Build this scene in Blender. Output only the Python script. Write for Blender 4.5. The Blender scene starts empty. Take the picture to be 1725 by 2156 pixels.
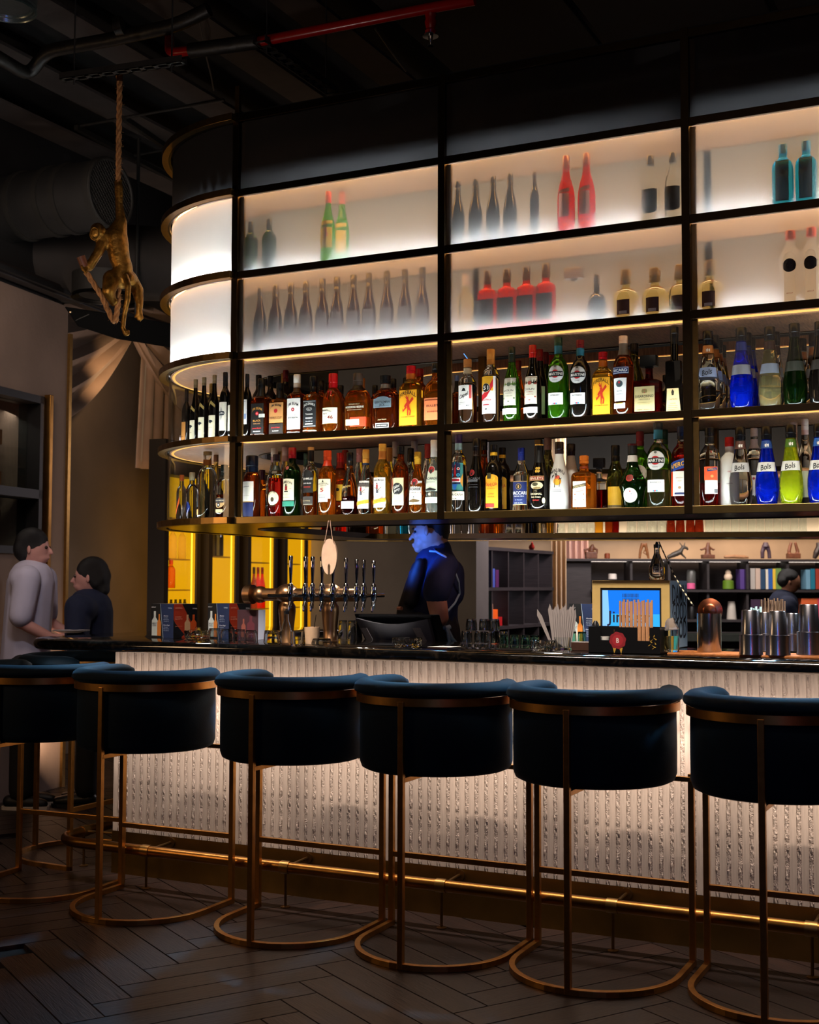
import bpy, bmesh, math, random
from mathutils import Vector, Matrix
from mathutils.geometry import tessellate_polygon
from math import sin, cos, pi, radians as R
random.seed(7)
S = bpy.context.scene
COL = S.collection
# ------------------------------------------------------------------ camera
YAW, PIT, ROL, FPX, CH = -.4563, .0567, .003, 2680.24, 1.4
_c, _s, _cp, _sp = cos(YAW), sin(YAW), cos(PIT), sin(PIT)
_r = Vector((_c, -_s, 0)); _u = Vector((-_s*_sp, -_c*_sp, _cp)); _f = Vector((_s*_cp, _c*_cp, _sp))
_r2 = _r*cos(ROL)+_u*sin(ROL); _u2 = _u*cos(ROL)-_r*sin(ROL)
cd = bpy.data.cameras.new('camera'); cam = bpy.data.objects.new('camera', cd); COL.objects.link(cam)
cd.sensor_fit = 'HORIZONTAL'; cd.sensor_width = 36; cd.lens = FPX/1725*36; cd.clip_start = .05; cd.clip_end = 100
cam.matrix_world = Matrix(((_r2.x, _u2.x, -_f.x, 0), (_r2.y, _u2.y, -_f.y, 0), (_r2.z, _u2.z, -_f.z, CH), (0, 0, 0, 1)))
cd.dof.use_dof = True; cd.dof.focus_distance = 5.5; cd.dof.aperture_fstop = 6.3
S.camera = cam
# ------------------------------------------------------------------ world, exposure
w = bpy.data.worlds.new('world'); S.world = w; w.use_nodes = True
w.node_tree.nodes['Background'].inputs[0].default_value = (.55, .6, .8, 1)
w.node_tree.nodes['Background'].inputs[1].default_value = .004
S.view_settings.view_transform = 'Standard'; S.view_settings.look = 'None'
S.view_settings.exposure = 0.0; S.view_settings.gamma = 1; S.view_settings.use_curve_mapping = False
S.cycles.max_bounces = 16; S.cycles.transmission_bounces = 14; S.cycles.transparent_max_bounces = 24
S.cycles.diffuse_bounces = 3; S.cycles.glossy_bounces = 4
S.cycles.caustics_reflective = False; S.cycles.caustics_refractive = True; S.cycles.blur_glossy = 1.0
S.cycles.sample_clamp_indirect = 3.0
# ------------------------------------------------------------------ lamps of the room and added fill lights
def area(name, loc, aim, sx, sy, power, col, spread=None):
    l = bpy.data.lights.new(name, 'AREA'); l.shape = 'RECTANGLE'; l.size = sx; l.size_y = sy; l.energy = power; l.color = col
    if spread: l.spread = R(spread)
    o = bpy.data.objects.new(name, l); COL.objects.link(o); o.location = loc
    o.rotation_euler = (Vector(aim)-Vector(loc)).to_track_quat('-Z', 'Y').to_euler(); return o
def spot(name, loc, aim, power, col, ang=50, blend=.6, rad=.04):
    l = bpy.data.lights.new(name, 'SPOT'); l.energy = power; l.color = col; l.spot_size = R(ang); l.spot_blend = blend; l.shadow_soft_size = rad
    o = bpy.data.objects.new(name, l); COL.objects.link(o); o.location = loc
    o.rotation_euler = (Vector(aim)-Vector(loc)).to_track_quat('-Z', 'Y').to_euler(); return o
COOL = (.80, .92, 1); WARM = (1, .62, .28)
area('kiosk_side_light', (-.35, 5.3, 1.64), (-1.1, 5.4, 1.2), .3, .1, 2.2, (.75, .88, 1))
area('rear_shelf_wash', (-2.2, 6.2, 1.66), (-2.2, 7.9, 1.70), 2.6, .05, 9, (1, .8, .45))  # added light on the rear fascia and glasses, no real fitting
area('under_counter_light', (-1.9, 4.83, 1.07), (-1.9, 5.0, .35), 5.0, .03, 9, (1, .87, .78))
area('under_counter_wash', (-1.9, 4.82, 1.06), (-1.9, 4.99, .55), 5.0, .03, 16.5, (1, .87, .79), 100)
area('hall_fill_light', (-1.0, 1.0, 3.9), (-2.6, 5.0, .5), 3, 2, 8, (1, .74, .58))
area('left_wall_wash', (-4.6, 4.6, 3.4), (-6.6, 7.6, 2.2), .8, .6, 11, (1, .80, .68), 110)  # added wash to lift the dark plaster wall
area('brass_kicker', (-5.6, 2.4, 2.0), (-3.0, 4.6, .4), .5, 1.0, 13, (1, .62, .32))  # added warm light so the stool brass shows gold
area('blue_neon', (-.2, .6, 1.9), (-1.6, 5, 1.2), .12, 1.3, 5, (.1, .3, 1))
area('red_neon', (.5, .8, 1.7), (-1.2, 5, 1.1), .1, .6, 1.2, (1, .06, .1))
area('drape_wash_light', (-5.6, 6.6, .35), (-6.9, 8.6, 3.0), .8, .3, 16, (1, .72, .5))
spot('tap_spot', (-2.0, 2.4, 4.4), (-2.85, 5.1, 1.32), 70, (1, .74, .55), 15)
spot('menu_spot', (-3.0, 2.4, 4.4), (-3.66, 5.2, 1.2), 110, (.9, .88, 1), 9)
area('counter_fill', (-2.0, 2.3, 4.35), (-2.0, 5.15, 1.2), 3.4, .1, 20, (1, .86, .74), 26)  # added general fill over the counter front, not a real track light
spot('monkey_spot', (-3.1, 5.2, 2.1), (-4.1, 4.72, 2.75), 9, (1, .66, .32), 40)
spot('ceiling_fill', (-3.6, 3.9, 2.4), (-3.8, 5.4, 4.4), 13, (1, .86, .78), 110)  # added uplight in mid-air, brightens the ceiling strips
for _x in (-.9, -1.9, -2.9, -3.9): spot('shelf_downlight', (_x, 5.3, 1.66), (_x, 5.1, 0), 24, (1, .90, .80), 110)
for _x in (-.8, -1.6, -2.4, -3.2, -4.0): spot('stool_downlight', (_x, 4.95, 1.665), (_x, 4.35, .9), 62, (.22, .60, 1), 56)
# ------------------------------------------------------------------ helpers
def at(px, py, Y=None, Z=None, X=None, D=None):
    "world point on the plane Y=.., Z=.. or X=.., or at depth D, that the photo shows at pixel (px, py)"
    x = px-862.5; y = py-1078
    x, y = x*cos(ROL)+y*sin(ROL), -x*sin(ROL)+y*cos(ROL)
    d = _f+_r*(x/FPX)+_u*(-y/FPX)
    t = Y/d.y if Y is not None else (Z-CH)/d.z if Z is not None else X/d.x if X is not None else D
    return Vector((d.x*t, d.y*t, CH+d.z*t))
def lin(h):
    h = h.lstrip('#'); v = [int(h[i:i+2], 16)/255 for i in (0, 2, 4)]
    return tuple(c/12.92 if c <= .04045 else ((c+.055)/1.055)**2.4 for c in v)+(1,)
MATS = {}
def mat(key, col='#808080', rough=.5, metal=0, trans=0, ior=1.45, emit=None, es=1, sheen=0, spec=.5, noise=0, nscale=20, bump=0, bscale=80, coat=0, stretch=None, sss=0):
    if key in MATS: return MATS[key]
    m = bpy.data.materials.new(key); m.use_nodes = True; nt = m.node_tree; b = nt.nodes['Principled BSDF']
    c = lin(col) if isinstance(col, str) else tuple(col)+(1,)
    b.inputs['Base Color'].default_value = c; b.inputs['Roughness'].default_value = rough; b.inputs['Metallic'].default_value = metal
    b.inputs['Transmission Weight'].default_value = trans; b.inputs['IOR'].default_value = ior
    b.inputs['Specular IOR Level'].default_value = spec; b.inputs['Coat Weight'].default_value = coat
    if sheen: b.inputs['Sheen Weight'].default_value = sheen; b.inputs['Sheen Roughness'].default_value = .35; b.inputs['Sheen Tint'].default_value = tuple(min(1, x*6+.08) for x in c[:3])+(1,)
    if emit: b.inputs['Emission Color'].default_value = lin(emit); b.inputs['Emission Strength'].default_value = es
    if noise or bump:
        tc = nt.nodes.new('ShaderNodeTexCoord'); mp = nt.nodes.new('ShaderNodeMapping'); nt.links.new(tc.outputs['Object'], mp.inputs[0])
        if stretch: mp.inputs['Scale'].default_value = stretch
    if noise:
        n = nt.nodes.new('ShaderNodeTexNoise'); n.inputs['Scale'].default_value = nscale; n.inputs['Detail'].default_value = 6; nt.links.new(mp.outputs[0], n.inputs[0])
        rp = nt.nodes.new('ShaderNodeMapRange'); rp.inputs[1].default_value = .3; rp.inputs[2].default_value = .7
        rp.inputs[3].default_value = 1-noise; rp.inputs[4].default_value = 1+noise; nt.links.new(n.outputs[0], rp.inputs[0])
        mx = nt.nodes.new('ShaderNodeVectorMath'); mx.operation = 'SCALE'; mx.inputs[0].default_value = c[:3]
        nt.links.new(rp.outputs[0], mx.inputs['Scale']); nt.links.new(mx.outputs[0], b.inputs['Base Color'])
    if bump:
        n = nt.nodes.new('ShaderNodeTexNoise'); n.inputs['Scale'].default_value = bscale; n.inputs['Detail'].default_value = 4; nt.links.new(mp.outputs[0], n.inputs[0])
        bp = nt.nodes.new('ShaderNodeBump'); bp.inputs['Strength'].default_value = bump; bp.inputs['Distance'].default_value = .01
        nt.links.new(n.outputs[0], bp.inputs['Height']); nt.links.new(bp.outputs[0], b.inputs['Normal'])
    MATS[key] = m; return m
def emi(key, col, es):
    if key in MATS: return MATS[key]
    m = bpy.data.materials.new(key); m.use_nodes = True; nt = m.node_tree; nt.nodes.clear()
    e = nt.nodes.new('ShaderNodeEmission'); e.inputs[0].default_value = lin(col) if isinstance(col, str) else tuple(col)+(1,); e.inputs[1].default_value = es
    o = nt.nodes.new('ShaderNodeOutputMaterial'); nt.links.new(e.outputs[0], o.inputs[0]); MATS[key] = m; return m
def paint(h, rough=.55):
    return mat('print_'+h.lstrip('#').lower()+('' if rough == .55 else str(rough)), h, rough, noise=.03, nscale=60)
def clear_pane():
    if 'clear_pane' in MATS: return MATS['clear_pane']
    m = bpy.data.materials.new('clear_pane'); m.use_nodes = True; nt = m.node_tree; nt.nodes.clear()
    t = nt.nodes.new('ShaderNodeBsdfTransparent'); t.inputs[0].default_value = (.93, .95, .94, 1)
    g = nt.nodes.new('ShaderNodeBsdfGlossy'); g.inputs[1].default_value = .02; lw = nt.nodes.new('ShaderNodeLayerWeight'); lw.inputs[0].default_value = .5; pw = nt.nodes.new('ShaderNodeMath'); pw.operation = 'POWER'; pw.inputs[1].default_value = 5; nt.links.new(lw.outputs['Facing'], pw.inputs[0]); fr = nt.nodes.new('ShaderNodeMath'); fr.operation = 'MULTIPLY_ADD'; fr.inputs[1].default_value = .5; fr.inputs[2].default_value = .02; nt.links.new(pw.outputs[0], fr.inputs[0])
    mx = nt.nodes.new('ShaderNodeMixShader'); o = nt.nodes.new('ShaderNodeOutputMaterial')
    nt.links.new(fr.outputs[0], mx.inputs[0]); nt.links.new(t.outputs[0], mx.inputs[1]); nt.links.new(g.outputs[0], mx.inputs[2]); nt.links.new(mx.outputs[0], o.inputs[0])
    MATS['clear_pane'] = m; return m
def frosted(key='frosted_pane', tcol=(.80, .78, .74), mixf=.05, rough=.30):
    if key in MATS: return MATS[key]
    m = bpy.data.materials.new(key); m.use_nodes = True; nt = m.node_tree; nt.nodes.clear()
    g = nt.nodes.new('ShaderNodeBsdfRefraction'); g.inputs['Color'].default_value = (.95, .95, .95, 1); g.inputs['Roughness'].default_value = rough; g.inputs['IOR'].default_value = 1.13
    t = nt.nodes.new('ShaderNodeBsdfTranslucent'); t.inputs[0].default_value = tcol+(1,)
    d = nt.nodes.new('ShaderNodeBsdfDiffuse'); d.inputs[0].default_value = (.35, .34, .33, 1)
    m1 = nt.nodes.new('ShaderNodeMixShader'); m1.inputs[0].default_value = mixf; m2 = nt.nodes.new('ShaderNodeMixShader'); m2.inputs[0].default_value = .03
    o = nt.nodes.new('ShaderNodeOutputMaterial')
    nt.links.new(g.outputs[0], m1.inputs[1]); nt.links.new(t.outputs[0], m1.inputs[2]); nt.links.new(m1.outputs[0], m2.inputs[1]); nt.links.new(d.outputs[0], m2.inputs[2]); nt.links.new(m2.outputs[0], o.inputs[0])
    MATS[key] = m; return m

class MB:
    "collects vertices and faces of ONE mesh"
    def __init__(s): s.v = []; s.f = []; s.m = []
    def add(s, vs, fs, mi=0):
        k = len(s.v); s.v += [tuple(v) for v in vs]; s.f += [tuple(i+k for i in f) for f in fs]; s.m += [mi]*len(fs); return s
    def box(s, x0, x1, y0, y1, z0, z1, mi=0):
        v = [(x, y, z) for z in (z0, z1) for y in (y0, y1) for x in (x0, x1)]
        return s.add(v, [(0, 2, 3, 1), (4, 5, 7, 6), (0, 1, 5, 4), (2, 6, 7, 3), (0, 4, 6, 2), (1, 3, 7, 5)], mi)
    def hexa(s, b, t, mi=0):
        "b, t: four points each (bottom, top), counter-clockwise from above"
        return s.add(list(b)+list(t), [(3, 2, 1, 0), (4, 5, 6, 7), (0, 1, 5, 4), (1, 2, 6, 5), (2, 3, 7, 6), (3, 0, 4, 7)], mi)
    def rings(s, rs, closed=True, cap=True, mi=0, loop=False):
        n = len(rs[0]); vs = [p for r in rs for p in r]; fs = []
        m = len(rs)
        for i in range(m if loop else m-1):
            a = i*n; b = ((i+1) % m)*n
            for j in range(n if closed else n-1):
                fs.append((a+j, a+(j+1) % n, b+(j+1) % n, b+j))
        if cap and not loop: fs += [tuple(range(n-1, -1, -1)), tuple((m-1)*n+j for j in range(n))]
        return s.add(vs, fs, mi)
    def lathe(s, prof, n=20, c=(0, 0, 0), mi=0, sy=1, ex=2, cap=True):
        rs = []
        for r, z in prof:
            rs.append([(c[0]+p[0], c[1]+p[1]*sy, c[2]+z) for p in superell(r, n, ex)])
        return s.rings(rs, cap=cap, mi=mi)
    def tube(s, pts, r, n=8, mi=0, loop=False):
        pts = [Vector(p) for p in pts]; rad = r if hasattr(r, '__len__') else [r]*len(pts); rs = []; up = None
        for i, p in enumerate(pts):
            a = pts[i-1] if (i or loop) else p; b = pts[(i+1) % len(pts)] if (i < len(pts)-1 or loop) else p
            d = (b-a).normalized()
            if up is None: up = d.orthogonal().normalized()
            up = (up-d*up.dot(d)).normalized(); q = d.cross(up)
            rs.append([p+(up*cos(2*pi*j/n)+q*sin(2*pi*j/n))*rad[i] for j in range(n)])
        return s.rings(rs, mi=mi, loop=loop)
    def band(s, path, w, z0, z1, mi=0, loop=False, off=0):
        "flat bar standing on edge along a plan path: thickness w towards the left side of the path"
        a = offset(path, off, loop); b = offset(path, off+w, loop)
        rs = [[(p[0], p[1], z0), (q[0], q[1], z0), (q[0], q[1], z1), (p[0], p[1], z1)] for p, q in zip(a, b)]
        return s.rings(rs, mi=mi, loop=loop)
    def ball(s, c, rx, ry=None, rz=None, n=12, m=8, mi=0, rot=None):
        ry = ry or rx; rz = rz or rx; rs = []
        for i in range(m+1):
            t = -pi/2+pi*i/m; k = max(cos(t), .02)
            ring = [Vector((rx*k*cos(2*pi*j/n), ry*k*sin(2*pi*j/n), rz*sin(t))) for j in range(n)]
            if rot: ring = [rot @ p for p in ring]
            rs.append([p+Vector(c) for p in ring])
        return s.rings(rs, mi=mi)
    def mesh(s, name):
        me = bpy.data.meshes.new(name); me.from_pydata(s.v, [], s.f)
        me.polygons.foreach_set('material_index', s.m); return me
def superell(r, n, ex=2):
    out = []
    for j in range(n):
        t = 2*pi*(j+.5)/n; c, q = cos(t), sin(t)
        if ex == 2: out.append((r*c, r*q))
        else: k = (abs(c)**ex+abs(q)**ex)**(-1/ex); out.append((r*c*k, r*q*k))
    return out
def offset(path, d, loop=False):
    if not d: return [tuple(p[:2]) for p in path]
    out = []; n = len(path)
    for i, p in enumerate(path):
        a = path[i-1] if (i or loop) else None; b = path[(i+1) % n] if (i < n-1 or loop) else None
        ns = []
        for u_, v_ in ((a, p), (p, b)):
            if u_ is None or v_ is None: continue
            dx, dy = v_[0]-u_[0], v_[1]-u_[1]; l = math.hypot(dx, dy) or 1; ns.append((-dy/l, dx/l))
        if len(ns) == 1: ns *= 2
        mx, my = ns[0][0]+ns[1][0], ns[0][1]+ns[1][1]; l = math.hypot(mx, my) or 1; mx /= l; my /= l
        k = max(mx*ns[0][0]+my*ns[0][1], .3)
        out.append((p[0]+mx*d/k, p[1]+my*d/k))
    return out
def arc(cx, cy, r, a0, a1, n=12): return [(cx+r*cos(a0+(a1-a0)*i/n), cy+r*sin(a0+(a1-a0)*i/n)) for i in range(n+1)]
def ob(name, mb, mats, parent=None, smooth=False, bev=0, loc=None, sub=0, kind=None, fix=True):
    me = mb if isinstance(mb, bpy.types.Mesh) else mb.mesh(name)
    for m in (mats if isinstance(mats, (list, tuple)) else [mats]): me.materials.append(m)
    if fix and not isinstance(mb, bpy.types.Mesh):
        bm = bmesh.new(); bm.from_mesh(me); bmesh.ops.recalc_face_normals(bm, faces=bm.faces)
        if bev: bmesh.ops.bevel(bm, geom=[e for e in bm.edges if e.calc_face_angle(0) > .6], offset=bev, segments=2, profile=.5, affect='EDGES')
        bm.to_mesh(me); bm.free()
    if smooth:
        me.polygons.foreach_set('use_smooth', [True]*len(me.polygons))
        try: me.set_sharp_from_angle(angle=R(smooth if smooth > 1 else 40))
        except Exception: pass
    o = bpy.data.objects.new(name, me); COL.objects.link(o)
    if parent: o.parent = parent
    if loc: o.location = loc
    if sub: md = o.modifiers.new('s', 'SUBSURF'); md.levels = sub; md.render_levels = sub
    if kind: o['kind'] = kind
    return o
def tag(o, label, cat, group=None, kind=None):
    o['label'] = label; o['category'] = cat
    if group: o['group'] = group
    if kind: o['kind'] = kind
    return o
def thing(name, label, cat, loc=(0, 0, 0), rz=0, group=None):
    o = bpy.data.objects.new(name, None); COL.objects.link(o); o.empty_display_size = .05; o.location = loc; o.rotation_euler = (0, 0, rz)
    return tag(o, label, cat, group)
def dup(o, parent=None, **k):
    c = o.copy(); COL.objects.link(c); c.parent = parent
    for ch in list(o.children): dup(ch, c)
    for a, b in k.items():
        if a == 'loc': c.location = b
        elif a == 'rz': c.rotation_euler = (0, 0, b)
        elif a == 'scale': c.scale = b
        else: c[a] = b
    return c
def struct(name, mb, mats, **k):
    o = ob(name, mb, mats, **k); o['kind'] = 'structure'; return o
BRASS = mat('brushed_brass', '#a8824a', .33, 1, noise=.12, nscale=40)
BRASSD = mat('dark_brass', '#7d6038', .36, 1, noise=.15, nscale=30)
BRONZE = mat('bronze_frame', '#2e2418', .38, 1, noise=.1, nscale=25)
GOLD = mat('stool_brass', '#bd8846', .36, 1, noise=.12, nscale=30)
CHROME = mat('chrome', '#d8dadc', .09, 1, noise=.03)
STEEL = mat('steel', '#b9b2a8', .2, 1, noise=.06)
BLACK = mat('black_plastic', '#0b0b0c', .4, noise=.1)
BLACKM = mat('matt_black', '#070707', .75, noise=.1)
# ================================================================== structure
def plaster(key, col):
    return mat(key, col, .75, noise=.16, nscale=2.2, bump=.15, bscale=30)
WALLD = Vector((-.156, .988, 0)).normalized(); WN = Vector((.988, .156, 0)).normalized()    # left wall direction, its normal into the room
W0 = at(350, 1230, D=11.0); W0.z = 0
def wl(t, n=0, z=0): p = W0+WALLD*t+WN*n; return Vector((p.x, p.y, z))
def wbox(mb, t0, t1, n0, n1, z0, z1, mi=0):
    q = [wl(t0, n0), wl(t0, n1), wl(t1, n1), wl(t1, n0)]
    return mb.hexa([(p.x, p.y, z0) for p in q], [(p.x, p.y, z1) for p in q], mi)
def tpx(px, n=0):
    "distance along the left wall seen at pixel column px"
    d = at(px, 1230, D=1.0); o = W0+WN*n
    # o + WALLD*t = d*k  (plan)
    det = WALLD.x*(-d.y)-WALLD.y*(-d.x)
    return ((-o.x)*(-d.y)-(-o.y)*(-d.x))/det
def zpx(px, py, n=0):
    t = tpx(px, n); p = wl(t, n); d = at(px, py, D=1.0); k = math.hypot(p.x, p.y)/math.hypot(d.x, d.y); return CH+(d.z-CH)*k
floor = struct('floor', MB().box(-13, 3, -.5, 21, -.15, -.018), mat('dark_subfloor', '#0c0807', .9, noise=.2))
# herringbone oak planks
PL, PW = .84, .14
def plank_mat():
    m = bpy.data.materials.new('dark_oak'); m.use_nodes = True; nt = m.node_tree; b = nt.nodes['Principled BSDF']; MATS['dark_oak'] = m
    tc = nt.nodes.new('ShaderNodeTexCoord'); oi = nt.nodes.new('ShaderNodeObjectInfo'); ad = nt.nodes.new('ShaderNodeVectorMath'); ad.operation = 'ADD'
    sc = nt.nodes.new('ShaderNodeVectorMath'); sc.operation = 'SCALE'; sc.inputs[0].default_value = (13, 7, 3); nt.links.new(oi.outputs['Random'], sc.inputs['Scale'])
    nt.links.new(tc.outputs['Object'], ad.inputs[0]); nt.links.new(sc.outputs[0], ad.inputs[1])
    mp = nt.nodes.new('ShaderNodeMapping'); mp.inputs['Scale'].default_value = (5, 70, 5); nt.links.new(ad.outputs[0], mp.inputs[0])
    n = nt.nodes.new('ShaderNodeTexNoise'); n.inputs['Scale'].default_value = 1.3; n.inputs['Detail'].default_value = 8; n.inputs['Distortion'].default_value = 1.4; nt.links.new(mp.outputs[0], n.inputs[0])
    cr = nt.nodes.new('ShaderNodeValToRGB'); cr.color_ramp.elements[0].position = .36; cr.color_ramp.elements[0].color = lin('#140c09'); cr.color_ramp.elements[1].position = .66; cr.color_ramp.elements[1].color = lin('#33211a')
    nt.links.new(n.outputs[0], cr.inputs[0])
    mr = nt.nodes.new('ShaderNodeMapRange'); mr.inputs[3].default_value = .65; mr.inputs[4].default_value = 1.45; nt.links.new(oi.outputs['Random'], mr.inputs[0])
    mx = nt.nodes.new('ShaderNodeVectorMath'); mx.operation = 'SCALE'; nt.links.new(cr.outputs[0], mx.inputs[0]); nt.links.new(mr.outputs[0], mx.inputs['Scale']); nt.links.new(mx.outputs[0], b.inputs['Base Color'])
    b.inputs['Roughness'].default_value = .42
    bp = nt.nodes.new('ShaderNodeBump'); bp.inputs['Strength'].default_value = .5; bp.inputs['Distance'].default_value = .004; nt.links.new(n.outputs[0], bp.inputs['Height']); nt.links.new(bp.outputs[0], b.inputs['Normal'])
    return m
OAK = plank_mat()
pm = MB(); g = .0015
pm.hexa([(-PL/2+g, -PW/2+g, -.018), (PL/2-g, -PW/2+g, -.018), (PL/2-g, PW/2-g, -.018), (-PL/2+g, PW/2-g, -.018)],
        [(-PL/2+.003, -PW/2+.003, 0), (PL/2-.003, -PW/2+.003, 0), (PL/2-.003, PW/2-.003, 0), (-PL/2+.003, PW/2-.003, 0)])
plank_me = pm.mesh('plank'); plank_me.materials.append(OAK)
spots = []; th = R(58)
for i in range(-90, 91):
    for j in range(-30, 31):
        for k in (0, 1):
            if k == 0: ux, uy, r_ = i*PW+j*2*PL*.5+PL/2, i*PW-j*2*PL*.5+PW/2, 0
            else: ux, uy, r_ = i*PW+j*2*PL*.5+PW/2-PW, i*PW-j*2*PL*.5+PL/2, pi/2
            x = ux*cos(th)-uy*sin(th)-3; y = ux*sin(th)+uy*cos(th)+4.5
            if not(-9 < x < .6 and 2.6 < y < 9.5): continue
            if x > -4.05+.1 and y > 5.0+.35 : continue
            d = (x*_f.x+y*_f.y); rr = (x*_r.x+y*_r.y)
            if d < 2.2 or abs(rr/d) > .36: continue
            spots.append((d, x, y, r_+th))
spots = sorted(set((round(a, 4), round(b, 3), round(c, 3), round(e, 4)) for a, b, c, e in spots))
rest = MB()
for n_, (d, x, y, a) in enumerate(spots):
    if n_ < 300:
        o = bpy.data.objects.new('plank', plank_me); COL.objects.link(o); o.parent = floor; o.location = (x, y, 0); o.rotation_euler = (0, 0, a)
    else:
        ca, sa = cos(a), sin(a); k = len(rest.v)
        rest.v += [(x+v[0]*ca-v[1]*sa, y+v[0]*sa+v[1]*ca, v[2]) for v in pm.v]; rest.f += [tuple(q+k for q in f) for f in pm.f]; rest.m += [0]*len(pm.f)
if rest.v: ob('far_planks', rest, OAK, floor, kind='stuff')
# ceiling slab and far walls
struct('ceiling', MB().box(-13, 3, -.5, 21, 4.6, 4.8), mat('black_ceiling', '#0d0b0b', .85, noise=.2, nscale=3))
struct('wall_back', MB().box(-13, 3, 20.6, 20.9, -.02, 4.6), plaster('beige_plaster', '#6b5444'))
struct('wall_right', MB().box(2.7, 3, -.5, 20.6, -.02, 4.6), plaster('brown_plaster', '#4a3a30'))
# left wall: proud plaster bulk, then a recess with drapes, then the amber fridge front
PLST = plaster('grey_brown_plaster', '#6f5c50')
tA, tB = tpx(-260, .35), tpx(133, .35); ZP = zpx(70, 622, .35)
mb = MB(); wbox(mb, tA, tpx(-60, .35), -.6, .35, 0, ZP)
wo0, wo1 = tpx(-60, .35), tpx(82, .35)
wz1, wz0 = zpx(82, 836, .35), zpx(82, 1168, .35)
wbox(mb, wo0, wo1, -.6, .35, wz1, ZP); wbox(mb, wo0, wo1, -.6, .35, 0, wz0); wbox(mb, wo1, tB, -.6, .35, 0, ZP)
struct('wall_left', mb, PLST)
# interior window with fluted glass and its shelves of old crates
mb = MB(); f_ = .05
wbox(mb, wo0, wo1, .2, .37, wz1-f_, wz1); wbox(mb, wo0, wo1, .2, .37, wz0, wz0+f_); wbox(mb, wo1-f_, wo1, .2, .37, wz0, wz1); wbox(mb, wo0, wo1, .2, .37, (wz0+wz1)*.5-.16, (wz0+wz1)*.5-.1)
win = struct('window_1', mb, mat('black_frame', '#060505', .5, noise=.1))
fg = mat('fluted_glass', '#b4b4bc', .22, 0, .9, 1.3, noise=.1)
for a_, b_ in ((wz0+f_, (wz0+wz1)*.5-.16), ((wz0+wz1)*.5-.1, wz1-f_)):
    mb = MB(); nf = 46; L = wo1-f_-wo0
    for i in range(nf):
        wbox(mb, wo0+L*i/nf, wo0+L*(i+.75)/nf, .26, .275, a_, b_); wbox(mb, wo0+L*(i+.75)/nf, wo0+L*(i+1)/nf, .262, .27, a_, b_)
    ob('fluted_pane', mb, clear_pane(), win)
mb = MB(); wbox(mb, wo0, wo1, -.58, -.5, wz0, wz1); ob('niche_back', mb, mat('niche_grey', '#232020', .8, noise=.3, nscale=2), win)
crate = mat('rusty_crate', '#7c4a2e', .8, noise=.5, nscale=9)
for k in range(7):
    z_ = wz0+.055+k*.082 if k < 4 else (wz0+wz1)*.5-.08+(k-4)*.14
    mb = MB(); wbox(mb, wo1-1.0, wo1-.16-.02*(k % 2), -.42, .15, z_, z_+(.076 if k < 4 else .1))
    o = ob('storage_box', mb, crate); tag(o, ['flat rust-brown box at the bottom of the stack behind fluted glass', 'flat rust-brown box, second from the bottom behind fluted glass', 'flat rust-brown box, third from the bottom behind fluted glass', 'flat rust-brown box, topmost of the lower stack behind fluted glass', 'brown box at the bottom of the upper pane of fluted glass', 'brown box, middle one in the upper pane of fluted glass', 'brown box, topmost in the upper pane of fluted glass'][k], 'box', 'boxes behind the fluted window')
area('window_niche_light', wl((wo0+wo1)/2, .1, wz1-.1), wl((wo0+wo1)/2, -.3, wz0), .8, .1, 1.6, (1, .85, .75))
mb = MB(); wbox(mb, wo1+.02, wo1+.06, .35, .40, zpx(97, 1230, .35), zpx(90, 832, .35)); struct('trim_1', mb, mat('warm_brass_trim', '#8a6230', .35, 1, noise=.2, nscale=8), bev=.004)
mb = MB(); wbox(mb, tB, tB+.035, .30, .37, 0, zpx(133, 702, .35)); struct('trim_2', mb, BRASS)
# recess wall
tC = tpx(344, -.55)
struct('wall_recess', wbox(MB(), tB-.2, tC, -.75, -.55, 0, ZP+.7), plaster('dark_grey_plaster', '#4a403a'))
# dark bulkhead beam along the top of the left wall
mb = MB(); wbox(mb, tA, tB, -.8, .30, ZP, 4.6); wbox(mb, tB, tC+7, -.8, .30, ZP+.55, 4.6); struct('bulkhead', mb, mat('bulkhead_black', '#0b0909', .7, noise=.2, nscale=4)); bpy.data.objects['bulkhead'].name = 'trim_3'
mb = MB(); wbox(mb, tA, tC+3.3, .36, .44, ZP+.02, ZP+.10); struct('trim_4', mb, mat('bulkhead_edge', '#171211', .5, noise=.2), bev=.006)
# grey wall between the fridges and the bookcase
gA, gB = at(655, 1230, D=11.5), at(1003, 1230, D=10.85)
mb = MB(); n_ = (gB-gA).cross(Vector((0, 0, 1))).normalized()*-.3
mb.hexa([(gA.x, gA.y, 0), (gB.x, gB.y, 0), (gB.x+n_.x, gB.y+n_.y, 0), (gA.x+n_.x, gA.y+n_.y, 0)], [(gA.x, gA.y, 4.6), (gB.x, gB.y, 4.6), (gB.x+n_.x, gB.y+n_.y, 4.6), (gA.x+n_.x, gA.y+n_.y, 4.6)])
struct('wall_centre', mb, plaster('grey_plaster', '#5b5550'))
# far beige wall behind the bookcases, square to the view
hA, hB = at(1000, 1230, D=15.6), at(1850, 1230, D=15.6); n_ = (hB-hA).cross(Vector((0, 0, 1))).normalized()*-.3
mb = MB(); mb.hexa([(hA.x, hA.y, 0), (hB.x, hB.y, 0), (hB.x+n_.x, hB.y+n_.y, 0), (hA.x+n_.x, hA.y+n_.y, 0)], [(hA.x, hA.y, 4.6), (hB.x, hB.y, 4.6), (hB.x+n_.x, hB.y+n_.y, 4.6), (hA.x+n_.x, hA.y+n_.y, 4.6)])
struct('wall_far', mb, plaster('tan_plaster', '#9a8268'))
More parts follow.
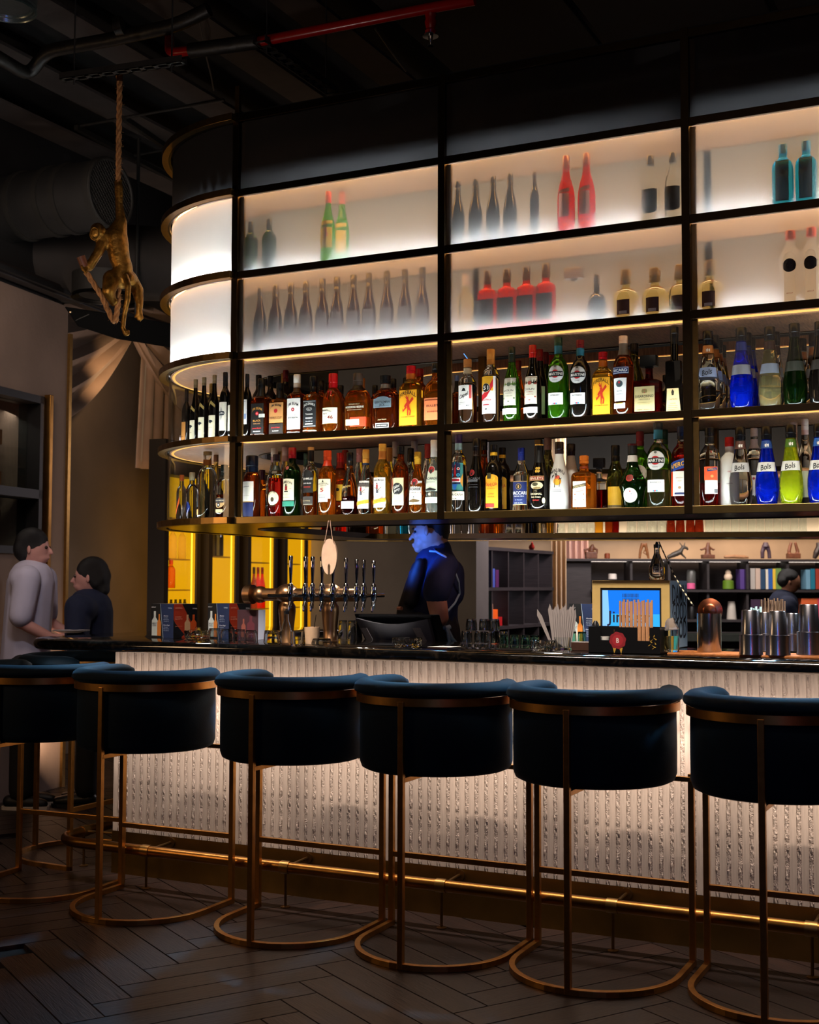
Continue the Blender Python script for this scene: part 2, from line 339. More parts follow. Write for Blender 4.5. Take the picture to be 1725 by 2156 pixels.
# ================================================================== bar front
bar = thing('bar_counter', 'long bar front of pale ribbed panels over a brass kick plate', 'bar')
XL, XR, YP = -4.05, .9, 4.99
ZK, ZB = .2015, 1.075
core = MB().box(XL, XR, YP+.012, YP+.12, ZK, ZB).box(XL, XL+.12, YP+.12, 6.9, ZK, ZB).box(XL+.02, XL+.04, YP+.01, YP+.02, ZK, ZB)
ob('panel_core', core, mat('pale_stone_core', '#8d7d70', .8, noise=.1), bar)
ob('kick_plate', MB().box(XL-.005, XR, YP-.002, YP+.1, 0, ZK).box(XL-.005, XL+.1, YP, 6.9, 0, ZK), mat('kick_brass', '#7b5c2c', .42, 1, noise=.25, nscale=5), bar)
def slat_mat(key, rough):
    m = mat(key, '#bba695' if not rough else '#b8a494', .72, noise=.18, nscale=14, stretch=(6, 6, .8))
    nt = m.node_tree; b = nt.nodes['Principled BSDF']; tc = nt.nodes.new('ShaderNodeTexCoord'); mp = nt.nodes.new('ShaderNodeMapping'); oi = nt.nodes.new('ShaderNodeObjectInfo')
    ad = nt.nodes.new('ShaderNodeVectorMath'); ad.operation = 'ADD'; nt.links.new(tc.outputs['Object'], ad.inputs[0]); nt.links.new(oi.outputs['Location'], ad.inputs[1])
    nt.links.new(ad.outputs[0], mp.inputs[0])
    if rough:
        mp.inputs['Scale'].default_value = (60, 60, 60); v = nt.nodes.new('ShaderNodeTexNoise'); v.inputs['Scale'].default_value = 1.6; v.inputs['Distortion'].default_value = 1.5; v.inputs['Detail'].default_value = 2
    else:
        mp.inputs['Scale'].default_value = (160, 20, 2); v = nt.nodes.new('ShaderNodeTexNoise'); v.inputs['Scale'].default_value = 1
    nt.links.new(mp.outputs[0], v.inputs[0])
    bp = nt.nodes.new('ShaderNodeBump'); bp.inputs['Strength'].default_value = 1.0 if rough else .25; bp.inputs['Distance'].default_value = .005 if rough else .002
    nt.links.new(v.outputs[0], bp.inputs['Height']); nt.links.new(bp.outputs[0], b.inputs['Normal'])
    return m
SM, SR = slat_mat('smooth_travertine', False), slat_mat('combed_travertine', True)
P = .0437
sa = MB().box(0, .0255, -.0018, .012, ZK+.001, ZB); s1 = sa.mesh('smooth_slat'); s1.materials.append(SM)
rb = MB()   # rough strip: chipped zigzag front
nz = 60
for i in range(nz+1):
    pass
random.seed(3); rs = []
for i in range(nz+1):
    z = ZK+.001+(ZB-ZK-.001)*i/nz
    rs.append([(0, .012, z), (.0182, .012, z), (.0182, .002+random.uniform(-.001, .001), z), (.0137, .001+random.uniform(-.003, .002), z), (.009, .0005+random.uniform(-.003, .002), z), (.0045, .001+random.uniform(-.003, .002), z), (0, .002+random.uniform(-.001, .001), z)])
rb.rings(rs); s2 = rb.mesh('combed_strip'); s2.materials.append(SR)
k = 0; x = XL
while x < XR-.03:
    o = bpy.data.objects.new('smooth_slat', s1); COL.objects.link(o); o.parent = bar; o.location = (x, YP, 0)
    o = bpy.data.objects.new('combed_strip', s2); COL.objects.link(o); o.parent = bar; o.location = (x+.0255, YP, 0)
    x += P; k += 1
    if k % 11 == 0: x += .0015
# countertop with rounded nose
def counter():
    CZ = 1.131; prof = []
    out = [(XR, 4.78), (-4.28, 4.78)]+arc(-4.28, 5.02, .24, -pi/2, -pi, 10)[1:]+[(-4.52, 6.9), (-3.85, 6.9), (-3.85, 5.62), (-3.75, 5.5), (XR, 5.5)]
    out = out[::-1]   # counter-clockwise so that left offset goes inwards
    rs = []
    n = 8
    for i in range(n+1):
        t = pi*i/n-pi/2; d = .026*(1-cos(t)); z = CZ-.027+.027*sin(t)
        rs.append([(p[0], p[1], z) for p in offset(out, d, True)])
    return MB().rings(rs)
def stone(key, col, col2):
    m = mat(key, col, .07, coat=.4, noise=.5, nscale=6); nt = m.node_tree; b = nt.nodes['Principled BSDF']
    v = nt.nodes.new('ShaderNodeTexNoise'); v.inputs['Scale'].default_value = 14; v.inputs['Distortion'].default_value = 2.5; v.inputs['Detail'].default_value = 8
    tc = nt.nodes.new('ShaderNodeTexCoord'); nt.links.new(tc.outputs['Object'], v.inputs[0])
    cr = nt.nodes.new('ShaderNodeValToRGB'); cr.color_ramp.elements[0].position = .5; cr.color_ramp.elements[0].color = lin(col); cr.color_ramp.elements[1].position = .72; cr.color_ramp.elements[1].color = lin(col2)
    nt.links.new(v.outputs[0], cr.inputs[0]); nt.links.new(cr.outputs[0], b.inputs['Base Color']); return m
tag(ob('countertop', counter(), stone('dark_marble', '#0a0908', '#241d16'), smooth=50), 'polished dark stone countertop with rounded edge over the ribbed bar front', 'countertop')
# lower work bench behind the counter
tag(ob('work_bench', MB().box(-3.7, XR, 5.52, 5.70, 0, .9), mat('bench_steel', '#3a3836', .35, 1, noise=.1), bev=.008), 'steel work bench behind the stone countertop', 'bench')
# ------------------------------------------------------------------ foot rail
def foot_rail():
    t = thing('foot_rail', 'polished brass foot rail on thin posts along the bar front', 'foot rail')
    YR, ZR, RR = 4.80, .171, .0245; XE = -4.27
    path = [(XR, YR, ZR), (-4.1, YR, ZR)]+[(p[0], p[1], ZR) for p in arc(-4.1, YR+.17, .17, -pi/2, -pi, 8)[1:]]+[(XE, 6.6, ZR)]
    ob('rail', MB().tube(path, RR, 20), mat('rail_brass', '#9c6c34', .3, 1, noise=.2, nscale=12), t, smooth=True)
    xs = [-.745, -1.482, -2.205, -2.95, -3.7, -.01]
    for i, x in enumerate(xs):
        ob('collar', MB().tube([(x-.022, YR, ZR), (x+.022, YR, ZR)], RR+.0035, 20), BRASS, t, smooth=True)
        ob('post', MB().lathe([(.022, 0), (.022, .004), (.006, .008), (.006, ZR-.02)], 10, (x, YR, 0)), BRASSD, t, smooth=True)
        ob('bracket', MB().tube([(x, YR, ZR), (x, YP-.004, ZR+.006)], .007, 8), BRASSD, t, smooth=True)
        ob('rosette', MB().tube([(x, YP-.012, ZR+.006), (x, YP, ZR+.006)], .024, 14), BRASSD, t, smooth=True)
    for y in (5.04, 5.8):
        ob('collar', MB().tube([(XE, y-.022, ZR), (XE, y+.022, ZR)], RR+.0035, 20), BRASS, t, smooth=True)
        ob('post', MB().lathe([(.022, 0), (.022, .004), (.006, .008), (.006, ZR-.02)], 10, (XE+.0, y, 0)), BRASSD, t, smooth=True)
        ob('bracket', MB().tube([(XE, y, ZR), (XL, y, ZR+.006)], .007, 8), BRASSD, t, smooth=True)
foot_rail()
# ================================================================== bar stools
VELV = mat('navy_velvet', '#01131f', .8, sheen=.38, spec=.2, noise=.3, nscale=9, bump=.08, bscale=220)
def make_stool():
    t = thing('bar_stool', '', 'stool')
    rr = .303; yf = .2625; yc = yf-.23; LW = .022
    U = [(rr, yf), (rr, yc)]+arc(0, yc, rr, 0, -pi, 22)[1:-1]+[(-rr, yc), (-rr, yf)]
    U2 = U[::-1]  # left side of path points inwards
    ob('base_ring', MB().band(U2, LW, 0, .022, off=-LW/2), GOLD, t, bev=.0015)
    yb = yc-rr
    for x, y, h in ((-rr, yf-LW/2, .70), (rr, yf-LW/2, .70), (0, yb, .968)):
        ob('leg', MB().box(x-LW/2, x+LW/2, y-LW/2, y+LW/2, .001, h), GOLD, t, bev=.0015)
    ob('foot_rest', MB().box(-rr+LW/2, rr-LW/2, yf-.020, yf, .281, .303), GOLD, t, bev=.0015)
    ob('seat_bearer', MB().box(-.012, .012, yb, yf-.03, .672, .69).box(-rr, rr, yf-.03, yf-.008, .672, .69), GOLD, t, bev=.0015)
    a1 = R(38); A = arc(0, yc, rr+.004, pi-a1, 2*pi+a1, 60)
    ob('back_band', MB().band(A, .008, .951, .981, off=-.004), GOLD, t, smooth=40)
    # upholstered barrel shell
    def shell_ring(a, t_in=.055):
        ca, sa_ = cos(a), sin(a); ri, ro = rr-t_in-.006, rr-.006
        zt, zb_ = .955, .692; pts = []
        sec = [(ri, zb_+.02), (ri+.01, zb_+.004), (ro-.025, zb_), (ro-.008, zb_+.008), (ro, zb_+.03), (ro+.001, (zt+zb_)/2), (ro, zt), (ro-.012, zt+.01), (ri, zt)]
        return [(r*ca, yc+r*sa_, z) for r, z in sec]
    angs = [pi-a1+(pi+2*a1)*i/40 for i in range(41)]
    sh = MB().rings([shell_ring(a) for a in angs])
    ob('backrest', sh, VELV, t, smooth=50)
    def roll_ring(a, k=1):
        ca, sa_ = cos(a), sin(a); rc, zc = rr-.026, 1.0
        n = 12; return [((rc+(.046*cos(q))*k)*ca, yc+(rc+(.046*cos(q))*k)*sa_, zc+(.036 if sin(q) > 0 else .022)*sin(q)*k) for q in [2*pi*j/n for j in range(n)]]
    rg = []; m = 44
    for i in range(m+1):
        a = pi-a1-.03+(pi+2*a1+.06)*i/m; e = min(i, m-i); k = [.35, .8, .95][e] if e < 3 else 1
        rg.append(roll_ring(a, k))
    ob('top_roll', MB().rings(rg), VELV, t, smooth=60)
    st = MB().lathe([(.02, .745), (.18, .75), (.228, .735), (.238, .71), (.236, .695), (.20, .69)], 28, (0, yc+.02, 0), ex=2.4)
    ob('seat', st, VELV, t, smooth=60)
    return t
st0 = make_stool()
stools = [(-3.5, 4.4975, 0, 'blue velvet bar stool at the left end of the ribbed panel'),
          (-2.755, 4.4975, 0, 'blue velvet bar stool, second from the panel\'s left end, below the beer taps'),
          (-2.105, 4.4975, 0, 'blue velvet bar stool, middle of the row, below the till and ashtray'),
          (-1.465, 4.4975, 0, 'blue velvet bar stool below the napkin holder and black straw caddy'),
          (-.805, 4.4975, 0, 'blue velvet bar stool cut off by the right edge of the photo'),
          (-4.158, 4.57, R(3), 'blue velvet bar stool cut off by the left edge of the photo'),
          (-4.50, 5.235, R(-92), 'blue velvet bar stool turned sideways at the short end of the bar')]
for i, (x, y, a, l) in enumerate(stools):
    if i == 0: st0.location = (x, y, 0); st0.rotation_euler = (0, 0, a); st0['label'] = l; st0['group'] = 'bar stools along the bar'
    else: dup(st0, None, loc=(x, y, 0), rz=a, label=l, group='bar stools along the bar')
# ================================================================== overhead shelf unit
TZ = [(1.681, 1.712), (2.065, 2.093), (2.459, 2.491), (2.844, 2.878), (3.241, 3.274), (3.603, 3.638)]
YF, RC = 5.0, .78
XC = -3.378
rearA = Vector((-3.5, 7.50)); rearB = Vector((-1.2, 8.05)); rd = (rearB-rearA).normalized(); rn = Vector((rd.y, -rd.x))  # rn points to the camera side
# outer path: right -> left along the front, round the corner, back, round, right along the rear
outer = [(1.2, YF), (XC, YF)]+arc(XC, YF+RC, RC, -pi/2, -pi, 16)[1:]+[(-4.158, 6.95)]
ce = Vector((-3.6, 6.95))
ang_r = math.atan2(rd.x, -rd.y)   # direction of rear outward normal
outn = Vector((-rd.y, rd.x)); a_end = math.atan2(outn.y, outn.x)
outer += arc(-3.6, 6.95, .558, pi, a_end, 8)[1:]
p_end = Vector(outer[-1]); outer += [tuple(p_end+rd*4.2)]
# outward side is on the left of the travel direction? front goes to -x, its left is -y = outward
DW = .47
shelf = thing('overhead_shelf_unit', 'curved bronze-framed overhead shelving with frosted and clear glass bays above the bar', 'shelving')
WOODS = mat('soffit_wood', '#a8704a', .5, noise=.35, nscale=5, stretch=(30, 3, 3), bump=.15, bscale=20)
COPP = mat('soffit_copper', '#6a4a38', .25, 1, noise=.1, nscale=4)
LEDC = emi('led_cool', (.80, .92, 1), 75); LEDC2 = emi('led_cool_bright', (.88, .95, 1), 190); LEDW = emi('led_warm', (1, .52, .14), 1.7); LEDW2 = emi('led_warm_soft', (1, .47, .11), 66)
ihalf = 3+16   # number of path points kept for the parts that stop at the corner
front = outer[:ihalf]
for k, (z0, z1) in enumerate(TZ):
    pth = outer if k <= 2 else front
    ob('fascia', MB().band(pth, .012, z0, z1), BRONZE if k else mat('bright_bronze', '#8c7446', .3, 1, noise=.12, nscale=12), shelf, bev=.001)
    # curved end carries a wider brass lip
    lip = [p for p in outer if p[0] <= XC+.001][:18 if k > 2 else 99]
    ob('brass_lip', MB().band(lip, .035, z0, z1, off=.012), BRASSD if k else BRASS, shelf, bev=.0015)
def inset(path, a, b, z0, z1):
    A, B = offset(path, -a), offset(path, -b)
    return MB().rings([[(p[0], p[1], z0), (q[0], q[1], z0), (q[0], q[1], z1), (p[0], p[1], z1)] for p, q in zip(A, B)])
for k, (z0, z1) in enumerate(TZ[:5]):
    pth = outer if k <= 2 else front
    ob('shelf_board', inset(pth, .013, DW, z0+(.004 if k < 3 else .024), z1-.006), (WOODS if k < 3 else mat('soffit_wood_dimmed', '#5a3c22', .5, noise=.3, nscale=5, stretch=(30, 3, 3))) if k else COPP, shelf)  # same soffit wood, darkened so the frosted bays look less lit
    ob('inner_edge', MB().band(offset(pth, -DW), .012, z0, z1, off=-.012), BRONZE, shelf)
ob('top_board', inset(front, .0, DW, TZ[5][1], TZ[5][1]+.01), BLACKM, shelf)
# posts
xs = [-3.378, -2.298, -1.2215, -.145, .93]
for x in xs: ob('post', MB().box(x-.0165, x+.0165, YF-.014, YF+.03, 1.681, 3.645), BRONZE, shelf, bev=.001)
for x in xs: ob('rear_post', MB().box(x-.0165, x+.0165, YF+DW-.03, YF+DW, 1.7, 2.47), BRASSD, shelf)
for q in (0, 1.1, 2.2, 3.3):
    p = p_end+rd*(.9+q); ob('rear_post', MB().box(p.x-.02, p.x+.02, p.y-.02, p.y+.02, 1.7, 2.47), BRASSD, shelf)
ob('hanger', MB().box(XC-.012, XC+.012, YF-.006, YF+.014, 3.645, 3.78), BRASSD, shelf)
# LED strips, one per bay: cool on the floor behind the glass, warm under the ceiling
for k in range(4):
    zf = TZ[k][1]; zc = TZ[k+1][0]
    for i in range(4):
        a, b = xs[i]+.02, xs[i+1]-.02
        f0_ = .020 if k < 2 else .030; ob('floor_led', MB().add([(a, YF+f0_, zf-.004), (b, YF+f0_, zf-.004), (b, YF+f0_+.016, zf-.004), (a, YF+f0_+.016, zf-.004)], [(0, 1, 2, 3)]), LEDC2 if k > 1 else LEDC, shelf, fix=False)
        y0_, y1_ = (.030, .075) if k < 2 else (.022, .040); zl_ = zc+(.003 if k < 2 else .020)
        ob('ceiling_led', MB().add([(a, YF+y0_, zl_), (a, YF+y1_, zl_), (b, YF+y1_, zl_), (b, YF+y0_, zl_)], [(0, 1, 2, 3)]), LEDW if k < 2 else LEDW2, shelf, fix=False)
        if k > 1: ob('floor_led', MB().add([(a, YF+DW-.12, zf-.004), (b, YF+DW-.12, zf-.004), (b, YF+DW-.10, zf-.004), (a, YF+DW-.10, zf-.004)], [(0, 1, 2, 3)]), LEDC2, shelf, fix=False)  # added rear strip, backlights the opal panel so bottles show as silhouettes
    cp = arc(XC, YF+RC, RC, -pi/2, -pi, 16)+[(-4.158, 6.3)]
    A, B = offset(cp, -.022), offset(cp, -.036)
    for nm, z_, m_ in (('floor_led', zf-.004, LEDC2 if k > 1 else LEDC), ('ceiling_led', zc+(.003 if k < 2 else .020), LEDW if k < 2 else emi('led_warm_curve', (1, .46, .13), 16))):
        mb = MB(); n_ = len(A)
        for i in range(n_-1):
            q = [(A[i][0], A[i][1], z_), (A[i+1][0], A[i+1][1], z_), (B[i+1][0], B[i+1][1], z_), (B[i][0], B[i][1], z_)]
            mb.add(q if nm == 'floor_led' else q, [(0, 1, 2, 3)])
        ob(nm, mb, m_, shelf, fix=False)
# warm strips on the rear run and along the inner edges
for k in (1, 2):
    z_ = TZ[k][0]-.002
    pr = [tuple(p_end+rd*.1), tuple(p_end+rd*4.0)]
    A, B = offset(pr, -.03), offset(pr, -.045)
    ob('ceiling_led', MB().add([(A[0][0], A[0][1], z_), (A[1][0], A[1][1], z_), (B[1][0], B[1][1], z_), (B[0][0], B[0][1], z_)], [(0, 1, 2, 3)]), LEDW, shelf, fix=False)
pr = [tuple(p_end+rd*.1), tuple(p_end+rd*4.0)]; A, B = offset(pr, -.06), offset(pr, -.08); z_ = TZ[0][1]+.002
ob('floor_led', MB().add([(A[0][0], A[0][1], z_), (A[1][0], A[1][1], z_), (B[1][0], B[1][1], z_), (B[0][0], B[0][1], z_)], [(0, 1, 2, 3)]), emi('rear_led', (1, .95, .88), 70), shelf, fix=False)
pr = [tuple(p_end+rd*1.02), tuple(p_end+rd*4.0)]; ob('opal_panel', MB().band(offset(pr, -.03), .006, TZ[0][1], TZ[0][1]+.2), mat('opal_back', '#665742'), shelf)  # added reflector, gives the rear glasses a bright backlit ground
# second wooden ceiling further in with glowing edges
oval = [(1.2, 5.75), (-2.6, 5.75)]+arc(-2.6, 6.15, .4, -pi/2, -3*pi/2, 14)[1:]+[(1.2, 6.55)]
ob('inner_soffit', MB().rings([[(p[0], p[1], 2.46) for p in oval[::-1]], [(p[0], p[1], 2.5) for p in oval[::-1]]]), WOODS, shelf)
A, B = oval, offset(oval, -.014); mb = MB()
for i in range(len(A)-1): mb.add([(A[i][0], A[i][1], 2.456), (A[i+1][0], A[i+1][1], 2.456), (B[i+1][0], B[i+1][1], 2.456), (B[i][0], B[i][1], 2.456)], [(0, 1, 2, 3)])
ob('ceiling_led', mb, LEDW, shelf, fix=False)
# glass
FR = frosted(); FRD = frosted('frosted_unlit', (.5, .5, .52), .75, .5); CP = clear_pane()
back_white = mat('opal_back', '#665742', .6, noise=.05, nscale=3)
for k in range(5):
    z0, z1 = TZ[k][1], TZ[k+1][0]
    for i in range(4):
        a, b = xs[i]+.0165, xs[i+1]-.0165
        m_ = CP if k < 2 else (FR if k < 4 else FRD)
        if k < 2: ob('clear_pane', MB().box(a, b, YF+.006, YF+.010, z0, z1), m_, shelf)
        else: ob('frosted_pane', MB().add([(a, YF+.008, z0), (b, YF+.008, z0), (b, YF+.008, z1), (a, YF+.008, z1)], [(0, 1, 2, 3)]), m_, shelf, fix=False)
        ob('pane_channel', MB().box(a, a+.022, YF+.010, YF+.022, z0, z1), BRASSD, shelf)
        if k >= 2: ob('opal_panel', MB().box(a, b, YF+DW-.04, YF+DW-.03, z0, z1+.022), back_white, shelf)
    cp = arc(XC, YF+RC, RC, -pi/2, -pi, 20)+[(-4.158, 6.9 if k < 2 else 6.6)]
    if k < 2: ob('clear_pane', MB().band(cp, .005, z0, z1, off=-.010), m_, shelf, smooth=True)
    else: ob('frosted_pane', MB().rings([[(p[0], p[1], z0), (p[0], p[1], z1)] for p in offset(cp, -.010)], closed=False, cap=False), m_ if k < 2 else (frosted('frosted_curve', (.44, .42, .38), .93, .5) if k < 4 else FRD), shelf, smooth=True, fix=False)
    if k >= 2:
        ob('opal_panel', MB().band(offset(cp, -DW+.03), .008, z0, z1+.022), back_white, shelf, smooth=True)
# ================================================================== bottles
def glass(key, col, ior=1.3, rough=.02, tr=.93): return mat('glass_'+key, col, rough, 0, tr, ior, spec=.6)
G = {'clear': glass('clear', '#f4f8f8', 1.22, tr=1), 'amber': glass('amber', '#e87818'), 'honey': glass('honey', '#f4b030'), 'red': glass('red', '#f0281a'),
     'brown': glass('brown', '#a84412'), 'green': glass('green', '#5cb81c'), 'dgreen': glass('dgreen', '#1c3c10'), 'black': glass('black', '#15100c', 1.45, .05, .5),
     'blue': glass('blue', '#0a2cf0', tr=.85), 'lime': glass('lime', '#d8e820', tr=.8), 'olive': glass('olive', '#4a4a18'), 'dred': glass('dred', '#780c08'), 'sky': glass('sky', '#28b8e8'),
     'milk': mat('frosted_white_glass', '#e9e4da', .35, 0, .25, 1.3, noise=.03), 'gin': glass('gin', '#dce8dc', 1.22), 'straw': glass('straw', '#f0dc96', 1.25), 'opalglass': glass('opalglass', '#fffaf0', 1.15, .45, 1.0), 'winedark': glass('winedark', '#2c0c08', 1.3, .05, .7), 'ghost': glass('ghost', '#f0f0e8', 1.2, .15)}
PROF = {
 'wine': [(.9, 0), (1, .012), (1, .60), (.97, .65), (.80, .71), (.48, .765), (.39, .80), (.36, .88), (.36, 1)],
 'burg': [(.9, 0), (1, .012), (1, .42), (.96, .5), (.8, .60), (.55, .70), (.42, .77), (.37, .86), (.36, 1)],
 'round': [(.92, 0), (1, .015), (1, .60), (.96, .66), (.78, .72), (.5, .765), (.42, .80), (.40, .88), (.39, 1)],
 'square': [(.92, 0), (1, .015), (1, .60), (.97, .64), (.80, .68), (.46, .71), (.40, .75), (.37, .85), (.36, 1)],
 'flat': [(.94, 0), (1, .02), (1, .60), (.93, .66), (.70, .72), (.42, .77), (.38, .80), (.36, 1)],
 'dome': [(.95, 0), (1, .02), (1, .52), (.95, .60), (.82, .67), (.62, .72), (.36, .76), (.31, .80), (.30, 1)],
 'martini': [(.93, 0), (1, .015), (1, .50), (.97, .60), (.88, .66), (.66, .72), (.42, .76), (.36, .80), (.34, 1)],
 'bols': [(.76, 0), (.84, .02), (.95, .12), (1, .24), (.98, .32), (.90, .40), (.76, .50), (.60, .62), (.47, .74), (.41, .80), (.40, .86), (.39, 1)],
 'cone': [(.95, 0), (1, .02), (.98, .34), (.90, .46), (.66, .60), (.45, .70), (.38, .78), (.36, 1)],
 'malibu': [(.86, 0), (.97, .03), (1, .14), (.97, .40), (.90, .52), (.66, .64), (.46, .76), (.40, .84), (.39, 1)],
 'decant': [(.96, 0), (1, .03), (1, .50), (.95, .56), (.6, .60), (.30, .62), (.26, .70), (.26, .76), (.26, 1)],
 'slab': [(.97, 0), (1, .01), (1, .585), (.97, .60), (.52, .62), (.48, .64), (.47, 1)],
 'bened': [(.62, 0), (.68, .02), (.86, .28), (1, .36), (.92, .44), (.62, .55), (.42, .66), (.32, .78), (.30, 1)],
 'patron': [(.86, 0), (1, .04), (1, .38), (.92, .50), (.66, .58), (.34, .62), (.30, .68), (.30, 1)],
 'skirt': [(1, 0), (1, .03), (.9, .16), (.9, .55), (.86, .60), (.64, .68), (.44, .75), (.36, .82), (.34, 1)],
}
def prof_at(pr, z):
    for (r0, z0), (r1, z1) in zip(pr, pr[1:]):
        if z <= z1: return r0+(r1-r0)*max(0, (z-z0))/max(z1-z0, 1e-6)
    return pr[-1][0]
def refine(pr, zc, n=3):
    out = []
    for (r0, z0), (r1, z1) in zip(pr, pr[1:]):
        if z0 >= zc: break
        m = n if abs(r1-r0) > .1 else 1
        for i in range(m):
            z = z0+(z1-z0)*i/m
            if z < zc: out.append((r0+(r1-r0)*i/m, z))
    out.append((prof_at(pr, zc), zc)); return out
TXT = {}
def glyphs(s):
    if s in TXT: return TXT[s]
    c = bpy.data.curves.new('t', 'FONT'); c.body = s; c.size = 1; c.resolution_u = 2; c.offset = .012; c.align_x = 'CENTER'
    o = bpy.data.objects.new('t', c); me = o.to_mesh(); v = [(p.co.x, p.co.y) for p in me.vertices]; f = [tuple(p.vertices) for p in me.polygons]
    o.to_mesh_clear(); bpy.data.objects.remove(o); bpy.data.curves.remove(c)
    x0 = min(p[0] for p in v); x1 = max(p[0] for p in v); TXT[s] = ([((p[0]-(x0+x1)/2), p[1]-.35) for p in v], f, x1-x0); return TXT[s]
def front_pt(Rr, sy, ex, u, eps):
    "point on the front (-y) of a bottle section at arc length u*R from its middle line"
    if ex == 2: a = u; return ((Rr+eps)*sin(a), -(Rr*sy+eps)*cos(a))
    x = max(-1, min(1, u)); return (Rr*x, -(Rr*sy*(1-abs(x)**ex)**(1/ex)+eps))
def decals(mbL, mbT, cols, items, Rr, h, pr, sy, ex):
    def rr(z): return Rr*prof_at(pr, z)
    def mi(lst, c):
        if c not in lst: lst.append(c)
        return lst.index(c)
    for n_, it in enumerate(items):
        k = it[0]; eps = .0006+.00035*n_
        def P(u, z, e=0): p = front_pt(rr(z), sy, ex, u*Rr/max(rr(z), 1e-4) if ex == 2 else u*Rr/max(rr(z), 1e-4), eps+e); return (p[0], p[1], z*h)
        if k == 'r':   # rectangle u0 z0 u1 z1 colour
            _, u0, z0, u1, z1, c = it[:6]; nu = max(2, int(abs(u1-u0)*7)); nz_ = 3; vs = []; fs = []
            for j in range(nz_+1):
                for i in range(nu+1): vs.append(P(u0+(u1-u0)*i/nu, z0+(z1-z0)*j/nz_))
            for j in range(nz_):
                for i in range(nu): a = j*(nu+1)+i; fs.append((a, a+1, a+nu+2, a+nu+1))
            mbL.add(vs, fs, mi(cols[0], c))
        elif k == 'd':  # disc u z radius colour [vertical stretch]
            _, u, z, q, c = it[:5]; ry = it[5] if len(it) > 5 else 1; vs = [P(u, z)]; fs = []; n = 20
            for m in (.55, 1):
                for i in range(n): t = 2*pi*i/n; vs.append(P(u+q*m*cos(t), z+q*m*ry*sin(t)*Rr/h))
            for i in range(n): j = (i+1) % n; fs += [(0, 1+i, 1+j), (1+i, 1+n+i, 1+n+j, 1+j)]
            mbL.add(vs, fs, mi(cols[0], c))
        elif k == 'p':  # polygon list of (u, z) colour
            _, pts, c = it[:3]; tri = [tuple(pts[i] for i in f) for f in tessellate_polygon([[Vector((u, z, 0)) for u, z in pts]])]
            for _n in range(4):
                nt_ = []
                for a, b_, c_ in tri:
                    e = sorted(((abs(a[0]-b_[0]), a, b_, c_), (abs(b_[0]-c_[0]), b_, c_, a), (abs(c_[0]-a[0]), c_, a, b_)), key=lambda q: -q[0])[0]
                    if e[0] > .22: m = ((e[1][0]+e[2][0])/2, (e[1][1]+e[2][1])/2); nt_ += [(e[1], m, e[3]), (m, e[2], e[3])]
                    else: nt_.append((a, b_, c_))
                tri = nt_
            for tr in tri: mbL.add([P(u, z) for u, z in tr], [(0, 1, 2)], mi(cols[0], c))
        else:           # t / a : text u z height colour width [sag]
            _, s, u, z, H, c = it[:6]; W = it[6] if len(it) > 6 and it[6] else None; sag = it[7] if len(it) > 7 else 0; slope = it[8] if len(it) > 8 else 0
            v, f, w_ = glyphs(s); sx = W/w_ if W else H/.72; szz = H/.72; hw = (w_*sx)/2 or 1; vs = []
            for x, y in v:
                uu = x*sx; zz = z+(y*szz)*Rr/h-sag*(uu/hw)**2+slope*uu; vs.append(P(u+uu, zz))
            mbT.add(vs, f, mi(cols[1], c))
BOT = {'floor': 0}
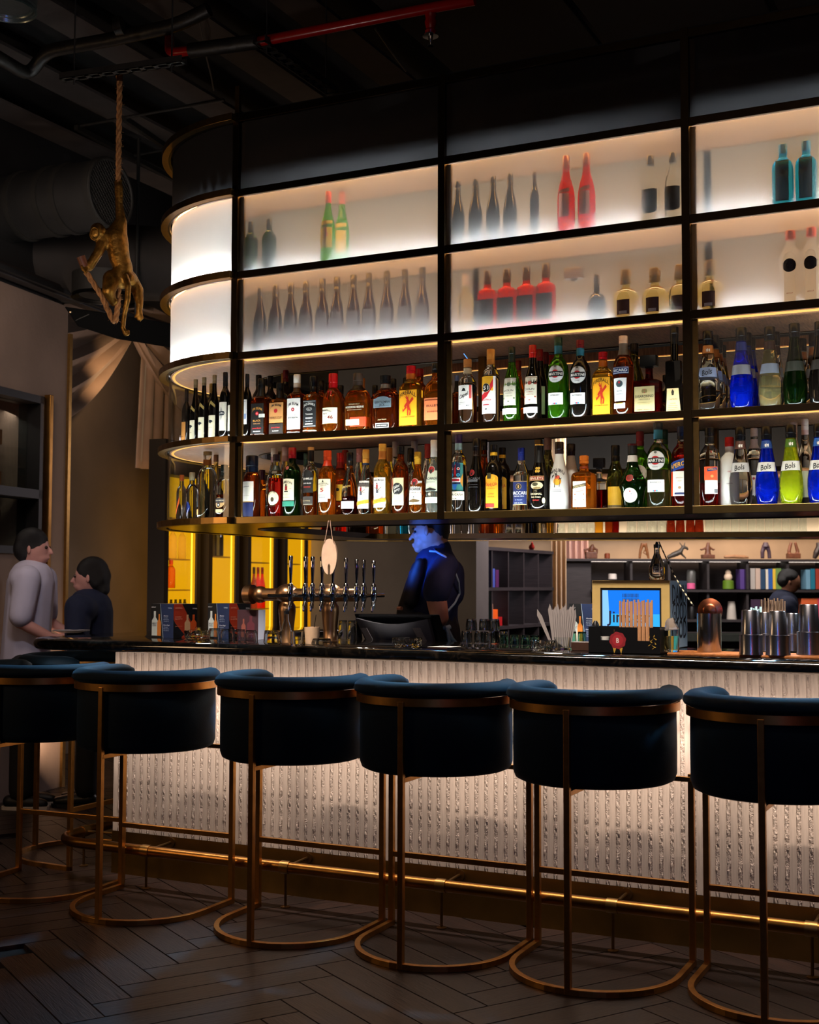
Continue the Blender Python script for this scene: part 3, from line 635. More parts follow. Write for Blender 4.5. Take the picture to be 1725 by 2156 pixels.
def bottle(label, px, top, wpx, zf, prof, gl, cap=('#111111', .86), dec=(), Y=5.115, fill=None, liq=None, sy=None, ex=2, rz=0, group='bottles', pos=None, hh=None, name='liquor_bottle', capw=1.12, capex=2, X=None):
    if pos is None:
        p = at(px, top, Y=Y); d = p.dot(_f)-CH*_f.z; Rr = wpx/2*d/FPX; h = p.z-zf; x, y = p.x, Y
    else: x, y = pos; h = hh; Rr = wpx
    t = thing(name, label, 'bottle', (x, y, zf+.0005), rz, group)
    pr = PROF[prof]
    if sy is None: sy = 1 if ex == 2 else .8
    zc = cap[1]; body = refine(pr, zc)
    def ringset(scale, zt, z0=0):
        rs = []
        for r, z in body:
            if z < z0: continue
            if z > zt: rs.append([(a, b*(sy if r > .62 else 1), zt*h) for a, b in superell(prof_at(pr, zt)*Rr*scale, 20, ex if r > .62 else 2)]); break
            e = ex if r > .62 else 2
            rs.append([(a, b*(sy if r > .62 else 1), z*h) for a, b in superell(r*Rr*scale, 20, e)])
        return rs
    full = fill is None
    ob('body', MB().rings(ringset(1, 9)), G[gl if full else 'clear'] if gl in G else gl, t, smooth=45)
    if not full: ob('liquid', MB().rings(ringset(.93, fill, .012)), G[liq or gl], t, smooth=45)
    nr = prof_at(pr, zc)*Rr*capw; cz = zc*h; ch = (1-zc)*h
    if capex == 2:
        cm = MB().lathe([(nr*.97, cz-.0015), (nr, cz+ch*.05), (nr, cz+ch*.28), (nr*.95, cz+ch*.30), (nr*.95, cz+ch*.34), (nr, cz+ch*.36), (nr, cz+ch*.94), (nr*.9, cz+ch)], 16)
    else:
        cw = capex; cm = MB().lathe([(nr, cz-.001), (nr, cz+ch*.1), (cw*Rr*.98, cz+ch*.12), (cw*Rr, cz+ch*.2), (cw*Rr, cz+ch*.9), (cw*Rr*.95, cz+ch)], 20, ex=8, sy=.7)
    ob('cap', cm, mat('cap_'+cap[0].lstrip('#'), cap[0], .32, noise=.06, nscale=60), t, smooth=35)
    if len(cap) > 2:   # neck sleeve colour, from z
        for (c_, za, zb_) in cap[2:]:
            ob('neck_sleeve', MB().lathe([(prof_at(pr, za)*Rr*1.03+.0006, za*h), (prof_at(pr, (za+zb_)/2)*Rr*1.03+.0006, (za+zb_)/2*h), (prof_at(pr, zb_)*Rr*1.03+.0006, zb_*h)], 16, cap=False), paint(c_, .4), t, smooth=40)
    if dec:
        L, T, cols = MB(), MB(), ([], [])
        decals(L, T, cols, dec, Rr, h, pr, sy, ex)
        lb = ob('label', L, [paint(c) for c in cols[0]], t, fix=False) if L.v else t
        if T.v: ob('lettering', T, [paint(c) for c in cols[1]], lb, fix=False)
    return t
def orient(l): return l
ZA, ZBt = 2.093, 1.712
W_, K_ = '#f2ece2', '#121214'
gA = 'bottles on the upper shelf'; gB = 'bottles on the lower shelf'
# ---- upper shelf, first bay
bottle('dark wine bottle with a narrow white back label beside the corner post, upper shelf', 521, 788, 20, ZA, 'wine', 'black', ('#10131a', .80), [('r', -.45, .22, .55, .6, W_), ('t', 'ULIA', .0, .57, .2, '#2c3a6a'), ('r', -.05, .30, .4, .38, '#8a97b8')], group=gA)
bottle('short amber bottle with black label, red seal and grey paper band, upper shelf', 551, 798, 38, ZA, 'square', 'brown', ('#0e0e0e', .85, ('#191512', .70, .85)), [('r', -.82, .06, .82, .57, '#1b1715'), ('a', 'JIM BEAM', 0, .49, .28, '#c88a3c', 1.3, .03), ('d', 0, .40, .2, '#c8202a'), ('d', 0, .40, .1, '#f08080'), ('t', 'BLACK', 0, .28, .22, '#c88a3c', 1.0), ('t', 'EXTRA AGED', 0, .23, .12, '#b08050', .9), ('r', .25, .33, .95, .39, '#c9c4bb'), ('t', 'James Beam', 0, .155, .13, '#e02020', 1.1), ('t', 'BOURBON', 0, .10, .12, W_, .9)], ex=7, sy=.85, group=gA)
bottle('amber bottle with wood-brown label, red seal and black foot band, upper shelf', 590, 807, 38, ZA, 'square', 'amber', ('#0e0e0e', .86, ('#1c1512', .72, .86)), [('r', -.9, .25, .9, .62, '#c98a50'), ('r', -.9, .05, .9, .235, '#2a2320'), ('a', 'JIM BEAM', 0, .58, .26, K_, 1.35, .03), ('d', 0, .47, .22, '#b01822'), ('t', "DEVIL'S CUT", 0, .34, .26, '#3a1408', 1.6), ('t', 'James B. Beam', 0, .165, .13, '#e02020', 1.1), ('t', '90 PROOF', 0, .10, .11, W_, .8)], ex=7, sy=.85, group=gA)
bottle('bottle with tall white label, red seal and white cap, upper shelf', 626, 789, 35, ZA, 'square', 'brown', ('#efe8de', .79, ('#5a3a20', .70, .79)), [('r', -.92, .10, .92, .60, W_), ('a', 'JIM BEAM', -.05, .52, .34, K_, 1.5, .035), ('d', -.05, .42, .22, '#b81824'), ('d', -.05, .42, .1, '#f0c0c0'), ('t', 'BOURBON', -.02, .285, .24, K_, 1.35), ('t', 'KENTUCKY STRAIGHT', 0, .33, .1, '#404040', 1.1), ('t', 'WHISKEY', 0, .24, .09, '#804040', .9)], ex=7, sy=.85, group=gA)
bottle('square bottle with black label, white scrollwork and pale medallion on its shoulder, upper shelf', 661, 793, 37, ZA, 'square', 'amber', ('#0c0c0c', .74), [('r', -.85, .12, .85, .58, '#17181b'), ('r', -.80, .135, .80, .145, '#b8b8b8'), ('r', -.80, .555, .80, .563, '#b8b8b8'), ('a', "JACK DANIEL'S", 0, .52, .25, W_, 1.45, .035), ('d', 0, .43, .38, '#a7a7a4', .55), ('d', 0, .43, .31, '#17181b', .5), ('t', 'No.7', 0, .43, .16, W_, .4), ('t', 'Tennessee', 0, .345, .17, W_, .95), ('t', 'WHISKEY', 0, .275, .17, W_, .95), ('t', '70 cl 40% Vol', 0, .22, .12, '#d0d0d0', .9), ('r', -.5, .165, .5, .185, '#c0b8a8'), ('d', .02, .655, .17, '#d8d0c4')], ex=7, sy=.95, group=gA)
bottle('squat round bottle with dripping red wax neck and cream label reading 46, upper shelf', 702, 787, 44, ZA, 'dome', 'amber', ('#d8141c', .765), [('r', -.92, .16, .92, .42, '#efe2c6'), ('t', "Maker's", -.42, .38, .17, '#3a2418', .8), ('t', 'Mark', -.36, .325, .17, '#3a2418', .55), ('t', 'No', .22, .36, .17, '#3a2418', .25), ('t', '46', .22, .26, .34, '#7c1c14', .55), ('r', -.7, .275, -.15, .28, '#8a7050'), ('p', [(-.2, .70), (-.06, .55), (.02, .70)], '#d8141c'), ('p', [(.1, .70), (.2, .58), (.28, .70)], '#d8141c')], capw=1.25, group=gA)
bottle('broad arch-shouldered amber bottle with white slip on a red band, upper shelf', 754, 787, 57, ZA, 'dome', 'amber', ('#54463e', .80, ('#181412', .70, .80)), [('t', 'WOODFORD RESERVE', 0, .42, .15, '#e8dcc8', 1.5), ('t', "DISTILLER'S SELECT", 0, .47, .09, '#c8b898', .9), ('t', 'KENTUCKY STRAIGHT BOURBON', 0, .375, .07, '#c8b898', 1.2), ('r', -.35, .09, 1.05, .25, '#e2401c'), ('r', -.72, .115, .42, .215, '#f0ddc8'), ('r', -.62, .15, -.2, .155, '#b08868'), ('r', .05, .15, .35, .155, '#b08868')], sy=.55, ex=4, capw=1.2, group=gA)
bottle('broad bottle with grey arched label and black cap, upper shelf', 812, 791, 58, ZA, 'dome', 'brown', ('#111010', .86, ('#8c8478', .765, .84)), [('r', -.75, .41, .7, .575, '#6d7d86'), ('d', -.02, .55, .6, '#6d7d86', .42), ('t', 'GENTLEMAN', -.02, .51, .17, '#16181c', 1.25), ('t', 'JACK', -.02, .46, .17, '#16181c', .45), ('r', -.62, .432, .58, .437, '#2b333a'), ('t', 'Jasper Newton', 0, .20, .1, '#d0b890', .7), ('r', -.55, .045, .55, .135, '#c8c0b8'), ('r', -.48, .06, .48, .12, '#2e2c2c'), ('t', 'RARE WHISKEY', 0, .09, .08, W_, .8)], sy=.5, ex=4, capw=1.35, group=gA)
FB = [('r', -.82, .06, .8, .61, '#f2a414'), ('a', 'FIREBALL', 0, .575, .33, '#281004', 1.5, .06), ('t', 'CINNAMON WHISKY', 0, .19, .13, '#7c2408', 1.35), ('d', 0, .44, .13, '#c02c10'), ('p', [(-.08, .44), (.12, .44), (.16, .33), (-.02, .30), (-.12, .36)], '#c02c10'), ('p', [(.1, .42), (.42, .50), (.55, .46), (.14, .38)], '#c02c10'), ('p', [(-.1, .42), (-.34, .36), (-.26, .33), (-.04, .38)], '#c02c10'), ('p', [(.0, .31), (.2, .28), (.12, .21), (.26, .215), (.3, .285), (.16, .34)], '#c02c10'), ('p', [(-.04, .31), (-.06, .22), (.05, .20), (.08, .31)], '#c02c10'), ('p', [(-.1, .33), (-.45, .26), (-.5, .33), (-.42, .30), (-.14, .355)], '#c02c10'), ('p', [(-.1, .46), (-.3, .52), (-.12, .49), (-.2, .55), (0, .49), (.05, .54), (.08, .46)], '#c02c10')]
bottle('flat amber bottle, yellow label with red dancing figure, first bay, upper shelf', 866, 771, 50, ZA, 'flat', 'honey', ('#b00c14', .88, ('#c86418', .79, .88)), FB, ex=6, sy=.6, group=gA)
bottle('red-capped amber bottle peeking out behind the yellow-labelled one, first bay, upper shelf', 884, 777, 40, ZA, 'flat', 'amber', ('#a01018', .88), ex=6, sy=.6, Y=5.23, group=gA)
bottle('stippled amber bottle with slanting orange label at the first inner post, upper shelf', 917, 766, 46, ZA, 'dome', 'amber', ('#121010', .86), [('r', -.9, .12, .95, .46, '#e07a48'), ('t', 'BULLEIT', .0, .34, .2, '#401008', 1.2), ('t', 'BOURBON', .0, .25, .15, '#601808', 1.0), ('r', -.8, .42, .8, .43, '#7a2810')], sy=.62, ex=4, group=gA)
for px, top, yy, l, c in ((545, 790, 5.27, 'black bottle standing in the gloom behind the black-labelled bourbon, upper shelf', '#0c0c0e'), (570, 792, 5.30, 'tall black bottle behind and between the first two whiskeys, upper shelf', '#0b0b0b'), (602, 780, 5.30, 'bottle with dark red cap behind the white-labelled bourbon, upper shelf', '#6c0c14'), (677, 802, 5.25, 'bottle with black cap just behind the square black-labelled whiskey, upper shelf', '#101010'), (691, 807, 5.3, 'black-capped bottle half hidden by the red wax bottle, upper shelf', '#101010'), (718, 812, 5.25, 'black-capped bottle right behind the red wax bottle, upper shelf', '#101012'), (763, 797, 5.28, 'pale-necked bottle with small gold cap behind the arch-shouldered bottle, upper shelf', '#d89a50'), (790, 812, 5.22, 'black-capped bottle between the two broad bottles, upper shelf', '#141210'), (829, 798, 5.24, 'black-capped amber bottle behind the grey-labelled broad bottle, upper shelf', '#141414'), (855, 796, 5.28, 'black-capped bottle left behind the yellow-labelled flat bottle, upper shelf', '#121212')):
    bottle(l, px, top, 30, ZA, 'wine', 'brown' if px > 660 else 'black', (c, .84), Y=yy, group=gA)
# ---- upper shelf, second bay
bottle('clear bottle with white script label and silver pouring spout, upper shelf', 985, 757, 39, ZA, 'round', 'clear', ('#b8763c', .88, ('#d8c8a8', .78, .86)), [('r', -.88, .24, .9, .60, W_), ('r', .55, .40, .82, .60, '#d8544c'), ('p', [(-.3, .51), (-.1, .56), (.1, .55), (.2, .51)], '#191919'), ('t', 'Capel', -.08, .45, .42, '#191919', 1.05, 0, .06), ('t', '40°', .42, .295, .2, '#191919', .4), ('r', -.7, .34, .2, .345, '#a09888'), ('r', -.7, .315, .1, .32, '#a09888')], group=gA)
o = at(984, 760, Y=5.11); tag(ob('pour_spout', MB().tube([(o.x, 5.115, o.z-.01), (o.x, 5.11, o.z+.012), (o.x-.012, 5.10, o.z+.032)], [.006, .004, .003], 8), CHROME, smooth=True), 'curved metal pouring spout in the clear bottle with script label', 'spout')
bottle('clear bottle with yellow, white and red label reading 51, copper cap, upper shelf', 1034, 736, 38, ZA, 'round', 'clear', ('#c07a30', .80), [('r', -.92, .14, .92, .63, W_), ('r', -.92, .44, .62, .63, '#f0b020'), ('p', [(-.92, .38), (-.1, .44), (.62, .60), (.62, .50), (-.1, .36), (-.92, .30)], '#d02028'), ('d', -.2, .48, .5, '#f0d8b0'), ('d', -.2, .48, .46, '#16130f'), ('t', '51', -.2, .48, .44, W_, .62), ('t', 'Cachaça', -.12, .325, .24, '#c82028', 1.05), ('r', -.55, .25, .2, .262, '#b81828'), ('d', -.15, .20, .14, '#191919', .5)], group=gA)
DOL = lambda c: [('r', -.85, .23, .82, .585, '#e8dec6'), ('r', -.8, .24, .77, .243, c), ('r', -.8, .572, .77, .576, c), ('r', -.8, .24, -.77, .576, c), ('r', .74, .24, .77, .576, c), ('d', -.02, .50, .22, c), ('t', 'DOLIN', -.02, .42, .22, '#23201c', 1.05), ('t', 'CHAMBERY', 0, .385, .08, c, .8), ('t', 'VERMOUTH', 0, .35, .11, c, .8), ('d', -.6, .49, .1, c), ('d', .58, .49, .1, c), ('d', -.6, .32, .1, c), ('d', .58, .32, .1, c), ('d', 0, .28, .12, c, .5), ('r', -.85, .115, .82, .19, '#f0e6da')]
bottle('green wine-shaped bottle with cream scroll label, dark green cap, upper shelf', 1078, 731, 37, ZA, 'burg', 'green', ('#16221a', .86, ('#1a241c', .80, .86)), DOL('#6c7a5c'), group=gA)
bottle('dark wine-shaped bottle with cream and red scroll label, red cap, upper shelf', 1122, 727, 37, ZA, 'burg', 'black', ('#c01c18', .84), DOL('#b04838'), group=gA)
bottle('red-capped dark bottle with pale green side label behind the red-labelled vermouth, upper shelf', 1137, 736, 34, ZA, 'burg', 'black', ('#9c1418', .85), [('r', .3, .13, 1.0, .5, '#b8c088')], Y=5.2, group=gA)
bottle('dark bottle with dark red cap, rearmost of the red-capped wine-shaped ones, upper shelf', 1149, 742, 34, ZA, 'burg', 'dgreen', ('#6c1014', .84), Y=5.28, group=gA)
bottle('amber bottle with red cap glimpsed behind the green vermouth, upper shelf', 1092, 760, 30, ZA, 'burg', 'amber', ('#7c1418', .86), Y=5.3, group=gA)
bottle('bottle with red cap glimpsed left of the round-labelled green bottle, upper shelf', 1163, 748, 34, ZA, 'burg', 'amber', ('#b01818', .86), Y=5.34, group=gA)
bottle('brown bottle with black neck and pale blue stopper behind the post, upper shelf', 962, 791, 22, ZA, 'square', 'brown', ('#7c94c4', .90, ('#101010', .70, .90)), Y=5.25, ex=6, group=gA)
def MAR(word): return [('d', 0, .55, .82, '#c8c6c2'), ('d', 0, .55, .76, '#dcdad6'), ('d', 0, .55, .38, '#c81c20'), ('r', -.72, .518, .72, .582, '#15181c'), ('t', 'MARTINI', 0, .55, .26, W_, 1.3), ('d', 0, .645, .12, '#60645c', .9), ('t', 'TORINO', 0, .475, .09, '#505050', .5), ('r', -.75, .185, .72, .325, W_), ('t', word, 0, .295, .13, '#20242c', .9), ('t', 'm. rossi', .18, .235, .12, '#507888', .7), ('r', -.2, .188, -.08, .205, '#2088b0'), ('r', -.08, .188, .06, .205, '#d02430'), ('r', .06, .188, .2, .205, '#2088b0')]
SL = lambda b: ((b, .80, .87),)
bottle('bright green bottle with round white label and red disc, upper shelf', 1176, 711, 45, ZA, 'martini', 'green', ('#1e3a26', .90, ('#287088', .80, .90)), MAR('EXTRA DRY'), group=gA)
bottle('near-black bottle with round white label and red disc, upper shelf', 1222, 716.5, 45, ZA, 'martini', 'black', ('#6c1418', .90, ('#287088', .80, .90)), MAR('ROSSO'), group=gA)
bottle('flat amber bottle, yellow label with red dancing figure, second bay, upper shelf', 1270, 742, 46, ZA, 'flat', 'honey', ('#a80c14', .89, ('#c86418', .78, .87)), FB, ex=6, sy=.6, group=gA)
bottle('brown bottle with blue name band over white crest label, upper shelf', 1313, 708, 44, ZA, 'round', 'brown', ('#d8b090', .91, ('#6c645c', .76, .91)), [('r', -.98, .52, .78, .61, '#14285c'), ('r', -.94, .53, .74, .60, '#e8e4e0'), ('r', -.91, .535, .71, .595, '#14285c'), ('t', 'RICARD', -.1, .565, .26, W_, 1.45), ('p', [(-.8, .47), (.55, .47), (.45, .19), (-.68, .19)], '#e8e6e0'), ('d', -.13, .40, .33, '#3c4c50'), ('d', -.13, .415, .1, '#c01c28'), ('t', 'PASTIS', -.13, .31, .11, '#333333', .5), ('t', 'DE MARSEILLE', -.13, .275, .09, '#444444', .7), ('t', 'Paul Ricard', -.13, .215, .1, '#223355', .7), ('r', -.7, .10, .4, .165, '#e4e6ee'), ('r', -.5, .155, .2, .165, '#e0b030')], group=gA)
bottle('olive bottle with tall dark neck, half hidden behind the blue-banded bottle, upper shelf', 1336, 724, 44, ZA, 'burg', 'olive', ('#28241c', .90), Y=5.25, group=gA)
bottle('square red-brown decanter with very wide black square stopper and beige label, upper shelf', 1367, 750, 60, ZA, 'decant', 'dred', ('#141210', .80), [('r', -.82, .06, .62, .47, '#a08f63'), ('d', 0-.1, .39, .14, '#8c2418'), ('d', -.2, .39, .1, '#6c5c34', 1.4), ('d', 0, .39, .1, '#6c5c34', 1.4), ('t', 'DISARONNO', -.1, .305, .18, '#14100c', 1.3), ('t', 'ORIGINALE', -.1, .255, .09, '#3c3018', .8), ('r', -.6, .2, .4, .205, '#6c5c34'), ('r', -.5, .175, .3, .18, '#6c5c34'), ('t', '28% 700ml', -.1, .085, .08, '#3c3018', 1.1)], ex=8, sy=.9, capex=.62, group=gA)
bottle('dark bottle between the wide-stoppered decanter and the tall square bottle, upper shelf', 1402, 790, 30, ZA, 'wine', 'dgreen', ('#0c0c0c', .80), Y=5.3, group=gA)
bottle('tall black square bottle with flared cream label at its foot, upper shelf', 1420, 689, 34, ZA, 'slab', 'black', ('#0e0e0e', .88, ('#0e0e0e', .80, .88)), [('p', [(-.85, .015), (.95, .015), (.72, .29), (-.72, .29)], '#d9be86'), ('p', [(-.18, .25), (0, .28), (.18, .25), (.12, .21), (-.12, .21)], '#2c2416'), ('t', 'CARTRON', 0, .165, .17, '#4c3c1c', 1.1), ('t', 'CASSIS', 0, .12, .13, '#5c4c28', .7), ('r', -.6, .09, .6, .095, '#8c7440'), ('r', -.6, .07, .6, .075, '#8c7440'), ('r', -.6, .05, .6, .055, '#8c7440')], ex=8, sy=1, group=gA)
# ---- upper shelf, third bay: pinched-waist bottles
def BOLS(label, px, top, w, zf, gl, band='#d8d4cc', neck=('#b06830', .72, .82), Y=5.115, script=True, group=gA, fill=None, liq=None):
    d = [('r', -1.0, .425, 1.0, .545, band)]
    if script: d += [('t', 'Bols', .05, .485, .5, '#1c1c20', .85, 0, .03)]
    d += [('r', -.1, .74, .25, .79, W_)] if neck else []
    return bottle(label, px, top, w, zf, 'bols', gl, ('#0e0f12', .84)+((neck,) if neck else ()), d, Y=Y, group=group, fill=fill, liq=liq)
BOLS('clear bulbous bottle with grey-blue script band, foremost in the third bay, upper shelf', 1491, 698, 49, ZA, 'clear', '#8c98b4')
for px, top, yy, l in ((1504, 707, 5.2, 'second'), (1512, 717, 5.28, 'third'), (1519, 728, 5.36, 'fourth')): BOLS('clear bulbous bottle, %s in line behind the foremost clear one, upper shelf' % l, px, top, 46, ZA, 'clear', '#8c98b4', Y=yy, script=False)
BOLS('royal blue bulbous bottle with black cap and grey band, foremost, upper shelf', 1561, 691, 51, ZA, 'blue', '#8c8c94', ('#20306c', .72, .82), script=False)
for px, top, yy, l in ((1572, 702, 5.2, 'second'), (1580, 712, 5.28, 'third')): BOLS('royal blue bulbous bottle, %s in line behind the foremost blue one, upper shelf' % l, px, top, 48, ZA, 'blue', '#8c8c94', ('#20306c', .72, .82), Y=yy, script=False)
BOLS('clear bulbous bottle with yellowish gleam and dark brown neck label, upper shelf', 1621, 689, 50, ZA, 'straw', '#9098a8', ('#3a2420', .72, .82), script=False)
BOLS('clear bulbous bottle behind the one with dark brown neck label, upper shelf', 1632, 700, 46, ZA, 'clear', '#9098a8', ('#3a2420', .72, .82), Y=5.21, script=False)
BOLS('very dark green bulbous bottle, upper shelf near the right edge of the photo', 1673, 682, 50, ZA, 'dgreen', '#3c4038', None, script=False)
BOLS('clear bulbous bottle with orange neck label behind the dark green one, upper shelf', 1688, 714, 46, ZA, 'clear', '#a0a4ac', Y=5.32, script=False)
BOLS('clear bulbous bottle left behind the black one at the right edge, upper shelf', 1714, 703, 46, ZA, 'clear', '#a0a4ac', Y=5.27, script=False)
BOLS('black bulbous bottle cut by the right edge of the photo, upper shelf', 1727, 678, 50, ZA, 'black', '#3c3834', None, script=False)
# ---- lower shelf, first bay
bottle('dark amber bottle with navy cap, white label and blue foot, lower shelf', 531, 960, 36, ZBt, 'round', 'brown', ('#0c1426', .74), [('r', -1.0, .26, .78, .58, '#e2d6c4'), ('t', 'Glendronach', -.2, .50, .16, '#26262c', .9, 0, .01), ('r', -1.0, .25, .78, .262, '#b08040'), ('r', -.95, .02, .75, .245, '#060f3c'), ('r', -.6, .35, .3, .354, '#908070')], group=gB)
bottle('clear bottle with white, red-lined cap behind the oval-labelled bottle, lower shelf', 578, 944, 36, ZBt, 'burg', 'clear', ('#e8dccc', .88, ('#c8a0a0', .80, .88)), [('r', .1, .1, .9, .5, '#c8c0b4')], Y=5.22, group=gB)
bottle('clear bottle with pinkish white cap behind and left of the green whiskey, lower shelf', 601, 941, 36, ZBt, 'burg', 'clear', ('#e0b8a8', .88, ('#c89888', .80, .88)), Y=5.25, group=gB)
bottle('red liquor bottle with oval cream label and dark cap, lower shelf', 582, 957, 32, ZBt, 'round', 'red', ('#2c1c20', .90, ('#26302c', .74, .82)), [('d', .05, .30, .88, '#5c7c54', 1.05), ('d', .05, .30, .84, '#ecdcb4', 1.05), ('a', "MICHTER'S", .05, .40, .24, '#3c2c18', 1.1, .05), ('d', .05, .28, .24, '#3c3020', 1.3), ('t', 'STRAIGHT RYE', .05, .18, .14, '#3c2c18', 1.0), ('t', 'US*1', .5, .30, .12, '#a03020', .3), ('r', -.1, .69, .55, .73, '#5c5040')], fill=.62, liq='red', group=gB)
bottle('dark green bottle with cream label and red crest, red cap, lower shelf', 616, 943, 37, ZBt, 'round', 'dgreen', ('#a0141c', .85), [('r', -1.05, .235, .75, .54, '#efe4c0'), ('d', -.15, .53, .88, '#efe4c0', .15), ('a', 'JAMESON', -.2, .50, .27, '#1c2014', 1.45, .025), ('r', -.38, .38, -.02, .44, '#8c1c20'), ('d', -.2, .455, .12, '#30281c'), ('r', -.48, .355, .08, .37, '#2c2818'), ('t', 'TRIPLE DISTILLED', -.2, .325, .09, '#5c5030', 1.1), ('t', 'IRISH WHISKEY', -.2, .275, .1, '#2c2c1c', 1.1), ('t', '1780', .3, .40, .1, '#a08040', .35), ('r', -1.05, .15, .75, .225, '#2c7860'), ('d', -.1, .70, .2, '#9c4c40')], group=gB)
bottle('bottle with arched black label and black neck, lower shelf', 655, 942, 31, ZBt, 'round', 'amber', ('#c08848', .96, ('#14100e', .80, .96)), [('r', -1.0, .34, .85, .58, '#1d1c1d'), ('d', -.08, .58, .9, '#1d1c1d', .9), ('t', 'BUSHMILLS', -.08, .54, .26, W_, 1.65), ('t', 'BLACK BUSH', -.08, .475, .18, W_, 1.3), ('r', -.6, .41, .5, .435, '#7c2820'), ('r', -.95, .16, .8, .285, '#3a332d'), ('r', -.9, .17, .75, .175, '#a89878'), ('t', 'Irish Whiskey', -.08, .225, .14, '#c8b080', 1.1)], fill=.36, liq='amber', group=gB)
bottle('bright amber bottle, cream label with a large red five, lower shelf', 690, 949, 38, ZBt, 'round', 'amber', ('#e04818', .86, ('#c8300c', .76, .86)), [('r', -.95, .26, .85, .56, '#f2e8c8'), ('r', -.8, .21, .55, .33, '#b8b4b0'), ('a', 'ANGOSTURA', -.05, .49, .2, '#2c241c', 1.4, .01), ('p', [(-.12, .51), (0, .55), (.1, .51)], '#2c2818'), ('t', '5', -.12, .395, .46, '#b01c24', .42), ('t', 'CARIBBEAN RUM', -.05, .455, .08, '#6c5c4c', .9), ('t', 'SUPERIOR', -.1, .28, .09, '#606060', .8)], group=gB)
bottle('red-capped bottle with yellow side label behind the large red five, lower shelf', 717, 954, 36, ZBt, 'round', 'amber', ('#c01c14', .86, ('#98140c', .76, .86)), [('r', -.3, .25, .9, .5, '#f0c030'), ('d', .2, .42, .2, '#20180c')], Y=5.2, group=gB)
bottle('clear bottle, gold script and blank white strip, lower shelf', 737, 953, 35, ZBt, 'cone', 'brown', ('#0e0c0c', .80), [('t', 'Zacapa', -.1, .46, .3, '#c8a050', 1.3, 0, .02), ('t', '23', -.1, .37, .24, '#a06838', .4), ('r', -1.05, .11, 1.0, .225, '#f6efe6'), ('t', 'RUM', -.1, .26, .09, W_, .5)], fill=.30, liq='dred', group=gB)
def CM(gold): return [('r', -1.0, .10, .8, .52, W_), ('t', 'Captain Morgan', -.12, .485, .2, '#3a3c48', 1.55), ('r', -.3, .36, -.08, .42, '#b01c20'), ('d', -.19, .435, .08, '#6c3020'), ('r', -.28, .30, -.14, .36, '#203060'), ('r', -.1, .30, .0, .345, '#202024'), ('p', [(-.55, .39), (.35, .335), (.35, .33), (-.55, .38)], '#8c6c40'), ('p', [(.35, .39), (-.45, .31), (-.45, .305), (.35, .38)], '#8c6c40'), ('t', 'Spiced Gold' if gold else 'White Rum', -.12, .25, .17, '#c03038' if gold else '#4c8cc0', 1.2), ('p', [(-1.0, .14), (.8, .18), (.8, .235), (-1.0, .20)], '#d89a28'), ('t', 'CAPTAIN', -.1, .19, .08, '#5c3c10', .8, 0, .02)]
bottle('colourless bottle with white label of a red-coated sailor, lower shelf', 771, 947, 35, ZBt, 'cone', 'clear', ('#d8963c', .80, ('#24304c', .765, .80)), CM(False), group=gB)
bottle('golden bottle with white label of a small red-coated sailor, lower shelf', 806, 935, 37, ZBt, 'round', 'honey', ('#d89a3c', .90, ('#c87830', .78, .90)), CM(True), group=gB)
bottle('bottle with dark cap, cream label and big charcoal disc with white script, lower shelf', 844, 940, 35, ZBt, 'round', 'brown', ('#141210', .89), [('r', -1.05, .13, .82, .53, '#ecd6a8'), ('d', 0, .37, .72, '#242426'), ('d', 0, .37, .66, '#34342f'), ('d', 0, .37, .64, '#242426'), ('t', 'Sailor', -.05, .405, .36, W_, .85, 0, .05), ('t', 'Jerry', -.0, .355, .33, W_, .75, 0, .05), ('t', 'SPICED', 0, .29, .1, W_, .4), ('p', [(-1.0, .50), (-.7, .52), (-.6, .42), (-.85, .36)], '#c0584c'), ('t', 'CARIBBEAN RUM', 0, .19, .09, '#805c30', 1.1)], group=gB)
BAT = lambda z: [('d', -.05, z, .44, '#d8d0c4'), ('d', -.05, z, .40, '#b4141c'), ('p', [(-.32, z+.02), (-.05, z-.01), (.22, z+.02), (.08, z-.045), (-.05, z-.06), (-.18, z-.045)], '#3a2a28')]
bottle('golden bottle with gold cap, grey label and red bat disc, lower shelf', 880, 952, 36, ZBt, 'cone', 'amber', ('#d0a030', .84, ('#c89428', .80, .84)), [('r', -1.0, .15, .88, .53, '#dcdad2')]+BAT(.51)+[('t', 'BACARDÍ', -.05, .395, .27, '#1c1818', 1.55), ('t', 'AÑEJO', -.05, .335, .12, '#40383c', .7), ('t', '4', -.05, .27, .2, '#1c1818', .18), ('p', [(-.8, .21), (-.05, .24), (.7, .21), (.5, .19), (-.05, .18), (-.6, .19)], '#5c4420')], group=gB)
bottle('clear bottle with white cap and red bat disc beside the post, lower shelf', 914, 927, 35, ZBt, 'cone', 'gin', ('#eae4da', .84, ('#ece8e0', .77, .84)), [('r', -1.0, .30, 1.0, .58, '#e2ead4')]+BAT(.595)+[('t', 'BACARDÍ', -.1, .475, .27, '#16181a', 1.7), ('t', 'CARTA BLANCA', -.05, .425, .11, '#404840', 1.1), ('p', [(-.8, .325), (-.05, .35), (.7, .325), (.5, .305), (-.6, .305)], '#1c1c18'), ('r', -.9, .14, .9, .22, '#c8ccb8'), ('d', -.1, .26, .17, '#b8b0a0')], group=gB)
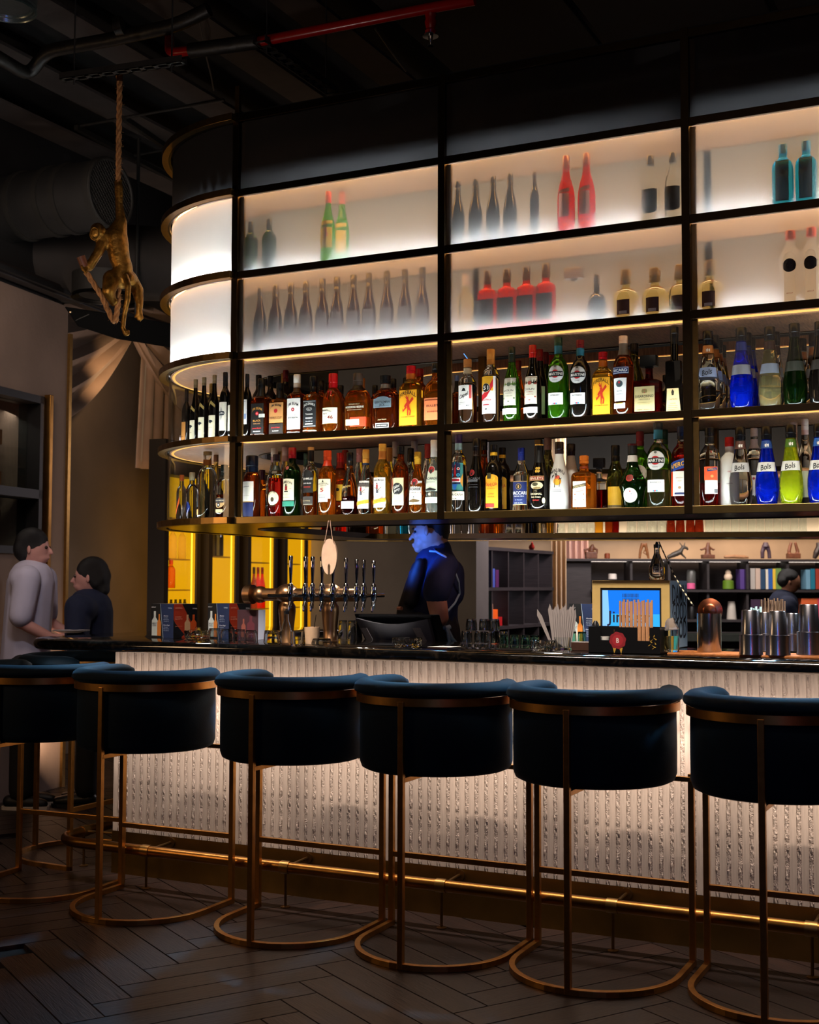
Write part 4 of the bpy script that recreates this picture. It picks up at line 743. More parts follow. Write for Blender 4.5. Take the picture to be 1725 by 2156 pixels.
for px, top, yy, c, l in ((757, 945, 5.22, '#c88c8c', 'clear bottle with pink and white neck behind the paler sailor label, lower shelf'), (820, 943, 5.22, '#c88c38', 'bottle with gold cap and red neck ring behind the golden sailor bottle, lower shelf'), (833, 930, 5.3, '#e8dcd0', 'clear bottle with white, red-ringed cap behind the charcoal disc bottle, lower shelf'), (865, 944, 5.24, '#100f10', 'clear bottle with black cap behind and right of the charcoal disc bottle, lower shelf'), (873, 928, 5.33, '#e4d8cc', 'clear bottle with tall white cap rising behind the grey bat label, lower shelf'), (901, 935, 5.24, '#c03c38', 'clear bottle with red and white cap between the two bat labels, lower shelf'), (552, 990, 5.27, '#3c1418', 'amber bottle with dark red cap behind the plain white label, lower shelf'), (646, 955, 5.26, '#386058', 'bottle with teal cap behind the arched black label, lower shelf'), (727, 948, 5.28, '#b0382c', 'bottle with orange and white neck behind the gold script bottle, lower shelf')):
    bottle(l, px, top, 33, ZBt, 'burg', 'clear' if px not in (552, 727) else 'amber', (c, .86, (c, .80, .86)), Y=yy, group=gB)
# ---- lower shelf, second bay
bottle('clear bottle with multicoloured tribal mask label and purple cap, lower shelf', 966, 915, 36, ZBt, 'round', 'clear', ('#2c1c3c', .89, ('#8ca8a8', .80, .89)), [('r', -1.0, .27, .95, .63, '#3c8078'), ('p', [(-.9, .3), (-.5, .36), (-.9, .5)], '#d87820'), ('p', [(.9, .32), (.55, .40), (.92, .5)], '#d89030'), ('r', -.62, .36, .6, .60, '#16284c'), ('d', 0, .60, .62, '#16284c', .6), ('p', [(-.05, .62), (-.18, .44), (.18, .44), (.05, .62)], '#d0202c'), ('d', -.38, .555, .17, '#e8dcc8'), ('d', -.38, .555, .1, '#c01c30'), ('d', .38, .555, .17, '#e8dcc8'), ('d', .38, .555, .1, '#c01c30'), ('d', -.36, .475, .2, '#2c9cc0'), ('d', .36, .475, .2, '#2c9cc0'), ('d', -.36, .475, .08, '#16284c'), ('d', .36, .475, .08, '#16284c'), ('r', -.58, .385, .58, .44, '#f0ece0'), ('r', -.5, .395, .5, .428, '#b81c28'), ('p', [(-.3, .36), (.3, .36), (.1, .29), (-.1, .29)], '#245c9c'), ('r', -.05, .6, .05, .645, '#38b0c8'), ('r', -1.05, .16, 1.0, .268, '#ecdcc0'), ('t', 'NUSA CAÑA', 0, .228, .25, '#1c1c20', 1.75), ('t', 'RUM', 0, .178, .12, '#1c1c20', .4)], group=gB)
bottle('near-black bottle with small red bat disc and faint grey lettering, lower shelf', 1003, 924, 37, ZBt, 'cone', 'black', ('#141010', .84, ('#2c1c14', .76, .84)), [('d', -.25, .535, .36, '#c04040'), ('d', -.25, .535, .33, '#9c141c'), ('p', [(-.45, .555), (-.25, .53), (-.05, .555), (-.15, .505), (-.35, .505)], '#201010'), ('t', 'BACARDÍ', 0, .455, .24, '#5c5c60', 1.5), ('r', -.85, .41, .5, .44, '#4c4c50'), ('r', -.85, .37, .5, .375, '#48484c'), ('t', 'CARTA NEGRA', 0, .34, .12, '#4c4c50', 1.1)], group=gB)
bottle('dark bottle rising behind the near-black bat bottle, lower shelf', 1020, 926, 34, ZBt, 'cone', 'brown', ('#121010', .86, ('#544c48', .78, .80)), Y=5.22, group=gB)
KAH = [('r', -.9, .06, .9, .50, '#e8a01c'), ('d', 0, .50, .9, '#e8a01c', .5), ('a', 'KAHLÚA', .0, .40, .40, '#b81c20', 1.55, -.02), ('t', 'THE ORIGINAL', 0, .345, .09, '#7c3c10', 1.1), ('t', 'COFFEE', 0, .265, .15, '#5c2c10', .75), ('t', 'LIQUEUR', 0, .225, .15, '#5c2c10', .85), ('r', -.78, .07, .42, .125, '#c8281c'), ('r', -.45, .49, .05, .575, '#3c3418')]
bottle('dark bottle with orange-yellow arched label, foremost of the pair, lower shelf', 1040, 937, 35, ZBt, 'round', 'black', ('#120e0c', .90, ('#e0a828', .84, .89)), KAH, group=gB)
bottle('dark bottle with orange-yellow arched label, rear of the pair, lower shelf', 1058, 943, 34, ZBt, 'round', 'black', ('#120e0c', .90, ('#e0a828', .84, .89)), KAH, Y=5.2, group=gB)
bottle('clear flared bottle with navy label and blue cap, lower shelf', 1098, 943, 38, ZBt, 'skirt', 'clear', ('#18246c', .87, ('#18246c', .80, .87)), [('r', -.98, .10, .98, .47, '#c8a468'), ('r', -.94, .11, .94, .46, '#17255a'), ('d', 0, .385, .32, '#b09050'), ('d', 0, .385, .28, '#141420'), ('t', '8', 0, .385, .3, '#e0b060', .16), ('t', 'VACCARI', 0, .285, .36, W_, 1.75), ('t', 'TRIPLE SEC', 0, .235, .1, W_, 1.2), ('t', 'A. Vaccari', 0, .18, .14, '#a8b0c8', .8), ('t', '38% 0,75L', 0, .13, .09, '#c0c8d8', 1.0)], group=gB)
bottle('black flared bottle with red arched name band and country picture, lower shelf', 1136, 936, 42, ZBt, 'malibu', 'black', ('#c8923c', .985, ('#0e0c0c', .72, .985)), [('d', -.05, .635, .14, '#e0b030'), ('d', .17, .635, .14, '#e0b030'), ('d', -.05, .59, .14, '#e0b030'), ('d', .17, .59, .14, '#e0b030'), ('r', -.78, .45, .78, .52, '#c8a060'), ('r', -.74, .457, .74, .513, '#94241c'), ('t', 'BAILEYS', 0, .485, .26, '#f0e0c0', 1.35), ('d', .05, .375, .62, '#d8c8a0', .62), ('d', -.1, .395, .3, '#4c4830', .6), ('p', [(-.3, .345), (.5, .35), (.3, .325), (-.2, .32)], '#8c7440'), ('t', 'The', 0, .295, .12, '#d8c8a0', .25), ('t', 'ORIGINAL', 0, .25, .2, '#e0d0a8', 1.15), ('t', 'Irish Cream', 0, .205, .15, '#d8c8a0', .9), ('t', 'Baileys', 0, .16, .13, '#b81c20', .6), ('d', .72, .15, .16, '#f0e8a0', 1.8)], group=gB)
bottle('tall dark bottle with mauve-brown cap behind the red arched name band, lower shelf', 1154, 922, 38, ZBt, 'burg', 'olive', ('#8c6c64', .84), Y=5.24, group=gB)
PALM = [('a', 'MALIBU', 0, .585, .34, '#18181a', 1.6, .055), ('d', .1, .42, .40, '#f0a020'), ('p', [(-.18, .455), (.4, .455), (.3, .50), (-.1, .50)], '#e05038'), ('p', [(-.22, .33), (-.14, .33), (-.08, .50), (-.12, .50)], '#18140f'), ('p', [(-.1, .52), (-.45, .50), (-.28, .53), (-.5, .46), (-.2, .51)], '#18140f'), ('p', [(-.1, .52), (-.3, .56), (-.05, .53), (.1, .57), (.02, .52), (.3, .50), (.0, .505), (.15, .45), (-.05, .495)], '#18140f'), ('p', [(.28, .34), (.33, .34), (.38, .44), (.35, .44)], '#18140f'), ('p', [(.36, .45), (.15, .43), (.3, .46), (.28, .48), (.38, .46), (.55, .47), (.42, .445), (.5, .42)], '#18140f'), ('r', -.5, .29, .5, .295, '#707070'), ('r', -.5, .27, .5, .275, '#707070'), ('t', 'CARIBBEAN RUM', 0, .22, .07, '#c08080', .6)]
bottle('opaque white bottle with palm-tree sunset and dark brown cap, lower shelf', 1178, 931, 42, ZBt, 'malibu', 'milk', ('#241412', .83), PALM, group=gB)
bottle('opaque white bottle half hidden behind the palm-tree one, lower shelf', 1203, 935, 38, ZBt, 'malibu', 'milk', ('#201412', .83), Y=5.22, group=gB)
bottle('square brown bottle, orange cap, white label with dark diagonal banner, lower shelf', 1230, 960, 47, ZBt, 'square', 'amber', ('#c8661c', .86, ('#8c3410', .76, .80)), [('r', -.72, .05, .48, .52, '#efe8dc'), ('p', [(-.72, .385), (.48, .43), (.48, .485), (-.72, .435)], '#26281f'), ('t', 'COINTREAU', -.12, .432, .2, '#f0d8a0', 1.05, 0, .038), ('r', -.5, .335, .3, .34, '#b0583c'), ('d', -.52, .28, .07, '#d8602c'), ('d', .3, .28, .07, '#d8602c'), ('d', -.5, .18, .07, '#d8602c'), ('d', .3, .18, .07, '#d8602c'), ('t', 'TRIPLE SEC', -.12, .30, .1, '#b0583c', .7)], ex=7, sy=1, group=gB)
bottle('cut-glass decanter bottle with square black stopper, lower shelf', 1262, 965, 44, ZBt, 'decant', 'clear', ('#141416', .80), [('t', 'DISARONNO', 0, .9, .13, '#c0b090', .7)], ex=8, sy=.9, capex=.55, Y=5.24, fill=.4, liq='dred', group=gB)
bottle('brown sloping bottle with dull gold label, lower shelf', 1296, 938, 38, ZBt, 'burg', 'olive', ('#14120e', .76), [('r', -.7, .08, .95, .36, '#c89820'), ('r', -.7, .02, .95, .08, '#6c5a38')], Y=5.2, group=gB)
bottle('dark green pear-shaped bottle with red wax seal and round white label, lower shelf', 1332, 935, 60, ZBt, 'bened', 'dgreen', ('#4c1410', .975, ('#14100e', .84, .975), ('#c8bcb0', .72, .82)), [('d', -.04, .47, .26, '#b8281c'), ('d', -.04, .47, .2, '#8c1c14'), ('d', -.02, .205, .52, '#c8c0a8'), ('d', -.02, .205, .50, '#1c2018'), ('d', -.02, .205, .48, '#efebe0'), ('d', 0, .265, .06, '#8c2c1c'), ('t', 'D.O.M.', -.02, .225, .12, '#2c2c24', .35), ('r', -.25, .19, .22, .193, '#807868')], sy=.8, group=gB)
bottle('green bottle with round cream back label behind the pear-shaped bottle, lower shelf', 1348, 909, 42, ZBt, 'martini', 'green', ('#7c181c', .82), [('d', .1, .46, .85, '#e8d8c8'), ('t', 'TORINO', .1, .40, .12, '#804040', .6), ('r', -.2, .5, .4, .505, '#705858')], Y=5.22, group=gB)
bottle('pale half-full bottle with round white label and red disc, lower shelf', 1386, 890.6, 50, ZBt, 'martini', 'clear', ('#1c2428', .92, ('#287088', .81, .92)), MAR('BIANCO'), fill=.44, liq='straw', group=gB)
bottle('green-capped bottle right behind the pale one with the red disc, lower shelf', 1399, 905, 40, ZBt, 'martini', 'green', ('#1c4428', .82), Y=5.24, group=gB)
APE = [('r', -1.1, .14, .9, .44, '#e8dcc8'), ('r', -1.1, .14, -.72, .44, '#d84820'), ('p', [(-1.15, .42), (1.0, .50), (1.0, .62), (-1.15, .54)], '#1c3c88'), ('t', 'APEROL', -.12, .52, .42, '#f0a81c', 1.75, 0, .035), ('d', -.0, .24, .14, '#a08060'), ('r', -.5, .155, .5, .18, '#20284c'), ('t', 'APERITIVO', 0, .36, .1, '#806040', .7), ('t', '1919', 0, .32, .1, '#806040', .35)]
bottle('red-orange bottle with blue diagonal name banner beside the second inner post, lower shelf', 1436, 898, 46, ZBt, 'round', 'red', ('#101830', .88, ('#181c28', .84, .88)), APE, fill=.80, liq='red', group=gB)
# ---- lower shelf, third bay
bottle('half-empty red bottle with orange back label right of the post, lower shelf', 1494, 901, 44, ZBt, 'round', 'red', ('#14120f', .90, ('#1c1c1c', .80, .88)), [('r', -.25, .16, 1.0, .50, '#ece0d4'), ('r', -.3, .33, .98, .50, '#e0582c'), ('p', [(.0, .44), (.9, .455), (.9, .49), (.0, .475)], '#1c3c88'), ('t', 'APEROL', .45, .466, .14, '#f0a81c', .75), ('d', .42, .38, .14, '#f0a060'), ('r', .6, .17, .95, .22, '#707070')], fill=.30, liq='red', group=gB)
bottle('opaque white bottle with red cap and small red figure, lower shelf', 1536, 921, 42, ZBt, 'round', 'milk', ('#d02c20', .87, ('#ece4e0', .80, .87)), [('t', 'AROMA', .3, .50, .16, '#c02c30', .6), ('d', .28, .40, .1, '#c8202c', 2), ('t', 'SAMBUCA', .3, .33, .12, '#a08888', .8)], Y=5.16, group=gB)
gBols = dict(group=gB)
BOLS('clear bulbous bottle with grey script band in the third bay, lower shelf', 1559, 900, 48, ZBt, 'clear', '#c4c0ba', ('#5c3c34', .72, .82), group=gB)
bottle('clear bottle with patterned neck between the clear and blue bulbous bottles, lower shelf', 1588, 902, 34, ZBt, 'round', 'clear', ('#e4d4cc', .90, ('#d8c8c0', .74, .86)), [('r', -.6, .15, .9, .4, '#d8d0c4'), ('d', .1, .36, .16, '#8c2030')], Y=5.22, group=gB)
BOLS('bright blue bulbous bottle with white band beside the yellow-green one, lower shelf', 1614, 898.7, 49, ZBt, 'blue', '#dcd8d0', ('#2c4c8c', .72, .82), group=gB)
BOLS('yellow-green bulbous bottle with white script band, lower shelf', 1665, 895, 49, ZBt, 'lime', '#e4e0d4', ('#4c6c24', .72, .82), group=gB)
BOLS('bright blue bulbous bottle cut by the right edge of the photo, lower shelf', 1724, 893, 49, ZBt, 'blue', '#dcd8d0', ('#2c5ca0', .72, .82), group=gB)
for px, top, yy, l in ((1672, 889, 5.24, 'clear bottle with white, red-lined cap right behind the yellow-green bottle, lower shelf'), (1695, 883, 5.22, 'tall white-capped clear bottle right of the yellow-green one, lower shelf')):
    bottle(l, px, top, 36, ZBt, 'burg', 'clear', ('#e8dcd0', .88, ('#d8b8b0', .82, .88)), [('r', -.5, .1, .6, .4, '#b8bc98')], Y=yy, group=gB)
# ---- curved end
def on_curve(px, rad=.64):
    d = at(px, 1230, D=1.0); o = Vector((XC, YF+RC)); dd = Vector((d.x, d.y)); A = dd.dot(dd); B = -2*dd.dot(o); C = o.dot(o)-rad*rad; q = B*B-4*A*C
    k = (-B-math.sqrt(max(q, 0)))/(2*A); return Vector((d.x*k, d.y*k))
def curve_bottle(label, px, top, wpx, zf, prof, gl, cap, dec, group, rad=.64, **kw):
    p = on_curve(px, rad); dist = p.x*_f.x+p.y*_f.y; hh = at(px, top, D=1.0); k = dist/(hh.dot(_f)-CH*_f.z) if False else None
    d = at(px, top, D=1.0); k = math.hypot(p.x, p.y)/math.hypot(d.x, d.y); h = CH+(d.z-CH)*k-zf
    a = math.atan2(p.y-(YF+RC), p.x-XC); rz = a+pi/2
    return bottle(label, 0, 0, wpx/2*dist/FPX, zf, prof, gl, cap, dec, pos=(p.x, p.y), hh=h, rz=rz*.6, group=group, **kw)
BW = [('r', -1.0, .06, 1.0, .40, '#eadcb8'), ('p', [(-.5, .31), (-.2, .335), (.3, .33), (.6, .31), (.1, .285), (.05, .26), (0, .285)], '#20242c'), ('t', 'Acacia', .0, .225, .2, '#806840', .8), ('p', [(-1.0, .52), (-.3, .60), (0, .62), (.9, .55), (.9, .51), (.0, .57), (-1.0, .49)], '#b89c58')]
gC = 'wine bottles in the curved end'
for px, top, n_ in ((407, 799, 'leftmost'), (425, 794.5, 'second'), (447, 790, 'third')):
    curve_bottle('sloping wine bottle with cream tree label, %s in the curved end' % n_, px, top, 23, ZA, 'burg', 'black', ('#8c7c5c', .88), BW, gC)
curve_bottle('straight dark wine bottle with white label and black arrow, last in the curved end', 470, 784, 24, ZA, 'wine', 'black', ('#0f1218', .80), [('r', -1.0, .15, 1.0, .56, '#e8ddc8'), ('p', [(-.9, .37), (.5, .37), (.7, .40), (.5, .43), (-.9, .43)], '#1c2430'), ('t', 'JULIA', -.05, .40, .24, W_, .9), ('p', [(-.3, .43), (.0, .50), (.3, .43)], '#a8a498'), ('p', [(-.3, .37), (.0, .29), (.3, .37)], '#a8a498')], gC)
curve_bottle('dark wine bottle mostly hidden by the corner post in the curved end', 487, 796, 22, ZA, 'wine', 'black', ('#0f1218', .80), [('r', -1.0, .15, 1.0, .56, '#e8ddc8')], gC)
curve_bottle('dark wine bottle with orange-brown label at the far left of the curved end', 388, 820, 20, ZA, 'wine', 'black', ('#1c1410', .80), [('r', -1.0, .10, 1.0, .45, '#b87838'), ('r', -.5, .2, .5, .21, '#7c3818')], gC, rad=.60)
curve_bottle('wine bottle glimpsed behind the sloping ones in the curved end', 440, 808, 20, ZA, 'wine', 'black', ('#a08040', .86), [], gC, rad=.42)
gD = 'spirit bottles in the lower curved end'
curve_bottle('tall clear bottle with brown neck band and black lettering, lower curved end', 434, 951, 42, ZBt, 'round', 'clear', ('#7c5c34', .95, ('#8c4c18', .80, .88)), [('r', -1.0, .08, -.15, .16, '#c89858'), ('a', 'REGAL', -.55, .44, .26, '#e8e0d0', .9, .04), ('p', [(-1.1, .36), (-.6, .42), (-.1, .36), (-.1, .2), (-1.0, .16)], '#2c2a28'), ('d', -.6, .30, .22, '#a08450')], gD)
curve_bottle('clear bottle with dark green-blue cap and cream crest label reading 18, lower curved end', 470, 979, 34, ZBt, 'round', 'clear', ('#10282c', .80, ('#10282c', .74, .80)), [('d', 0, .30, .8, '#b8905c', .8), ('r', -.9, .30, .9, .38, '#1c1c28'), ('t', 'CHIVAS REGAL', 0, .34, .2, '#e0d0b0', 1.5), ('d', 0, .26, .26, '#14141c'), ('t', '18', 0, .26, .22, W_, .3), ('r', -.6, .12, .6, .18, '#c8b080')], gD, fill=.45, liq='brown')
curve_bottle('pale bottle with wooden stopper behind the tall one, lower curved end', 452, 958, 26, ZBt, 'burg', 'straw', ('#7c5030', .90), [], gD, rad=.46)
curve_bottle('short bottle with big blue swirl label, lower curved end', 402, 995, 30, ZBt, 'flat', 'clear', ('#c8b890', .85), [('d', .1, .3, .8, '#203880', 1.1), ('p', [(-.6, .2), (.2, .12), (.8, .3), (.2, .2)], '#e8e8f4')], gD, ex=4)
curve_bottle('small bottle with orange slash label, leftmost in the lower curved end', 380, 1000, 22, ZBt, 'round', 'clear', ('#c86028', .88), [('p', [(-.8, .1), (0, .3), (.8, .55), (.8, .42), (0, .2)], '#d85c20')], gD, rad=.60)
# ---- frosted tiers (seen as soft shapes)
Z2, Z3 = 2.491, 2.878
gE = 'bottles behind the lower frosted row'; gF = 'bottles behind the upper frosted row'
for i, (px, top) in enumerate(zip((550, 583, 616, 648, 683, 714, 749, 782, 820, 858, 895), (607, 602, 598, 594, 590, 586, 582, 578, 574, 571, 567))):
    bottle('dark wine bottle in the long blurred frosted row, %s from its left' % ('first second third fourth fifth sixth seventh eighth ninth tenth eleventh'.split()[i]), px, top, 31, Z2, 'burg', 'winedark', ('#201a18', .80), [('r', -1, .2, 1, .5, '#1a1210')], Y=5.06+.014*i, group=gE)
for px, top, l in ((1028, 572, 'first'), (1069, 568, 'second'), (1110, 563, 'third'), (1151, 557, 'fourth')):
    bottle('amber-red bottle with dark label behind the lower frosted row, %s of four' % l, px, top, 40, Z2, 'square', 'red', ('#2c1410', .78), [('r', -.9, .1, .9, .52, '#1c1210')], Y=5.065, ex=5, group=gE)
bottle('pale straw bottle blurred behind frosted glass left of the four amber-red ones', 985, 580, 36, Z2, 'square', 'straw', ('#b8a890', .82), Y=5.2, group=gE)
bottle('blurred decanter with wide square stopper behind the lower frosted row', 1212, 568, 50, Z2, 'decant', 'ghost', ('#4c4038', .80), ex=8, capex=.8, Y=5.16, group=gE)
bottle('squat dark bottle with round label behind the lower frosted row', 1258, 580, 40, Z2, 'patron', 'black', ('#3c3028', .76), [('d', 0, .3, .7, '#141010')], Y=5.07, group=gE)
for px, top, l, y_ in ((1319, 570, 'foremost left', 5.055), (1380, 566, 'middle', 5.055), (1433, 560, 'one cut by the post', 5.07), (1497, 550, 'one right of the post', 5.055)):
    bottle('squat clear bottle, brown back label, lower frosted row, %s' % l, px, top, 56, Z2, 'patron', 'straw', ('#8c7850', .70), [('r', -.5, .06, .5, .36, '#6c4c3c'), ('r', -.3, .07, .3, .13, '#e8e0d0')], Y=y_, capw=1.5, group=gE)
for px, top, l in ((1665, 487, 'left'), (1709, 480, 'right')):
    bottle('glowing white bottle with black round emblem behind frosted glass, %s of the pair' % l, px, top, 46, Z2, 'round', 'opalglass', ('#b84038', .88), [('d', 0, .50, .62, '#2a241f'), ('t', 'ABSOLUT', 0, .12, .12, '#c08070', .6)], Y=5.045, group=gE)
for px, top, l in ((530, 468, 'left'), (569, 462, 'right')):
    bottle('dark flask-shaped bottle in the upper frosted row, %s of the pair' % l, px, top, 32, Z3, 'flat', 'dgreen', ('#1c201c', .80), Y=5.05, ex=3, sy=.7, group=gF)
bottle('green bottle with yellow label and red capsule behind the upper frosted row', 693, 405, 33, Z3, 'burg', 'green', ('#a03030', .84), [('r', -.9, .2, 1.0, .58, '#e8c030'), ('t', 'J', .0, .42, .9, '#c02020', .5), ('t', 'B', .35, .38, .5, '#c02020', .3)], Y=5.05, group=gF)
bottle('yellow-labelled bottle blurred behind the green one in the upper frosted row', 727, 408, 33, Z3, 'burg', 'green', ('#a05040', .84), [('r', -.9, .2, 1.0, .58, '#e8c030')], Y=5.2, group=gF)
for px, top, l in ((966, 383, 'first'), (1003, 378, 'second'), (1040, 373, 'third'), (1076, 367, 'fourth')):
    bottle('black bottle silhouette behind the upper frosted row, %s of four beside the post' % l, px, top, 30, Z3, 'burg', 'black', ('#14100e', .84), Y=5.07, group=gF)
bottle('slim black bottle silhouette standing alone left of the red pair, upper frosted row', 1127, 363, 20, Z3, 'wine', 'black', ('#241814', .84), Y=5.07, group=gF)
for px, top, l in ((1193, 330, 'left'), (1236, 324, 'right')):
    bottle('bright red bottle behind the upper frosted row, %s of the pair' % l, px, top, 38, Z3, 'burg', glass('scarlet', '#ff1408', 1.2, .05), ('#5c1414', .84), [('r', -.7, .2, .6, .5, '#d8a090'), ('p', [(-.7, .50), (.6, .52), (.6, .57), (-.7, .54)], '#301c24')], Y=5.055, group=gF)
for px, top, l in ((1370, 329, 'left'), (1418, 323, 'right one, beside the post')):
    bottle('clear bottle with black shield label behind the upper frosted row, %s' % l, px, top, 42, Z3, 'skirt', 'clear', ('#30302c', .86), [('r', -.9, .16, .9, .48, '#17150f'), ('d', 0, .18, .85, '#17150f', .5), ('t', 'VACCARI', 0, .28, .34, '#8c8474', 1.5)], Y=5.05, group=gF)
for px, top, l in ((1649, 305, 'left'), (1698, 298, 'right')):
    bottle('glowing sky-blue square bottle behind the upper frosted row, %s of the pair' % l, px, top, 44, Z3, 'flat', 'sky', ('#1c6c80', .84), [('r', -.62, .06, .62, .72, '#163c44'), ('r', -.56, .08, .56, .70, '#74aab0'), ('t', 'BOMBAY', 0, .64, .2, '#10303c', .9), ('d', 0, .52, .25, '#10303c'), ('t', 'SAPPHIRE', 0, .40, .18, '#10303c', .9)], Y=5.045, ex=8, sy=.8, group=gF)
# ================================================================== things on the counter
CZ = 1.1312
def px_m(p): return FPX/(p.dot(_f)-CH*_f.z)
GLS = mat('tumbler_glass', '#eef4f4', .03, 0, 1, 1.35, spec=.6); GLSG = mat('green_tumbler_glass', '#a8d8cc', .03, 0, 1, 1.35)
COPG = mat('copper_tumbler_glass', '#c06848', .05, 0, .9, 1.35)
def tumbler(label, px, ybase, ytop, wpx, m, group, Y=None, z=CZ, name='tumbler', flip=True, taper=.88, stem=None, n=16, pos=None):
    p = at(px, ybase, Z=z) if Y is None else at(px, ybase, Y=Y)
    if pos is not None: p = pos
    k = px_m(p); r = wpx/2/k; h = (ybase-ytop)/k
    p.z = z if Y is None or z != CZ else CZ
    t = .0022; r0, r1 = (r, r*taper) if flip else (r*taper, r)
    out = [(r0, 0), ((r0+r1)/2, h*.5), (r1, h-.002), (r1*.9, h)]; inn = [(r1*.9-t, h-.009), (r1-t, h-.012), ((r0+r1)/2-t, h*.5), (r0-t, .0)]
    prof = out+inn if flip else None
    mb = MB()
    if flip: rs = [[(q[0], q[1], zz) for q in superell(rr_, n)] for rr_, zz in prof]; mb.rings(rs, loop=True, cap=False) if False else mb.rings(rs[:4], cap=False)
    if flip:
        mb = MB(); mb.rings(rs, cap=False, loop=True)
        mb.add([(0, 0, h), (0, 0, h-.009)]+rs[3]+rs[4], [(0, 2+i, 2+(i+1) % n) for i in range(n)]+[(1, 2+n+(i+1) % n, 2+n+i) for i in range(n)])
        # drop the joint ring between out and inn: kept as solid base
    else:
        pr = [(.001, 0), (r0*.9, 0), (r0, .003), ((r0+r1)/2, h*.5), (r1, h), (r1-t, h), ((r0+r1)/2-t, h*.5), (r0-t, .012), (.001, .012)]
        mb.rings([[(q[0], q[1], zz) for q in superell(rr_, n)] for rr_, zz in pr])
    o = ob(name, mb, m, smooth=40, loc=(p.x, p.y, p.z+.0005)); return tag(o, label, 'glass', group)
def ashtray(label, px, y, wpx):
    p = at(px, y, Z=CZ); k = px_m(p); r = wpx/2/k; n = 40; rs = []
    for rr_, z in ((r*.78, 0), (r*.95, .012), (r, .040), (r*.93, .042), (r*.8, .018), (.002, .014)):
        rs.append([(rr_*(1+.03*(j % 2)*(z < .03))*cos(2*pi*j/n), rr_*(1+.03*(j % 2)*(z < .03))*sin(2*pi*j/n), z-(.010 if z > .03 and j % 10 in (0, 1) else 0)) for j in range(n)])
    o = ob('ashtray', MB().rings(rs), GLS, loc=(p.x, p.y+.03, CZ+.0004)); return tag(o, label, 'ashtray', 'glass ashtrays')
ashtray('cut-glass ashtray in front of the grey till on the stone counter', 851, 1364, 64)
ashtray('cut-glass ashtray beside the fanned napkins on the stone counter', 1138, 1371, 52)
ashtray('cut-glass ashtray right of the leftmost menu cube', 407, 1346, 54)
o = at(900, 1362, Z=CZ); tag(ob('receipt', MB().hexa([(0, 0, 0), (.11, 0, 0), (.12, .09, 0), (.02, .09, 0)], [(0, 0, .0006), (.11, 0, .0006), (.12, .09, .0006), (.02, .09, .0006)]), paint('#d8d4cc'), loc=(o.x, o.y, CZ+.0005)), 'white paper slip lying between the glass ashtray and the till', 'paper')
# --- menu cubes
def face_decals(t, M, polys, txts, w, h):
    L, T, c1, c2 = MB(), MB(), [], []
    def mi(l, c):
        if c not in l: l.append(c)
        return l.index(c)
    for n_, (pts, c) in enumerate(polys): L.add([M @ Vector((u*w-w/2, -(.0004+.0002*n_), v*h)) for u, v in pts], [tuple(range(len(pts)))], mi(c1, c))
    for s, u, v, hh, c, ww in txts:
        vv, f, wd = glyphs(s); sx = ww*w/wd; sz = hh*h/.72
        T.add([M @ Vector((u*w-w/2+x*sx, -.0034, v*h+y*sz)) for x, y in vv], f, mi(c2, c))
    lb = ob('printed_face', L, [paint(c) for c in c1], t, fix=False) if L.v else t
    if T.v: ob('lettering', T, [paint(c) for c in c2], lb, fix=False)
def bot_poly(u, v, w, h): return [(u-w, v), (u+w, v), (u+w, v+h*.62), (u+w*.35, v+h*.75), (u+w*.35, v+h), (u-w*.35, v+h), (u-w*.35, v+h*.75), (u-w, v+h*.62)]
FA = ([([(0, 0), (1, 0), (1, 1), (0, 1)], '#0d1014'), ([(.56, 0), (1, 0), (1, 1), (.42, 1)], '#1b2a4c'), ([(.54, 0), (.56, 0), (.42, 1), (.405, 1)], '#9fb4c0'), (bot_poly(.17, .06, .13, .72), '#c3ccc8'), (bot_poly(.37, .06, .085, .64), '#c4742c')],
      [('ABSOLUT', .13, .90, .035, '#c8c8c8', .2), ('ABSOLUT', .17, .42, .05, '#15182c', .2), ('VODKA', .17, .36, .045, '#15182c', .17), ('CIENNA', .86, .88, .035, '#a8b8cc', .18), ('Absolut', .68, .65, .035, '#c8ccd4', .2), ('DOUBLE', .68, .59, .025, '#98a4b8', .18), ('FIRST BOTTLE', .70, .54, .025, '#98a4b8', .24), ('FULL BOTTLE', .70, .49, .025, '#98a4b8', .22), ('Chivas Regal', .71, .38, .035, '#c8ccd4', .28), ('DOUBLE', .68, .32, .025, '#98a4b8', .18), ('FIRST BOTTLE', .70, .27, .025, '#98a4b8', .24), ('FULL BOTTLE', .70, .22, .025, '#98a4b8', .22)])
FBx = ([([(0, 0), (1, 0), (1, 1), (0, 1)], '#0f1012'), ([(0, .55), (0, 1), (.35, 1), (.75, .45), (.75, 0), (.35, 0)], '#b83a1c'), ([(0, .2), (0, .5), (.45, .1), (.3, 0)], '#10141c'), (bot_poly(.58, .06, .12, .62), '#e0b080'), (bot_poly(.84, .06, .13, .62), '#d8561c')],
      [('FIREBALL', .88, .86, .04, '#c8c0b8', .2), ('SKREWBALL', .2, .88, .035, '#e8a080', .3), ('DOUBLE', .18, .62, .025, '#f0c8b0', .25), ('FULL BOTTLE', .2, .56, .025, '#f0c8b0', .3), ('Jameson', .2, .35, .03, '#e08060', .3)])
